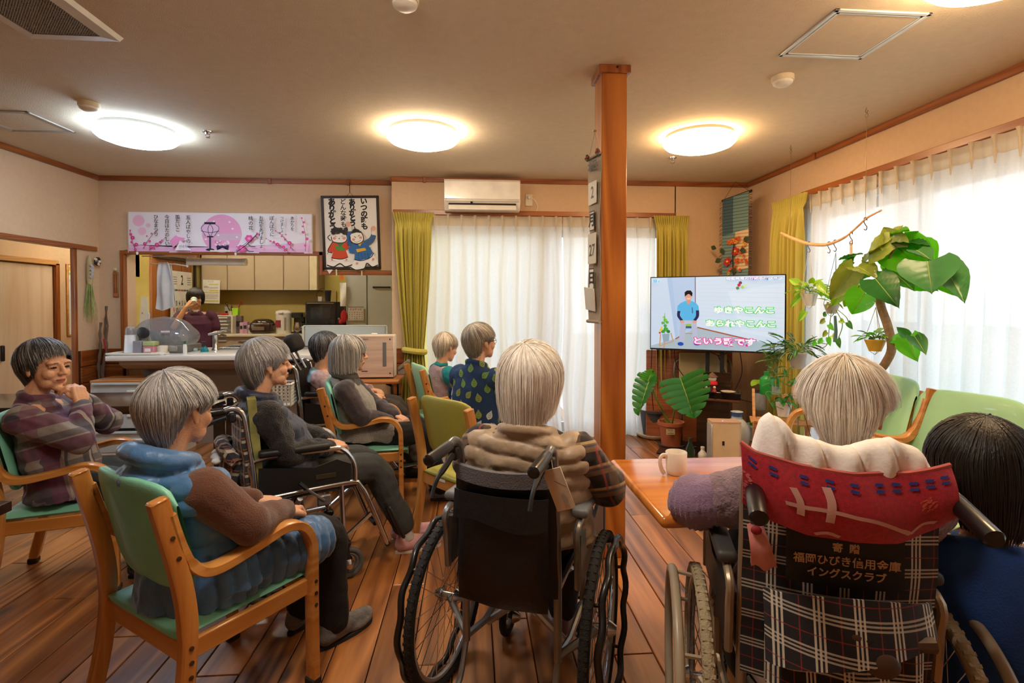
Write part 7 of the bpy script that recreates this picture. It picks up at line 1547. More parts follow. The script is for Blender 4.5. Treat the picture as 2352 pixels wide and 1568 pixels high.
# --- hanging branch with hooks and hanging plants
XB = 2.40
t = empty('hanging_branch', (XB, 3.5, 1.7), 0, 'pale bare branch hung from two ceiling wires by the right window', 'branch'); o0 = Vector(t.location); V = lambda px, py, X=XB: AX(px, py, X) - o0
b = MB(); P = spline([V(1794, 535), V(1815, 545), V(1850, 558), V(1880, 562), V(1905, 560), V(1940, 545), V(1970, 520), V(1992, 500), V(2024, 483)], 5); b.tube(P, [0.006 + 0.006 * math.sin(PI * min(1, (i + 4) / 30)) ** 0.5 for i in range(len(P))], 8); b.build('stick', mat('driftwood_pale', 'd8a97c', 0.6, var=0.15, scale=30), t)
for px, py, hk in ((1815, 545, (2.47, 3.925)), (1988, 503, (2.44, 3.12))):
    p = V(px, py); q = Vector((XB if 0 else p.x + o0.x, p.y + o0.y, 2.49)) - o0
    b = MB(); b.tube([p + Vector((0, 0, 0.01)), q], 0.0012, 5); b.tube(spline([q + Vector((0, 0, 0.01)), q + Vector((0, 0.012, -0.01)), q + Vector((0, 0, -0.025)), q + Vector((0, -0.012, -0.012))], 4), 0.0018, 5); b.tube([q + Vector((0, 0.012 * math.cos(a), -0.04 + 0.012 * math.sin(a))) for a in [i * 0.63 for i in range(10)]], 0.0015, 5, closed=True); b.build('hanging_wire', mat('wire_bronze', '8c7458', 0.4, 0.6), t)
for i, (px, py, lb) in enumerate(((1858, 560, 'first black S-hook, at the lowest left part of the branch'), (1904, 560, 'second black S-hook on the branch from the left'), (1918, 556, 'third black S-hook on the branch, close beside the second'), (1955, 537, 'fourth black S-hook, holding the beige strap'), (1988, 505, 'black S-hook nearest the raised right end of the branch'))):
    p = V(px, py) + o0; h = empty('s_hook', tuple(p), 0, lb, 'hook', 'S-hooks on the branch')
    b = MB(); b.tube(spline([(0, -0.012, -0.004), (0, -0.008, 0.013), (0, 0.01, 0.012), (0, 0.012, -0.01), (0, 0.0, -0.03), (0, -0.012, -0.045), (0, -0.005, -0.062), (0, 0.012, -0.055)], 5), 0.0026, 6); b.build('hook', M_black, h)
def hanging(name, px, py, X, label, potm, pr, ph, top, n, cl, sizes, mats_, seed, cords=3, cord_m=None, sq=False):
    t = empty(name, tuple(AX(px, py, X)), 0, label, 'plant', 'hanging plants'); o = Vector(t.location); T = AX(top[0], top[1], X) - o
    b = MB(); b.lathe([(pr * 0.6, 0), (pr, ph * 0.9), (pr * 1.05, ph), (pr * 0.93, ph), (pr * 0.3, ph * 0.85)], n=6 if sq else 24); b.build('pot', potm, t, smooth=20 if sq else 40)
    for i in range(cords): a = 2 * PI * i / cords + 0.5; b = MB(); b.tube([T, (pr * math.cos(a), pr * math.sin(a), ph), (pr * 0.55 * math.cos(a), pr * 0.55 * math.sin(a), 0), (0, 0, -0.02)], 0.0016, 5); b.build('cord', cord_m or mat('cord_white', 'd8d4c8', 0.7), t)
    cluster(t, (0, 0, ph + 0.01), cl, n, sizes, mats_, seed); return t, o
t, o = hanging('hanging_lime_pothos', 1860, 702, 2.32, 'lime green pothos in a white faceted pot hanging left under the branch', mat('pot_white_facet', 'e3e0d8', 0.4), 0.055, 0.085, (1858, 575), 34, 0.11, (0.05, 0.085), [G6, G1, G6], 21, sq=True)
for (a0, b0), (a1, b1) in (((1838, 680), (1812, 708)), ((1850, 715), (1832, 740)), ((1880, 650), (1905, 680)), ((1835, 650), (1810, 640))): leaf(t, AX(a0, b0, 2.3) - o, AX(a1, b1, 2.28) - o, (-0.9, -0.5, 0.2), 0.05, G6)
t, o = hanging('hanging_variegated_vine', 1910, 720, 2.32, 'trailing variegated vine in a grey rope hanger behind the heart-leaf tree', mat('pot_stone', '', 0), 0.045, 0.06, (1920, 580), 6, 0.05, (0.04, 0.06), [G4, G1], 22, cord_m=mat('rope_teal', '5c7c78', 0.8))
V = lambda px, py: AX(px, py, 2.30) - o
for P in ([V(1910, 712), V(1905, 750), V(1900, 790), V(1885, 800)], [V(1920, 712), V(1935, 745), V(1925, 780), V(1930, 790)], [V(1925, 712), V(1945, 730), V(1950, 750)], [V(1900, 790), V(1880, 785), V(1865, 770)]): vine(t, P, 0.0025)
b = MB(); b.tube([V(1918, 725), V(1920, 760), V(1918, 785)], [0.008, 0.01, 0.012], 8); b.build('tassel', mat('rope_teal', '', 0), t)
for px, py, dx, dy, m_ in ((1895, 735, -14, 8, G4), (1905, 745, 10, 14, G1), (1900, 762, -12, 12, G4), (1912, 770, 10, 10, G6), (1903, 775, 4, 20, G1), (1890, 780, -14, 10, G1), (1925, 778, 4, 22, G2), (1948, 740, 10, 16, G2), (1930, 735, 10, 6, G6), (1875, 785, -10, 10, G1), (1898, 720, -8, 6, G2)): leaf(t, V(px, py), V(px + dx, py + dy), (-0.9, -0.5, 0.2), 0.035, m_)
t, o = hanging('hanging_yellow_pot', 2010, 806, 2.24, 'variegated plant in a small yellow pot hanging in front of the curved trunk', mat('pot_yellow_rib', 'e3b53c', 0.5), 0.05, 0.062, (2012, 705), 24, 0.07, (0.035, 0.06), [G3, G1, G4, G6], 23)
b = MB(); ps = AX(1955, 545, 2.36); t = empty('beige_strap', tuple(ps), 0, 'beige strap with round holes hanging from the fourth hook', 'strap')
b.box((0, 0, -0.09), (0.004, 0.022, 0.10), bev=0.003); b.build('strap', mat('strap_beige', 'd8b48c', 0.6), t); b = MB(); b.tube([(0, 0.013 * math.cos(a), -0.035 + 0.013 * math.sin(a)) for a in [i * 0.63 for i in range(10)]], 0.003, 6, closed=True); b.build('ring', mat('ring_wood', 'a87a50', 0.5), t)

# ================================================================ day-calendar banner on the left face of the post
XP = 0.6505
t = empty('day_calendar', (XP - 0.014, 2.665, 2.06), R(13), 'long cloth day calendar with clear pockets and Japanese date cards hanging on the post', 'calendar'); o = Vector(t.location)
b = MB(); b.grid(lambda u, v: Vector((-0.008 - 0.006 * math.sin(2.5 * u + 9 * v), 0.065 - 0.13 * u, -0.85 + 0.85 * v)), 6, 24, thick=0.003); b.build('cloth', mat('linen_taupe', 'a4917a', 0.9, bump=0.5, bscale=200), t)
b = MB(); b.tube([(-0.012, 0.07, -0.85), (-0.012, -0.07, -0.85)], 0.009, 8); b.tube([(-0.012, 0.07, 0.0), (-0.012, -0.07, 0.0)], 0.006, 8); b.build('rod', mat('linen_taupe', '', 0), t)
b = MB(); b.tube([(-0.012, 0.06, 0.0), (-0.008, 0.0, 0.12), (-0.012, -0.06, 0.0)], 0.0015, 5); b.tube([(0, 0, 0.13), (-0.018, 0, 0.13)], 0.006, 8); b.build('cord', mat('cord_pale', 'c9b89c', 0.8), t)
for y in (0.06, -0.06): b = MB(); [b.ball((-0.022, y + 0.012 * math.cos(a), 0.005 + 0.012 * math.sin(a)), 0.008, k=i % 2) for i, a in enumerate((0, 1.5, 3, 4.5))]; b.build('rosette', [mat('rosette_red', '8c3038', 0.7), mat('rosette_green', '5a6a3a', 0.7)], t)
F = Flat((-0.020, 0.06, 0.0), (0, -0.0012, 0), (0, 0, -0.0012), (-1, 0, 0), eps=0.0005)
F.text('本', 30, 45, 46, '2a2420', 0.03); F.text('日', 72, 45, 46, '2a2420', 0.03)
for y0, y1, s_, tl in ((110, 205, '2', 0), (330, 395, '', 0), (350, 460, '27', 0)):
    F.rect(12, y0, 92, y1, 'cfc6b4')
    if s_: F.text(s_, 52, (y0 + y1) / 2, 70, '5a5450', 0.02, sx=0.8)
F.rect(30, 235, 76, 320, '2e2a28'); F.rect(34, 240, 72, 315, 'd6ccb8'); F.text('月', 53, 277, 60, '1c1a1a', 0.04)
F.rect(30, 480, 76, 570, '2e2a28'); F.rect(34, 485, 72, 565, 'e0dccc'); F.text('日', 53, 525, 56, '1c1a1a', 0.04)
F.build('date_cards', t)
b = MB(); b.box((-0.028, 0.01, -0.735), (0.006, 0.11, 0.12), rot=(R(6), R(-8), 0), bev=0.002); b.build('folded_card', mat('card_clear', 'd3cdc2', 0.3), t)
# ================================================================ people
def _h(ix, iy, iz):
    n = (ix.astype(np.int64) * 374761393 + iy.astype(np.int64) * 668265263 + iz.astype(np.int64) * 2147483647) & 0x7fffffff
    n = (n ^ (n >> 13)) * 1274126177 & 0x7fffffff
    return ((n ^ (n >> 16)) & 0xffff) / 65535.0
def vnoise(P):
    f = np.floor(P); t = P - f; t = t * t * (3 - 2 * t); i = f.astype(np.int64)
    def c(a, b, d): return _h(i[:, 0] + a, i[:, 1] + b, i[:, 2] + d)
    x, y, z = t[:, 0], t[:, 1], t[:, 2]
    l = lambda a, b, w_: a + (b - a) * w_
    return l(l(l(c(0, 0, 0), c(1, 0, 0), x), l(c(0, 1, 0), c(1, 1, 0), x), y), l(l(c(0, 0, 1), c(1, 0, 1), x), l(c(0, 1, 1), c(1, 1, 1), x), y), z) * 2 - 1
def solid(mb, name, mats, voxel, parent, smooth=3, disp=None, paint=None, label=None, sub=0):
    """fuse the collected shapes into one continuous skin"""
    me = mb.mesh('tmp', 0); ob = bpy.data.objects.new('tmp', me); COL.objects.link(ob)
    m = ob.modifiers.new('r', 'REMESH'); m.mode = 'VOXEL'; m.voxel_size = voxel; m.use_smooth_shade = True
    if smooth: q = ob.modifiers.new('s', 'SMOOTH'); q.iterations = smooth; q.factor = 0.5
    dg = bpy.context.evaluated_depsgraph_get(); dg.update()
    out = bpy.data.meshes.new_from_object(ob.evaluated_get(dg)); out.name = name
    bpy.data.objects.remove(ob); bpy.data.meshes.remove(me)
    n = len(out.vertices)
    if disp:
        co = np.empty(n * 3); out.vertices.foreach_get('co', co); co = co.reshape(-1, 3)
        no = np.empty(n * 3); out.vertex_normals.foreach_get('vector', no); no = no.reshape(-1, 3)
        co = co + no * disp(co, no)[:, None]; out.vertices.foreach_set('co', co.ravel())
    out.materials.clear()
    for q in (mats if isinstance(mats, (list, tuple)) else [mats]): out.materials.append(q)
    k = np.zeros(len(out.polygons), dtype=np.int32)
    if paint:
        c = np.empty(len(out.polygons) * 3); out.polygons.foreach_get('center', c); k = paint(c.reshape(-1, 3)).astype(np.int32)
    out.polygons.foreach_set('material_index', k)
    out.shade_smooth(); out.update()
    o = bpy.data.objects.new(name, out); COL.objects.link(o); o.parent = parent
    if label: o['label'] = label
    return o
def chain(b, P, r, n=12, sub=4):
    P = [Vector(p) for p in P]
    if len(P) > 2:
        Q = spline(P, sub); rr = []
        for i in range(len(Q)):
            t = i / sub; a = min(int(t), len(r) - 2); rr.append(r[a] + (r[a + 1] - r[a]) * (t - a))
    else: Q = P; rr = list(r)
    b.tube(Q, rr, n); b.ball(Q[0], rr[0] * 0.995, u=12, v=8); b.ball(Q[-1], rr[-1] * 0.995, u=12, v=8)
def loft(b, rings):
    n = 20; vs = []; fs = []
    for c, rx, ry, tilt in rings:
        X = Vector((math.cos(tilt), 0, -math.sin(tilt)))
        for i in range(n): a = 2 * PI * i / n; vs.append(Vector(c) + X * (rx * math.cos(a)) + Vector((0, ry * math.sin(a), 0)))
    for j in range(len(rings) - 1):
        for i in range(n): fs.append((j * n + i, j * n + (i + 1) % n, (j + 1) * n + (i + 1) % n, (j + 1) * n + i))
    fs.append(tuple(range(n))[::-1]); fs.append(tuple(range((len(rings) - 1) * n, len(rings) * n)))
    b.add(vs, fs)
def hand(b, W, d, up, s, curl=0.5, k=1.0, spread=1.0):
    """W wrist, d pointing direction, up = back of the hand; thumb on side s of (up x d)"""
    x = Vector(d).normalized(); z = Vector(up); z = (z - x * z.dot(x)).normalized(); y = z.cross(x) * s
    P = lambda a, c, e: Vector(W) + (x * a + y * c + z * e) * k
    for c in (0.024, 0.008, -0.008, -0.023): b.tube([P(-0.01, c * 0.6, 0), P(0.045, c, 0.001), P(0.084, c * 1.1, 0)], [0.014 * k, 0.0135 * k, 0.011 * k], 8); b.ball(P(0.084, c * 1.1, 0), 0.011 * k, u=8, v=6)
    for c, L_, o in ((0.028, 0.068, 0.004), (0.0095, 0.076, 0.006), (-0.0095, 0.07, 0.003), (-0.027, 0.055, -0.004)):
        a = 0.15 + curl * 0.9; p = [P(0.078 + o, c, 0)]; q = (0.078 + o, 0.0)
        for f_, inc in ((0.42, 0.0), (0.32, curl * 1.0), (0.26, curl * 0.9)):
            a += inc; q = (q[0] + math.cos(a) * L_ * f_, q[1] - math.sin(a) * L_ * f_); p.append(P(q[0], c * (1 + 0.12 * spread), q[1]))
        b.tube(p, [0.0098 * k, 0.0092 * k, 0.0085 * k, 0.007 * k], 8)
        for i, r_ in ((0, 0.0098), (1, 0.0092), (2, 0.0085), (3, 0.0072)): b.ball(p[i], r_ * k, u=8, v=6)
    t = [P(0.012, 0.022, -0.006), P(0.042, 0.044, -0.014), P(0.066, 0.05, -0.022), P(0.086, 0.046 - 0.01 * curl, -0.03)]
    b.tube(t, [0.015 * k, 0.0125 * k, 0.0105 * k, 0.008 * k], 8); b.ball(t[-1], 0.0085 * k, u=8, v=6); b.ball(t[1], 0.0125 * k, u=8, v=6)
def headM(hp, yaw, pitch=0, roll=0): return Matrix.Translation(Vector(hp)) @ Euler((R(roll), R(pitch), R(yaw)), 'XYZ').to_matrix().to_4x4()
def add_head(b, M, k=1.0):
    o = b.M; b.M = M @ Matrix.Scale(k, 4)
    b.ball((-0.014, 0, 0.028), (0.094, 0.073, 0.084)); b.ball((0.026, 0, -0.03), (0.058, 0.060, 0.078)); b.ball((0.03, 0, -0.07), (0.050, 0.048, 0.036)); b.ball((0.062, 0, -0.094), (0.020, 0.022, 0.017))
    for s in (-1, 1):
        b.ball((0.056, s * 0.037, -0.030), (0.025, 0.024, 0.026)); b.ball((0.068, s * 0.028, 0.022), (0.020, 0.028, 0.013)); b.ball((0.0705, s * 0.031, 0.003), (0.0135, 0.018, 0.011)); b.ball((0.092, s * 0.011, -0.027), (0.010, 0.009, 0.008))
        b.ball((0.04, s * 0.035, -0.070), (0.028, 0.02, 0.026))
        R_ = Matrix.Rotation(R(-12), 4, 'Y')
        b.ball((-0.008, s * 0.0765, -0.002), (0.017, 0.007, 0.026), rot=R_); b.ball((-0.002, s * 0.075, -0.028), (0.009, 0.007, 0.013)); b.ball((-0.016, s * 0.080, 0.004), (0.010, 0.005, 0.024), rot=R_)
    b.tube([(0.078, 0, 0.016), (0.094, 0, -0.012), (0.102, 0, -0.025)], [0.009, 0.010, 0.011], 10); b.ball((0.102, 0, -0.025), 0.0112)
    b.ball((0.080, 0, -0.0535), (0.0125, 0.023, 0.0065)); b.ball((0.078, 0, -0.0655), (0.0125, 0.019, 0.007)); b.ball((0.072, 0, -0.058), (0.014, 0.03, 0.02))
    b.M = o
def face_paint(M, k=1.0):
    Mi = np.array((M @ Matrix.Scale(k, 4)).inverted())
    def f(c):
        q = c @ Mi[:3, :3].T + Mi[:3, 3]; x, y, z = q[:, 0], q[:, 1], q[:, 2]; ay = np.abs(y)
        r_ = np.zeros(len(c))
        r_[(x > 0.076) & (((y / 0.0225) ** 2 + ((z + 0.0595) / 0.0085) ** 2) < 1)] = 1
        r_[(x > 0.076) & (ay < 0.023) & (np.abs(z + 0.0597) < 0.0014)] = 2
        r_[(x > 0.06) & ((((ay - 0.031) / 0.0155) ** 2 + ((z - 0.001) / 0.0052) ** 2) < 1)] = 3
        r_[(x > 0.06) & ((((ay - 0.031) / 0.0175) ** 2 + ((z - 0.0215 + 0.12 * np.abs(ay - 0.026)) / 0.0028) ** 2) < 1)] = 4
        return r_
    return f
_sk = {}
def skin(tone):
    if tone not in _sk:
        _sk[tone] = [mat('skin_' + tone, tone, 0.5, var=0.07, scale=26, bump=0.25, bscale=160, sss=0.12), mat('lip', 'a8655a', 0.45), mat('lip_line', '6b3a34', 0.6), mat('eye_dark', '2a1c18', 0.3, coat=0.5), mat('brow_grey', '76685f', 0.8)]
    return _sk[tone]
def hair(parent, M, tones, hem, puff=0.012, tilt=18, n=1600, w=0.0017, seed=1, tuck=0.12, k=1.0, fly=0.004, bang=None, wave=0.0, label=None):
    """swept hair: solid cap plus separate locks; hem = [(azimuth 0 front..180 back, z where the hair ends)]"""
    ms = [mat('hair_' + t_, t_, 0.42, var=0.16, scale=60, stretch=(1, 1, 0.15), sheen=0.2 if int(t_[:2], 16) > 90 else 0.0, bump=0.3, bscale=200) for t_ in tones]
    c0 = Vector((-0.017, 0, 0.024)); A = Vector((0.097 + puff, 0.079 + puff, 0.088 + puff))
    cr = Vector((-math.sin(R(tilt)), 0, math.cos(R(tilt))))
    rg = random.Random(seed); Mk = M @ Matrix.Scale(k, 4)
    def zend(ps):
        a = abs(math.degrees(ps))
        for (a0, z0), (a1, z1) in zip(hem, hem[1:]):
            if a <= a1 + 1e-6: return z0 + (z1 - z0) * (a - a0) / (a1 - a0)
        return hem[-1][1]
    def path(ps, dz=0.0, off=0.0, m=9, start=0.03):
        e = Vector((math.cos(ps), math.sin(ps), 0)); pts = []; ang = cr.angle(e)
        ze = zend(ps) + dz
        for i in range(22):
            t = start + (1 - start) * i / 21; d = (cr * math.sin((1 - t) * ang) + e * math.sin(t * ang)) / math.sin(ang)
            r_ = 1 / math.sqrt((d.x / A.x) ** 2 + (d.y / A.y) ** 2 + (d.z / A.z) ** 2)
            p = c0 + d * (r_ + off)
            if p.z < ze and t > 0.3: break
            pts.append(p)
        else:
            p0 = pts[-1]; L_ = p0.z - ze
            if L_ > 0.004:
                q = max(2, int(L_ / 0.012))
                for i in range(1, q + 1):
                    t = i / q; s_ = 1 + 0.02 * math.sin(PI * t) - tuck * t ** 1.7 * min(1, L_ / 0.06)
                    pts.append(Vector((c0.x + (p0.x - c0.x) * s_, c0.y + (p0.y - c0.y) * s_, p0.z - L_ * t)))
        if len(pts) < 3: pts = (pts + [pts[-1]] * 3)[:3]
        return [pts[min(len(pts) - 1, int(round(j * (len(pts) - 1) / (m - 1))))] for j in range(m)]
    b = MB(); b.M = Mk; NA = 72; mm = 16
    rows = [path(-PI + 2 * PI * i / NA, 0.012, -0.006, mm, 0.001) for i in range(NA)]
    inner = [[c0 + (p - c0) * 0.86 for p in r_[::-1]] for r_ in rows]
    full = [r_ + q for r_, q in zip(rows, inner)]; m2 = 2 * mm
    b.add([p for r_ in full for p in r_], [(i * m2 + j, ((i + 1) % NA) * m2 + j, ((i + 1) % NA) * m2 + j + 1, i * m2 + j + 1) for i in range(NA) for j in range(m2 - 1)])
    hc = b.build('hair', [ms[0]], parent, smooth=60, label=label)
    b = MB(); b.M = Mk
    for i in range(n):
        ps = rg.uniform(-PI, PI); off = rg.uniform(-0.0035, 0.0045) + (fly * rg.random() if rg.random() < 0.12 else 0)
        P = path(ps, rg.uniform(-0.018, 0.016), off, 9, rg.choice((0.02, 0.02, 0.12, 0.3, 0.5)))
        j = rg.uniform(-1, 1); ww = w * rg.uniform(0.6, 1.4); vs = []
        for q, p in enumerate(P):
            t = q / 8; d = (P[min(8, q + 1)] - P[max(0, q - 1)])
            rad = (p - c0); d = d.normalized() if d.length > 1e-6 else Vector((0, 0, -1)); rad = rad.normalized() if rad.length > 0 else Vector((1, 0, 0))
            s_ = d.cross(rad)
            s_ = s_.normalized() if s_.length > 1e-5 else Vector((0, 1, 0))
            p2 = p + s_ * (0.007 * j * t * t + wave * math.sin(3 * t + 6 * ps)) + rad * (0.003 * math.sin(4 * t + i) * t)
            hw_ = ww * (0.5 + 0.5 * math.sin(PI * min(1, t + 0.15)))
            vs += [p2 + s_ * hw_, p2 + rad * hw_ * 0.5, p2 - s_ * hw_]
        b.add(vs, [f for q in range(8) for f in ((q * 3, q * 3 + 1, q * 3 + 4, q * 3 + 3), (q * 3 + 1, q * 3 + 2, q * 3 + 5, q * 3 + 4))], rg.randrange(len(ms)))
    o = b.build('locks', ms, hc, smooth=60, kind='stuff'); return hc
def glasses(parent, M, col='6a3a20', k=1.0):
    b = MB(); b.M = M @ Matrix.Scale(k, 4)
    for s in (-1, 1):
        b.tube([(0.088 - 0.10 * abs(0.0225 * math.cos(a)) * 0.2, s * 0.032 + 0.0225 * math.cos(a), 0.000 + 0.017 * math.sin(a)) for a in [2 * PI * i / 18 for i in range(18)]], 0.0014, 6, closed=True)
        b.tube([(0.086, s * 0.055, 0.006), (0.06, s * 0.078, 0.006), (0.0, s * 0.084, 0.003)], [0.0022, 0.002, 0.0014], 6)
    b.tube([(0.09, -0.010, 0.004), (0.095, 0, 0.008), (0.09, 0.010, 0.004)], 0.0014, 6); b.build('glasses', mat('spectacle_' + col, col, 0.25, 0.4), parent)
def shoe(parent, A, d, m, sole, L_=0.235, label=None, w=0.046):
    x = Vector((d[0], d[1], 0)).normalized(); y = Vector((-x.y, x.x, 0)); A = Vector((A[0], A[1], 0)); b = MB()
    P = lambda a, c, e: A + x * a + y * c + Vector((0, 0, e))
    h = L_ / 0.235
    chain(b, [P(-0.035 * h, 0, 0.045), P(0.03 * h, 0, 0.046), P(0.10 * h, 0.004, 0.036), P(0.158 * h, 0.004, 0.032)], [0.036, 0.039, 0.034, 0.03]); b.ball(P(0.11 * h, 0.004, 0.026), (0.075 * h, w * 0.95, 0.024), rot=(0, 0, math.atan2(x.y, x.x))); b.ball(P(-0.03, 0, 0.065), (0.034, 0.034, 0.04), rot=(0, 0, math.atan2(x.y, x.x)))
    o = solid(b, 'shoe', m, 0.006, parent, 3, label=label)
    b = MB(); n = 26; pts = []
    for i in range(n):
        a = 2 * PI * i / n; c, s_ = math.cos(a), math.sin(a); q = P(0.058 * h + c * 0.125 * h, s_ * (0.036 + 0.011 * c), 0); pts.append((q.x, q.y))
    b.prism(pts, 0.001, 0.014, 'xy'); b.build('sole', sole, o)
    return o
TONE = 'd9a684'
def person(name_label, loc, deg, sh=0.39, head=(-0.1, 0, 1.02), hyaw=0, hpitch=0, hroll=0, lean=0.0, build=1.0, arms=None, knees=None, feet=None, vox=0.005, tone=TONE, group='seated residents', hk=1.0, legs=True, sho=None, shw=0.155, curl=(0.6, 0.6), hdir=None, back=-0.075):
    t = empty('person', (loc[0], loc[1], 0), R(deg), name_label, 'person', group)
    S = {}
    hz = head[2] - 0.115 * hk
    S['hip'] = Vector((back + 0.02, 0, sh + 0.10)); S['nb'] = Vector((head[0] - 0.045, head[1], head[2] - 0.15))
    zt = S['nb'].z - 0.015
    S['chest'] = S['hip'].lerp(S['nb'], 0.62) + Vector((0.018, 0, 0)); S['waist'] = S['hip'].lerp(S['nb'], 0.3) + Vector((0.005, 0, 0)); S['sh'] = S['hip'].lerp(S['nb'], 0.86) + Vector((0.012, 0, 0))
    S['shw'] = shw
    M = headM(head, hyaw, hpitch, hroll); S['M'] = M
    arms = arms or {}
    A = {}
    for s, nm in ((1, 'L'), (-1, 'R')):
        e, w_ = arms.get(nm, ((0.02, s * 0.22, sh + 0.24), (0.2, s * 0.1, sh + 0.19)))
        A[nm] = (S['sh'] + Vector((0.0, s * shw, -0.02)), Vector(e), Vector(w_))
    S['A'] = A
    K = {}
    knees = knees or {}; feet = feet or {}
    for s, nm in ((1, 'L'), (-1, 'R')):
        K[nm] = (Vector((S['hip'].x + 0.02, s * 0.085, sh + 0.07)), Vector(knees.get(nm, (0.27, s * 0.10, sh + 0.06))), Vector(feet.get(nm, (0.27, s * 0.10, 0.09))))
    S['K'] = K
    b = MB()
    add_head(b, M, hk)
    nk = M @ Vector((-0.02, 0, -0.07)); chain(b, [M @ Vector((-0.012, 0, -0.03)), nk, S['nb'], S['nb'].lerp(S['chest'], 0.5) + Vector((-0.02, 0, 0))], [0.05, 0.047, 0.047, 0.05])
    loft(b, [(S['hip'] + Vector((0, 0, -0.06)), 0.09, 0.13, 0), (S['waist'], 0.085, 0.115, 0.0), (S['chest'], 0.09, 0.125, 0), (S['sh'] + Vector((0, 0, -0.03)), 0.06, 0.11, 0.2), (S['nb'] + Vector((0, 0, -0.03)), 0.04, 0.045, 0.2)])
    for nm, (a, e, w_) in A.items():
        s = 1 if nm == 'L' else -1
        chain(b, [S['sh'], a], [0.05, 0.045]); chain(b, [a, a.lerp(e, 0.5), e, e.lerp(w_, 0.5), w_], [0.042, 0.038, 0.034, 0.031, 0.022])
        hd = (hdir or {}).get(nm)
        d, up = hd if hd else ((w_ - e), Vector((0, 0, 1)))
        hand(b, w_ + Vector(d).normalized() * 0.01, d, up, s, curl[0 if nm == 'L' else 1], 0.92)
    if legs:
        for nm, (h_, kn, ft) in K.items(): chain(b, [S['hip'], h_, kn, kn.lerp(ft, 0.5), ft], [0.08, 0.062, 0.045, 0.042, 0.03]); b.ball(ft + Vector((0.03, 0, -0.045)), (0.06, 0.03, 0.03))
    solid(b, 'body', skin(tone), vox, t, 3, paint=face_paint(M, hk) if vox < 0.0052 else None)
    return t, S
def torso(b, S, g=1.0, bottom=-0.06, flare=1.0, low=None, rx=0.115, ry=0.155, neck=True, upto=1.0):
    h, wa, c, s, nb = S['hip'], S['waist'], S['chest'], S['sh'], S['nb']
    R0 = [(h + Vector((0.01, 0, bottom)), rx * 1.12 * g * flare, ry * 1.12 * g * flare, 0), (h + Vector((0, 0, 0.0)), rx * 1.12 * g, ry * 1.10 * g, 0), (wa, rx * 1.02 * g, ry * g, 0), (c, rx * g, ry * 1.02 * g, 0.1), (s, rx * 0.78 * g, ry * 0.96 * g, 0.25)]
    if neck: R0.append((nb + Vector((0, 0, -0.01)), 0.062 * g, 0.07 * g, 0.3))
    loft(b, R0)
    if neck: b.ball(nb + Vector((0.012, 0, -0.045)), (0.078 * g, 0.082 * g, 0.048))
    for q in (-1, 1): b.ball(s + Vector((0, q * S['shw'] * 0.92, -0.025)), (0.07 * g, 0.055 * g, 0.06 * g))
def sleeves(b, S, r=(0.066, 0.058, 0.052, 0.046, 0.038), end=0.97, k=1.0, which='LR'):
    for nm in which:
        a, e, w_ = S['A'][nm]; w2 = e.lerp(w_, end)
        chain(b, [a + Vector((0, 0, 0.0)), a.lerp(e, 0.5), e, e.lerp(w2, 0.5), w2], [q * k for q in r])
        b.ball(e, r[2] * k * 1.08)
def trousers(S, parent, m, k=1.0, folds=0.006, end=1.0, vox=0.008, width=(0.10, 0.088, 0.068, 0.062, 0.058)):
    b = MB(); h = S['hip']; b.ball(h + Vector((0.01, 0, -0.03)), (0.12, 0.165, 0.095)); 
    for nm, (a, kn, ft) in S['K'].items():
        f2 = kn.lerp(ft, end); chain(b, [h + Vector((0, a.y * 0.6, -0.02)), a, kn, kn.lerp(f2, 0.5), f2], [width[0] * k] + [q * k for q in width[1:]]) if False else chain(b, [h + Vector((0, a.y * 0.6, -0.02)), a.lerp(kn, 0.5), kn, kn.lerp(f2, 0.5), f2], [q * k for q in width])
    return solid(b, 'trousers', m, vox, parent, 3, disp=lambda c, n: folds * vnoise(c * np.array([14, 18, 9.0])) + folds * 0.5 * vnoise(c * 34))
def folds(a=0.007, s=(13, 17, 10), b=0.003): return lambda c, n: a * vnoise(c * np.array(s, float)) + b * vnoise(c * 38.0)
def quilt(period=0.06, amp=0.008, axis=2, ph=0.0, wob=0.01, a=0.002):
    def f(c, n):
        q = c[:, axis] + wob * vnoise(c * 7.0) + ph
        return amp * (np.abs(np.sin(PI * q / period)) ** 0.55 - 0.75) + a * vnoise(c * np.array([22, 22, 30.0])) + 0.0012 * vnoise(c * 70.0)
    return f
# ---------------------------------------------------------------- A: plaid shirt, hands folded at the chin
M_denim = mat('slate_denim', '39444e', 0.85, bump=0.3, bscale=200); M_char = mat('charcoal_cloth', '2c2b2e', 0.9, var=0.1, bump=0.3, bscale=200); M_blk = mat('black_cloth', '151416', 0.9, bump=0.3, bscale=200)
t, S = person('woman in a purple and grey plaid shirt resting chin on folded hands', (-1.86, 2.63), 14, head=(-0.125, -0.02, 1.012), hyaw=-26, hpitch=3, vox=0.0034,
    arms={'L': ((0.05, 0.17, 0.70), (0.015, 0.01, 0.835)), 'R': ((0.07, -0.20, 0.70), (0.025, -0.065, 0.825))}, hdir={'L': ((-0.35, -0.45, 0.85), (0.9, 0.2, 0.3)), 'R': ((-0.25, 0.35, 0.9), (0.75, -0.5, 0.3))}, curl=(0.75, 0.7), knees={'L': (0.30, 0.11, 0.44), 'R': (0.30, -0.10, 0.44)})
PLAID = plaid('purple_grey_plaid', '857f7c', [(0.13, 0.062, 0, '3d3546', 1, 0.85), (0.13, 0.055, 0.062, '5b2c4a', 2, 0.8), (0.13, 0.03, 0.0, '2c2a3a', 2, 0.6), (0.13, 0.012, 0.09, 'b3aca4', 1, 0.6), (0.26, 0.05, 0.14, '6b2b4c', 0, 0.5)], rot=(R(8), R(14), R(10)))
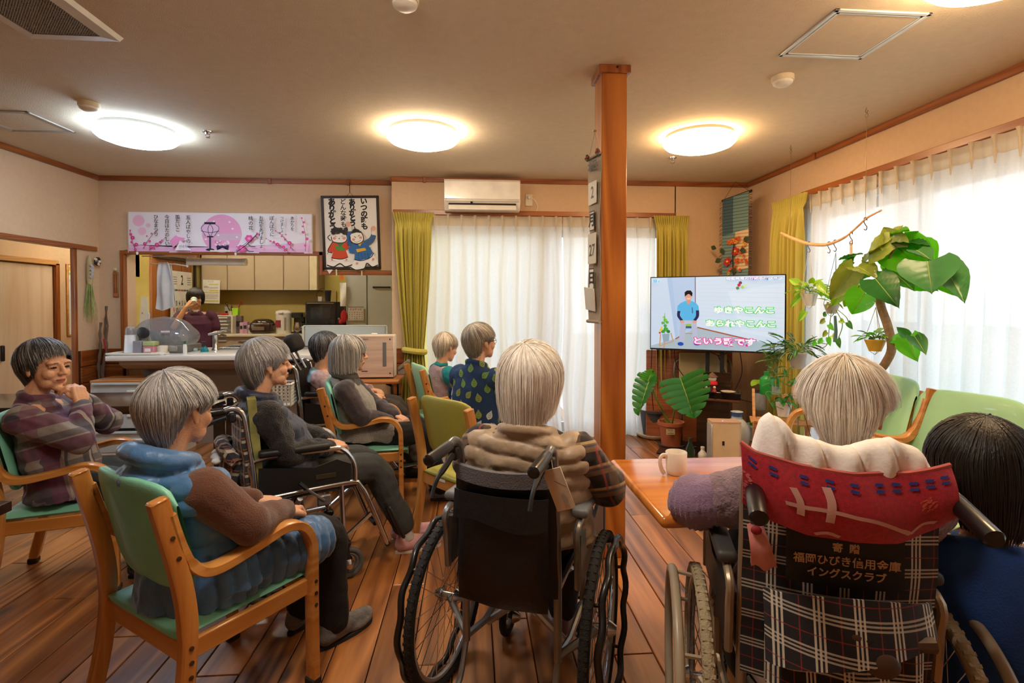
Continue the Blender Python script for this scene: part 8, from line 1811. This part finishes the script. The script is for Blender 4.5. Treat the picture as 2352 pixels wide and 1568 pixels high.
b = MB(); torso(b, S, 1.12, bottom=-0.07, flare=1.06, ry=0.165); sleeves(b, S, k=1.08); b.ball(S['chest'] + Vector((0.03, 0, -0.04)), (0.11, 0.15, 0.12)); b.tube([S['nb'] + Vector((0.055 * math.cos(a) + 0.01, 0.062 * math.sin(a), 0.015 + 0.012 * math.cos(a + PI))) for a in [2 * PI * i / 16 for i in range(16)]], 0.018, 8, closed=True)
solid(b, 'shirt', PLAID, 0.007, t, 3, disp=folds(0.010, (12, 16, 14), 0.004)); trousers(S, t, M_denim)
hair(t, S['M'], ['3b3b3e', '222226', '55555a', '8c8a88'], [(0, 0.068), (30, 0.062), (52, 0.03), (66, -0.02), (85, -0.04), (120, -0.07), (180, -0.09)], puff=0.015, n=3000, w=0.0015, seed=2, tilt=25, tuck=0.45)
b = MB(); q = S['M'] ; shoe(t, (0.28, 0.11), (1, 0), M_char, M_blk); shoe(t, (0.28, -0.10), (1, 0), M_char, M_blk)
# ---------------------------------------------------------------- B: blue quilted vest
t, S = person('grey-haired person in a blue quilted vest and brown sweater, lower left', (-0.83, 1.80), 55, head=(-0.13, 0.0, 0.968), hk=0.95, hyaw=10, hpitch=6, vox=0.005,
    arms={'L': ((0.0, 0.21, 0.62), (0.16, 0.08, 0.58)), 'R': ((-0.05, -0.225, 0.635), (0.14, -0.12, 0.585))}, knees={'L': (0.33, 0.09, 0.43), 'R': (0.34, -0.10, 0.43)}, feet={'L': (0.36, 0.08, 0.09), 'R': (0.36, -0.11, 0.09)}, sh=0.38)
M_bv = mat('blue_quilt', '3f6c9e', 0.42, var=0.18, scale=5, bump=0.25, bscale=60, sheen=0.3)
b = MB(); sleeves(b, S, k=1.08); b.ball(S['sh'] + Vector((0, 0, -0.02)), (0.06, 0.12, 0.05)); solid(b, 'sweater', mat('brown_knit', '5d3622', 0.9, var=0.1, bump=0.5, bscale=220, sheen=0.3), 0.006, t, 4, disp=folds(0.006, (14, 16, 12), 0.001))
b = MB(); torso(b, S, 1.24, bottom=-0.05, flare=1.06, ry=0.155, rx=0.112)
loft(b, [(S['hip'] + Vector((-0.01, 0, -0.085)), 0.19, 0.205, 0), (S['hip'] + Vector((-0.01, 0, 0.0)), 0.18, 0.20, 0), (S['hip'] + Vector((0.0, 0, 0.09)), 0.155, 0.175, 0)]); 
for s in (1, -1): chain(b, [S['hip'] + Vector((0.03, s * 0.08, -0.02)), Vector((0.16, s * 0.12, 0.45)), Vector((0.25, s * 0.13, 0.445))], [0.115, 0.10, 0.085])
b.tube([S['nb'] + Vector((0.075 * math.cos(a) - 0.01, 0.085 * math.sin(a), 0.015 - 0.035 * math.cos(a))) for a in [2 * PI * i / 18 for i in range(18)]], 0.036, 10, closed=True)
b.ball(S['nb'] + Vector((-0.075, 0, -0.03)), (0.05, 0.095, 0.055))
solid(b, 'quilted_vest', M_bv, 0.0062, t, 3, disp=lambda c, n: np.where(c[:, 2] > 0.56, quilt(0.075, 0.015, 2, 0.0, 0.02)(c, n), quilt(0.046, 0.014, 0, 0.0, 0.012)(c, n)), label='blue quilted sleeveless coat with folded hood')
trousers(S, t, M_blk)
hair(t, S['M'], ['9a9a9c', '77777c', 'c9c6c0', 'b4b2b0'], [(0, 0.06), (40, 0.05), (60, 0.005), (74, 0.012), (82, 0.03), (98, 0.026), (110, -0.03), (140, -0.085), (180, -0.10)], puff=0.018, n=4600, w=0.0013, seed=3, tilt=26, tuck=0.5)
M_slip = mat('grey_leaf_slipper', '6e6a68', 0.95, var=0.35, scale=28, bump=0.4, bscale=100)
shoe(t, (0.36, 0.08), (1, 0.1), M_slip, M_char, 0.24, w=0.05); shoe(t, (0.36, -0.11), (1, -0.05), M_slip, M_char, 0.24, w=0.05)
# ---------------------------------------------------------------- C: navy vest over black fur
t, S = person('silver-haired person in a navy vest over a black furry jacket, in profile', (-0.83, 2.63), 25, sh=0.42, hk=0.97, head=(-0.155, 0.0, 1.012), hyaw=4, hpitch=-3, vox=0.0036,
    arms={'L': ((-0.03, 0.19, 0.65), (0.12, 0.07, 0.60)), 'R': ((-0.09, -0.185, 0.63), (0.11, -0.08, 0.60))}, hdir={'L': ((0.7, -0.7, -0.1), (0.3, 0.2, 1)), 'R': ((0.8, 0.6, -0.05), (0.2, -0.3, 1))}, curl=(0.8, 0.7), knees={'L': (0.33, 0.08, 0.46), 'R': (0.33, -0.08, 0.46)}, feet={'L': (0.52, 0.06, 0.10), 'R': (0.50, -0.09, 0.10)})
b = MB(); torso(b, S, 1.06); sleeves(b, S, k=1.08); solid(b, 'fur_jacket', mat('black_fur', '191617', 0.95, var=0.5, scale=45, bump=1.0, bscale=170, sheen=0.25), 0.0065, t, 2, disp=folds(0.008, (20, 24, 18), 0.006))
b = MB(); torso(b, S, 1.27, bottom=-0.03, ry=0.146, rx=0.108); b.tube([S['nb'] + Vector((0.07 * math.cos(a) - 0.005, 0.075 * math.sin(a), 0.01 - 0.02 * math.cos(a))) for a in [2 * PI * i / 16 for i in range(16)]], 0.026, 8, closed=True)
solid(b, 'quilted_vest', mat('navy_quilt', '1f2742', 0.5, var=0.15, bump=0.3, bscale=60, sheen=0.2), 0.0075, t, 3, disp=quilt(0.085, 0.007))
trousers(S, t, mat('grey_trousers', '3c3d3c', 0.9, bump=0.3, bscale=200), end=0.86)
b = MB()
for nm in 'LR': ft = S['K'][nm][2]; kn = S['K'][nm][1]; b.tube([kn.lerp(ft, 0.8), ft + Vector((0, 0, -0.03))], [0.038, 0.036], 12)
b.build('socks', mat('white_sock', 'c9c6c0', 0.95, bump=0.5, bscale=250), t, kind=None)
hair(t, S['M'], ['a9a8a6', '8d8d90', 'c8c6c2', '77777a'], [(0, 0.055), (35, 0.04), (56, -0.01), (72, 0.0), (80, 0.02), (95, 0.005), (106, -0.045), (140, -0.09), (180, -0.105)], puff=0.019, n=3200, w=0.0017, seed=4, tilt=22, tuck=0.42)
M_pink = mat('pink_shoe', 'cf9a9c', 0.8, bump=0.3, bscale=200); M_cream = mat('cream_sole', 'd8c9b4', 0.7)
shoe(t, (0.52, 0.06), (1, 0.0), M_pink, M_cream); shoe(t, (0.50, -0.09), (1, -0.05), M_pink, M_cream)
# ---------------------------------------------------------------- D: light blue bib, behind
t, S = person('dark-haired person with a light blue towel round the neck by the headrest', (-1.0, 3.98), 6, sh=0.42, head=(-0.08, 0.0, 0.968), hyaw=32, hpitch=5, vox=0.0065, arms={'L': ((0.03, 0.22, 0.66), (0.22, 0.1, 0.64)), 'R': ((0.03, -0.22, 0.66), (0.24, -0.1, 0.63))}, knees={'L': (0.42, 0.10, 0.52), 'R': (0.42, -0.09, 0.52)}, feet={'L': (0.55, 0.09, 0.13), 'R': (0.55, -0.09, 0.13)})
b = MB(); torso(b, S, 1.05); sleeves(b, S, k=1.05); solid(b, 'blouse', mat('mauve_print', 'a48a8c', 0.85, var=0.4, scale=30), 0.009, t, 2, disp=folds())
b = MB(); loft(b, [(S['sh'] + Vector((0, 0, -0.06)), 0.12, 0.18, 0.2), (S['sh'] + Vector((0, 0, 0.015)), 0.10, 0.155, 0.2), (S['nb'] + Vector((0, 0, 0.0)), 0.065, 0.07, 0.3)]); solid(b, 'towel_bib', mat('pale_blue_towel', '8fbbd6', 0.9, bump=0.5, bscale=250), 0.009, t, 2, disp=folds())
trousers(S, t, mat('brown_trousers', '3a322e', 0.9))
hair(t, S['M'], ['2b2b2e', '1c1c20', '59585a', '7c7a78'], [(0, 0.04), (50, 0.02), (75, -0.01), (92, 0.02), (108, -0.05), (180, -0.10)], puff=0.016, n=1200, w=0.0022, seed=5, tilt=20, tuck=0.5)
shoe(t, (0.55, 0.09), (1, 0), M_char, M_blk); shoe(t, (0.55, -0.09), (1, 0), M_char, M_blk)
# ---------------------------------------------------------------- E: grey fleece vest, bob, glasses
t, S = person('woman with a silver bob and glasses in a grey fleece vest, seen in profile', (-0.68, 3.50), 8, head=(-0.118, 0.0, 0.972), hyaw=8, hpitch=0, vox=0.004, arms={'L': ((0.0, 0.2, 0.62), (0.17, 0.05, 0.55)), 'R': ((-0.03, -0.215, 0.60), (0.13, -0.09, 0.545))}, knees={'L': (0.36, 0.09, 0.44), 'R': (0.36, -0.09, 0.44)}, feet={'L': (0.46, 0.09, 0.09), 'R': (0.46, -0.09, 0.09)})
b = MB(); sleeves(b, S, k=1.1); b.ball(S['sh'], (0.08, 0.14, 0.07)); solid(b, 'sweater', mat('plum_charcoal', '3b3236', 0.9, var=0.15, bump=0.4, bscale=200, sheen=0.3), 0.007, t, 3, disp=folds(0.008, (18, 20, 14)))
b = MB(); torso(b, S, 1.17, bottom=-0.06, flare=1.08, ry=0.142); loft(b, [(S['hip'] + Vector((0.03, 0, -0.05)), 0.17, 0.185, 0), (S['hip'] + Vector((0.01, 0, 0.06)), 0.14, 0.165, 0)])
for s in (1, -1): chain(b, [S['hip'] + Vector((0.03, s * 0.07, 0.0)), Vector((0.12, s * 0.10, 0.47))], [0.10, 0.08])
solid(b, 'fleece_vest', mat('grey_fleece', '8b8880', 0.98, var=0.12, scale=60, bump=0.9, bscale=180, sheen=0.5), 0.007, t, 3, disp=folds(0.006, (14, 14, 9), 0.003))
b = MB(); b.tube([S['nb'] + Vector((0.068 * math.cos(a) + 0.005, 0.075 * math.sin(a), 0.02 - 0.02 * math.cos(a))) for a in [2 * PI * i / 16 for i in range(16)]], 0.026, 8, closed=True); b.build('collar', mat('sherpa_collar', '5f5e56', 0.98, bump=1.0, bscale=140), t)
trousers(S, t, M_blk)
hair(t, S['M'], ['a5a19c', '87847f', 'c4c0ba', '76736f'], [(0, 0.03), (30, 0.02), (45, -0.05), (60, -0.095), (120, -0.105), (180, -0.105)], puff=0.018, n=1800, w=0.002, seed=6, tilt=12, tuck=0.02)
glasses(t, S['M'], '5a2f1c')
M_gsh = mat('grey_shoe', '5f6266', 0.85, bump=0.3, bscale=200)
shoe(t, (0.46, 0.09), (1, 0), M_gsh, M_char); shoe(t, (0.46, -0.09), (1, 0), M_gsh, M_char)
# ---------------------------------------------------------------- F: mauve vest, teal sleeves, by the window
t, S = person('small person in a mauve vest with teal sleeves beside the back window', (-0.20, 4.42), 22, head=(-0.02, 0.0, 0.935), hyaw=15, hpitch=12, vox=0.0065)
b = MB(); sleeves(b, S, k=1.1); b.ball(S['nb'] + Vector((0.0, 0, 0.01)), (0.06, 0.065, 0.035)); solid(b, 'sweater', mat('teal_knit', '14767c', 0.9, bump=0.3, bscale=200), 0.009, t, 2, disp=folds())
b = MB(); torso(b, S, 1.14, ry=0.148); solid(b, 'knitted_vest', mat('mauve_knit', '9a7f88', 0.95, var=0.2, scale=60, stretch=(1, 1, 4), bump=0.6, bscale=160), 0.009, t, 2, disp=folds()); trousers(S, t, M_char)
hair(t, S['M'], ['b5a48e', 'cbbfae', '9c8c78'], [(0, 0.04), (60, 0.0), (90, 0.01), (110, -0.06), (180, -0.09)], puff=0.014, n=700, w=0.0028, seed=7, tuck=0.45)
shoe(t, (0.27, 0.1), (1, 0), M_char, M_blk); shoe(t, (0.27, -0.1), (1, 0), M_char, M_blk)
# ---------------------------------------------------------------- G: leaf-print shirt
t, S = person('person with glasses in a dark blue shirt printed with green and white leaves', (0.04, 3.50), 50, head=(-0.03, -0.045, 1.05), hyaw=-20, hpitch=-4, vox=0.0045, arms={'L': ((0.03, 0.22, 0.68), (0.25, 0.1, 0.6)), 'R': ((0.03, -0.22, 0.68), (0.25, -0.1, 0.6))})
b = MB(); torso(b, S, 1.14, ry=0.16); sleeves(b, S, k=1.12); b.tube([S['nb'] + Vector((0.052 * math.cos(a), 0.062 * math.sin(a), 0.012 - 0.018 * math.cos(a))) for a in [2 * PI * i / 16 for i in range(16)]], 0.018, 8, closed=True)
G_sh = solid(b, 'shirt', mat('navy_cotton', '1c3a66', 0.85, var=0.1, bump=0.2, bscale=200), 0.0075, t, 4, disp=folds(0.005, (11, 11, 8), 0.0015)); trousers(S, t, M_char)
from mathutils.bvhtree import BVHTree
bv = BVHTree.FromPolygons([v.co for v in G_sh.data.vertices], [tuple(p.vertices) for p in G_sh.data.polygons])
b = MB(); rg = random.Random(12); spots = []
for i in range(900):
    a = rg.uniform(0, 2 * PI); z = rg.uniform(0.50, 0.94); o = S['hip'].lerp(S['nb'], (z - 0.45) / 0.5); o = Vector((o.x, o.y, z)); d = Vector((math.cos(a), math.sin(a), 0))
    h_ = bv.ray_cast(o + d * 0.5, -d)
    if h_[0] is None or any((h_[0] - q).length < 0.064 for q in spots): continue
    spots.append(h_[0]); n_ = h_[1]; up = Vector((0, 0, 1)); th = rg.uniform(-0.9, 0.9); r_ = n_.cross(up).normalized(); u2 = r_.cross(n_)
    ax_ = u2 * math.cos(th) + r_ * math.sin(th); sd = n_.cross(ax_); k_ = rg.choice((0, 0, 1, 2)); Ln = 0.060
    def L_(u, v):
        p = h_[0] + ax_ * (Ln * (v - 0.45)) + sd * ((u - 0.5) * 0.042 * math.sin(PI * min(0.97, v ** 0.8 + 0.03)))
        q = bv.find_nearest(p); return q[0] + q[1] * 0.0016
    b.grid(L_, 5, 7, k=k_); b.add([L_(0.5, 0), L_(0.56, 0), h_[0] - ax_ * (Ln * 0.75) + n_ * 0.002], [(0, 1, 2)], k_)
    for v in (0.2, 0.4, 0.6, 0.8):
        for s in (0.12, 0.88): b.add([L_(0.5, v) + n_ * 0.0006, L_(s, min(1, v + 0.1)) + n_ * 0.0006, L_(0.5, v + 0.045) + n_ * 0.0006], [(0, 1, 2)], 3)
b.build('leaf_print', [mat('print_green', '6f9440', 0.8), mat('print_white', 'c9d3da', 0.8), mat('print_olive', '8a9a4c', 0.8), mat('print_navy', '1c3a66', 0.85)], G_sh, smooth=60, kind='stuff')
hair(t, S['M'], ['a39a8c', '857d72', 'c2b8a8', '6e675e'], [(0, 0.05), (40, 0.03), (60, -0.01), (76, 0.03), (95, 0.02), (108, -0.05), (140, -0.09), (180, -0.10)], puff=0.018, n=1600, w=0.002, seed=8, tilt=24, tuck=0.45)
glasses(t, S['M'], '5b4a50')
shoe(t, (0.27, 0.1), (1, 0), M_char, M_blk); shoe(t, (0.27, -0.1), (1, 0), M_char, M_blk)
# ---------------------------------------------------------------- H: beige quilted vest
t, S = person('white-haired person in a beige quilted vest over a brown plaid shirt, centre foreground', (0.20, 1.80), 66, sh=0.44, head=(-0.075, -0.03, 1.042), hyaw=-4, hpitch=5, vox=0.0055, shw=0.165, arms={'L': ((0.02, 0.235, 0.72), (0.24, 0.12, 0.62)), 'R': ((0.0, -0.265, 0.70), (0.24, -0.15, 0.66))}, knees={'L': (0.32, 0.09, 0.48), 'R': (0.32, -0.09, 0.48)}, feet={'L': (0.40, 0.09, 0.13), 'R': (0.26, -0.05, 0.11)})
PL2 = plaid('brown_tartan_flannel', '241c1e', [(0.075, 0.026, 0, '80623e', 2, 0.7), (0.075, 0.008, 0.05, 'c9a878', 2, 0.7), (0.075, 0.022, 0.01, '6e5234', 1, 0.5), (0.075, 0.006, 0.055, '9c3a30', 1, 0.7), (0.075, 0.006, 0.06, '26324a', 2, 0.8)], rot=(R(12), R(-8), 0))
b = MB(); sleeves(b, S, r=(0.07, 0.064, 0.06, 0.054, 0.045), k=1.06); b.ball(S['sh'], (0.08, 0.15, 0.07)); solid(b, 'flannel_shirt', PL2, 0.0065, t, 3, disp=folds(0.008, (16, 18, 14), 0.003))
b = MB(); torso(b, S, 1.30, bottom=0.0, ry=0.168); b.tube([S['nb'] + Vector((0.066 * math.cos(a) - 0.01, 0.08 * math.sin(a), 0.0 - 0.02 * math.cos(a))) for a in [2 * PI * i / 18 for i in range(18)]], 0.02, 10, closed=True)
solid(b, 'quilted_vest', mat('beige_quilt', 'a58f76', 0.45, var=0.1, scale=6, bump=0.2, bscale=50, sheen=0.2), 0.006, t, 3, disp=quilt(0.056, 0.011, 2, 0.01, 0.03, 0.004), label='beige quilted sleeveless down vest')
trousers(S, t, M_char)
hair(t, S['M'], ['ece5d9', 'dacfbf', 'f5f0e8', 'c8bba9'], [(0, 0.04), (50, -0.03), (75, -0.07), (100, -0.085), (130, -0.11), (180, -0.12)], puff=0.024, n=4600, w=0.0013, seed=9, tilt=30, tuck=0.16)
glasses(t, S['M'], '6b4030')
shoe(t, (0.40, 0.09), (1, 0.1), M_pink, M_cream); shoe(t, (0.26, -0.05), (1, 0), mat('grey_pink_slipper', '8c6f74', 0.85), M_cream)
# ---------------------------------------------------------------- I: white hair, lilac knit
t, S = person('person with fluffy white hair in a lilac knitted cardigan, in the right foreground wheelchair', (0.90, 1.355), 72, sh=0.43, head=(-0.05, -0.082, 1.022), hyaw=-20, hpitch=4, vox=0.0055, shw=0.165, arms={'L': ((-0.02, 0.28, 0.74), (0.16, 0.19, 0.70)), 'R': ((0.0, -0.25, 0.72), (0.22, -0.12, 0.66))}, knees={'L': (0.32, 0.09, 0.48), 'R': (0.32, -0.09, 0.48)}, feet={'L': (0.40, 0.09, 0.13), 'R': (0.40, -0.09, 0.13)})
M_kn = mat('lilac_sleeve', '8a7290', 0.95, var=0.12, scale=14, bump=0.5, bscale=200, sheen=0.3)
b = MB(); sleeves(b, S, r=(0.066, 0.064, 0.07, 0.062, 0.05), k=1.02); solid(b, 'sweater', M_kn, 0.0065, t, 3, disp=lambda c, n: 0.003 * np.sin(c[:, 1] * 420 + c[:, 0] * 100) * (c[:, 2] < 0.8) + 0.006 * vnoise(c * 16.0))
b = MB(); torso(b, S, 1.14, ry=0.155); sleeves(b, S, end=0.01, k=1.2, which=''); 
for nm, s in (('L', 1), ('R', -1)): a, e, w_ = S['A'][nm]; chain(b, [a, a.lerp(e, 0.55)], [0.078, 0.074])
b.tube([S['nb'] + Vector((0.055 * math.cos(a), 0.065 * math.sin(a), 0.0 - 0.01 * math.cos(a))) for a in [2 * PI * i / 16 for i in range(16)]], 0.018, 8, closed=True)
solid(b, 'knitted_cardigan', mat('mauve_cable_knit', '85707c', 0.95, var=0.15, scale=30, bump=0.8, bscale=120, sheen=0.3), 0.007, t, 3, disp=lambda c, n: 0.005 * np.abs(np.sin(c[:, 1] * 60 + 0.8 * np.sin(c[:, 2] * 90))) + 0.004 * vnoise(c * 15.0)); trousers(S, t, M_char)
hair(t, S['M'], ['f2e9db', 'e2d5c4', 'f7f1e7', 'd4c6b4'], [(0, 0.04), (60, 0.02), (76, 0.034), (116, 0.028), (130, -0.02), (148, -0.075), (180, -0.10)], puff=0.025, n=5600, w=0.0010, seed=10, tilt=10, tuck=0.42, fly=0.014)
shoe(t, (0.40, 0.09), (1, 0), M_char, M_blk); shoe(t, (0.40, -0.09), (1, 0), M_char, M_blk)
# ---------------------------------------------------------------- J: black hair, royal blue top
t, S = person('black-haired person in a royal blue top, cut off at the right edge', (1.40, 1.18), 60, sh=0.26, head=(0.0, 0.12, 0.872), hyaw=4, hpitch=10, vox=0.0055, shw=0.18, tone='d9a070', group='carers', arms={'L': ((0.16, 0.24, 0.50), (0.33, 0.13, 0.54)), 'R': ((0.14, -0.24, 0.50), (0.32, -0.1, 0.52))}, knees={'L': (0.28, 0.12, 0.38), 'R': (0.28, -0.12, 0.38)})
b = MB(); torso(b, S, 1.2, bottom=-0.12, ry=0.165); sleeves(b, S, r=(0.076, 0.072, 0.07, 0.066, 0.06), end=0.05); solid(b, 'top', mat('royal_blue', '1a4690', 0.85, bump=0.3, bscale=200, var=0.08), 0.008, t, 3, disp=folds(0.008, (9, 9, 7), 0.002)); trousers(S, t, M_blk)
hair(t, S['M'], ['0c0a0a', '15110f', '080707', '1e1713'], [(0, 0.03), (50, 0.0), (75, -0.06), (100, -0.10), (180, -0.145)], puff=0.030, n=4600, w=0.0014, seed=11, tilt=22, tuck=0.28)
shoe(t, (0.27, 0.12), (1, 0), M_blk, M_char); shoe(t, (0.27, -0.12), (1, 0), M_blk, M_char)
# stool for J
s_ = empty('low_stool', (1.38, 1.15, 0), R(60), 'low dark stool under the person in the royal blue top', 'stool')
b = MB(); b.lathe([(0.15, 0.27), (0.16, 0.285), (0.155, 0.305), (0.1, 0.312)], n=28); b.build('seat', M_char, s_)
for k in range(4):
    a = PI / 4 + k * PI / 2; b = MB(); b.tube([(0.11 * math.cos(a), 0.11 * math.sin(a), 0.275), (0.14 * math.cos(a), 0.14 * math.sin(a), 0.0)], 0.012, 8); b.build('leg', M_chrome, s_)
# ---------------------------------------------------------------- K: woman in the kitchen drinking
t, S = person('woman with black fringe in a maroon tunic drinking from a cup in the kitchen', (-3.33, 6.55), -63, sh=0.74, head=(0.0, 0.012, 1.372), hyaw=0, hpitch=4, vox=0.0045, tone='dba67e', group='carers', back=-0.03, shw=0.165, arms={'R': ((0.15, -0.21, 1.03), (0.15, -0.085, 1.26)), 'L': ((0.0, 0.22, 0.98), (0.1, 0.2, 0.78))}, hdir={'R': ((-0.1, 0.55, 0.8), (0.55, -0.75, 0.2))}, curl=(0.4, 0.85), knees={'L': (0.02, 0.09, 0.45), 'R': (0.02, -0.09, 0.45)}, feet={'L': (-0.02, 0.09, 0.08), 'R': (-0.02, -0.09, 0.08)})
b = MB(); torso(b, S, 1.22, bottom=-0.10, ry=0.150)
for nm in 'LR': a, e, w_ = S['A'][nm]; chain(b, [a, a.lerp(e, 0.75)], [0.062, 0.066])
solid(b, 'tunic', mat('maroon_cloth', '4a1e36', 0.85, bump=0.2, bscale=200), 0.008, t, 3, disp=folds(0.007, (10, 12, 7), 0.002)); trousers(S, t, M_blk)
b = MB(); b.add([S['nb'] + Vector((0.075, -0.035, 0.01)), S['nb'] + Vector((0.075, 0.035, 0.01)), S['nb'] + Vector((0.098, 0, -0.05))], [(0, 1, 2)]); b.add([S['nb'] + Vector((0.07, -0.035, 0.01)), S['nb'] + Vector((0.07, 0.035, 0.01)), S['nb'] + Vector((0.09, 0, -0.05))], [(0, 2, 1)]); b.build('undershirt', M_white, t)
hair(t, S['M'], ['141012', '201a1a', '2c2422'], [(0, 0.018), (38, 0.012), (50, -0.03), (75, -0.055), (110, -0.06), (180, -0.08)], puff=0.014, n=1200, w=0.002, seed=13, tilt=5, tuck=0.1)
shoe(t, (-0.02, 0.09), (1, 0), M_white, M_char); shoe(t, (-0.02, -0.09), (1, 0), M_white, M_char)
wp = t.matrix_basis @ Vector((0.135, -0.005, 1.335))
c = empty('drinking_cup', tuple(wp), R(-63), 'white and pale blue cup held to the mouth of the woman in the kitchen', 'cup'); c.rotation_euler = (0, R(-62), R(-63)); c.rotation_mode = 'XYZ'
b = MB(); b.lathe([(0.024, -0.04), (0.028, -0.036), (0.034, 0.045), (0.031, 0.045), (0.024, -0.032)], n=24); b.build('cup', mat('cup_white', 'e4dfd2', 0.4), c)
b = MB(); b.lathe([(0.0305, -0.01), (0.0325, 0.012)], n=24, cap=False); b.build('band', mat('cup_blue', '8fc0cc', 0.5), c)

# ================================================================ cushion and towel on the right-hand wheelchair
tI = Matrix.Translation((0.90, 1.355, 0)) @ Matrix.Rotation(R(72), 4, 'Z')
def crv(pts, y):
    for (a, za), (c_, zc) in zip(pts, pts[1:]):
        if a >= y >= c_: return za + (zc - za) * (a - y) / (a - c_)
    return pts[-1][1] if y < pts[-1][0] else pts[0][1]
topc = [(0.19, 1.0), (0.165, 1.06), (0.145, 1.065), (0.10, 1.01), (0.06, 1.0), (0.0, 0.985), (-0.05, 1.005), (-0.09, 1.01), (-0.14, 0.995), (-0.19, 0.965)]
b = MB()
def cush(u, v):
    y = 0.185 - 0.37 * v; a = 2 * PI * u; zt = crv(topc, y); zb = 0.84; e = (1 - abs(2 * v - 1) ** 7) ** 0.5 * 0.96 + 0.04
    zc = (zt + zb) / 2; hz_ = (zt - zb) / 2; x = -0.262 + 0.045 * math.cos(a) * (abs(math.cos(a)) ** -0.3 if abs(math.cos(a)) > 1e-3 else 1) * e - 0.03 * math.sin(PI * v)
    z = zc + hz_ * math.sin(a) * (abs(math.sin(a)) ** -0.25 if abs(math.sin(a)) > 1e-3 else 1) * e
    w_ = 0.013 * (abs(math.sin(46 * y + 1.5 * math.sin(9 * z))) ** 0.6 - 0.6) + 0.006 * math.sin(91 * y + 9 * z)
    return tI @ Vector((x - w_ * max(0, min(1, (z - 0.88) * 12)), y, z + w_ * 0.7))
b.grid(cush, 30, 130, closed_u=True); o = b.build('neck_cushion', mat('cream_cushion', 'f8f4ee', 0.85, var=0.05, bump=0.2, bscale=90), None, smooth=80); tag(o, 'gathered cream cushion tucked behind the neck of the fluffy white-haired person', 'cushion')
tt = [(0.215, 0.99), (0.19, 0.972), (0.10, 0.95), (0.0, 0.942), (-0.1, 0.948), (-0.185, 0.968)]; tb_ = [(0.225, 0.87), (0.17, 0.835), (0.09, 0.815), (0.0, 0.808), (-0.08, 0.815), (-0.15, 0.845), (-0.185, 0.87)]
def tow(u, v, off=0.0):
    y = 0.215 - 0.40 * u; z0, z1 = crv(tb_, y), crv(tt, y); z = z0 + (z1 - z0) * v
    return tI @ Vector((-0.325 - 0.028 * math.sin(PI * (u * 0.86 + 0.07)) + 0.02 * (v - 0.5) + 0.004 * math.sin(16 * u + 3 * v) - 0.015 * math.sin(PI * v) - off, y, z))
t = empty('red_towel', (0, 0, 0), 0, 'red towel with pale lines and blue dashes wrapped over the cream cushion', 'towel')
b = MB(); b.grid(lambda u, v: tow(u, v), 40, 14, thick=0.012); b.build('cloth', mat('towel_crimson', 'c01830', 0.97, var=0.2, scale=120, bump=0.6, bscale=800, sheen=0.3), t, smooth=80)
b = MB(); b.tube([tow(i / 30, 1.0, -0.004) + Vector((0, 0, 0.002)) for i in range(31)], 0.005, 6); b.build('hem', mat('hem_pink', 'cc6a66', 0.9), t)
def tline(pts, w_, k, ripple=0.0):
    P = [Vector((a, c_, 0)) for a, c_ in pts]; P = spline(P, 5) if len(P) > 2 else P; vs = []
    for i, p in enumerate(P):
        d = (P[min(i + 1, len(P) - 1)] - P[max(i - 1, 0)]).normalized(); n_ = Vector((-d.y * 0.42, d.x * 1.0, 0)) * (w_ / 2)
        vs += [tow(p.x + n_.x, p.y + n_.y, 0.0025), tow(p.x - n_.x, p.y - n_.y, 0.0025)]
    b.add(vs, [(2 * i, 2 * i + 1, 2 * i + 3, 2 * i + 2) for i in range(len(P) - 1)], k)
b = MB()
tline([(0.20, 0.42), (0.34, 0.44), (0.5, 0.42), (0.62, 0.36), (0.74, 0.2), (0.78, 0.10)], 0.06, 0); tline([(0.24, 0.68), (0.27, 0.5), (0.27, 0.3)], 0.09, 0); tline([(0.40, 0.78), (0.42, 0.55), (0.41, 0.26)], 0.10, 0); tline([(0.78, 0.10), (0.84, 0.2), (0.9, 0.16)], 0.05, 0); tline([(0.34, 0.05), (0.40, 0.09), (0.46, 0.05)], 0.05, 0)
for k, x in enumerate((0.05, 0.15, 0.30, 0.42, 0.53, 0.65, 0.73, 0.81, 0.88, 0.95)):
    for y in (0.87, 0.78): tline([(x - 0.02, y + 0.01), (x + 0.018, y - 0.005)], 0.045, 1)
rg = random.Random(4)
for i in range(46):
    a = rg.uniform(0, 2 * PI); r_ = rg.random() ** 0.5; x, y = 0.86 + 0.04 * r_ * math.cos(a), 0.5 + 0.11 * r_ * math.sin(a); tline([(x, y), (x + 0.006, y + 0.02)], 0.018, 2)
for i in range(70): x = rg.uniform(0.0, 0.09); y = rg.uniform(0.1, 0.65) * (1 - x * 6); tline([(x, y), (x + 0.01, y + 0.03)], 0.03, 3)
b.build('pattern', [mat('towel_line', 'd3a49a', 0.95), mat('towel_blue', '2f3a86', 0.95), mat('towel_orange', 'd0644a', 0.95), mat('towel_rose', 'd4707a', 0.95)], t, smooth=0, kind='stuff')
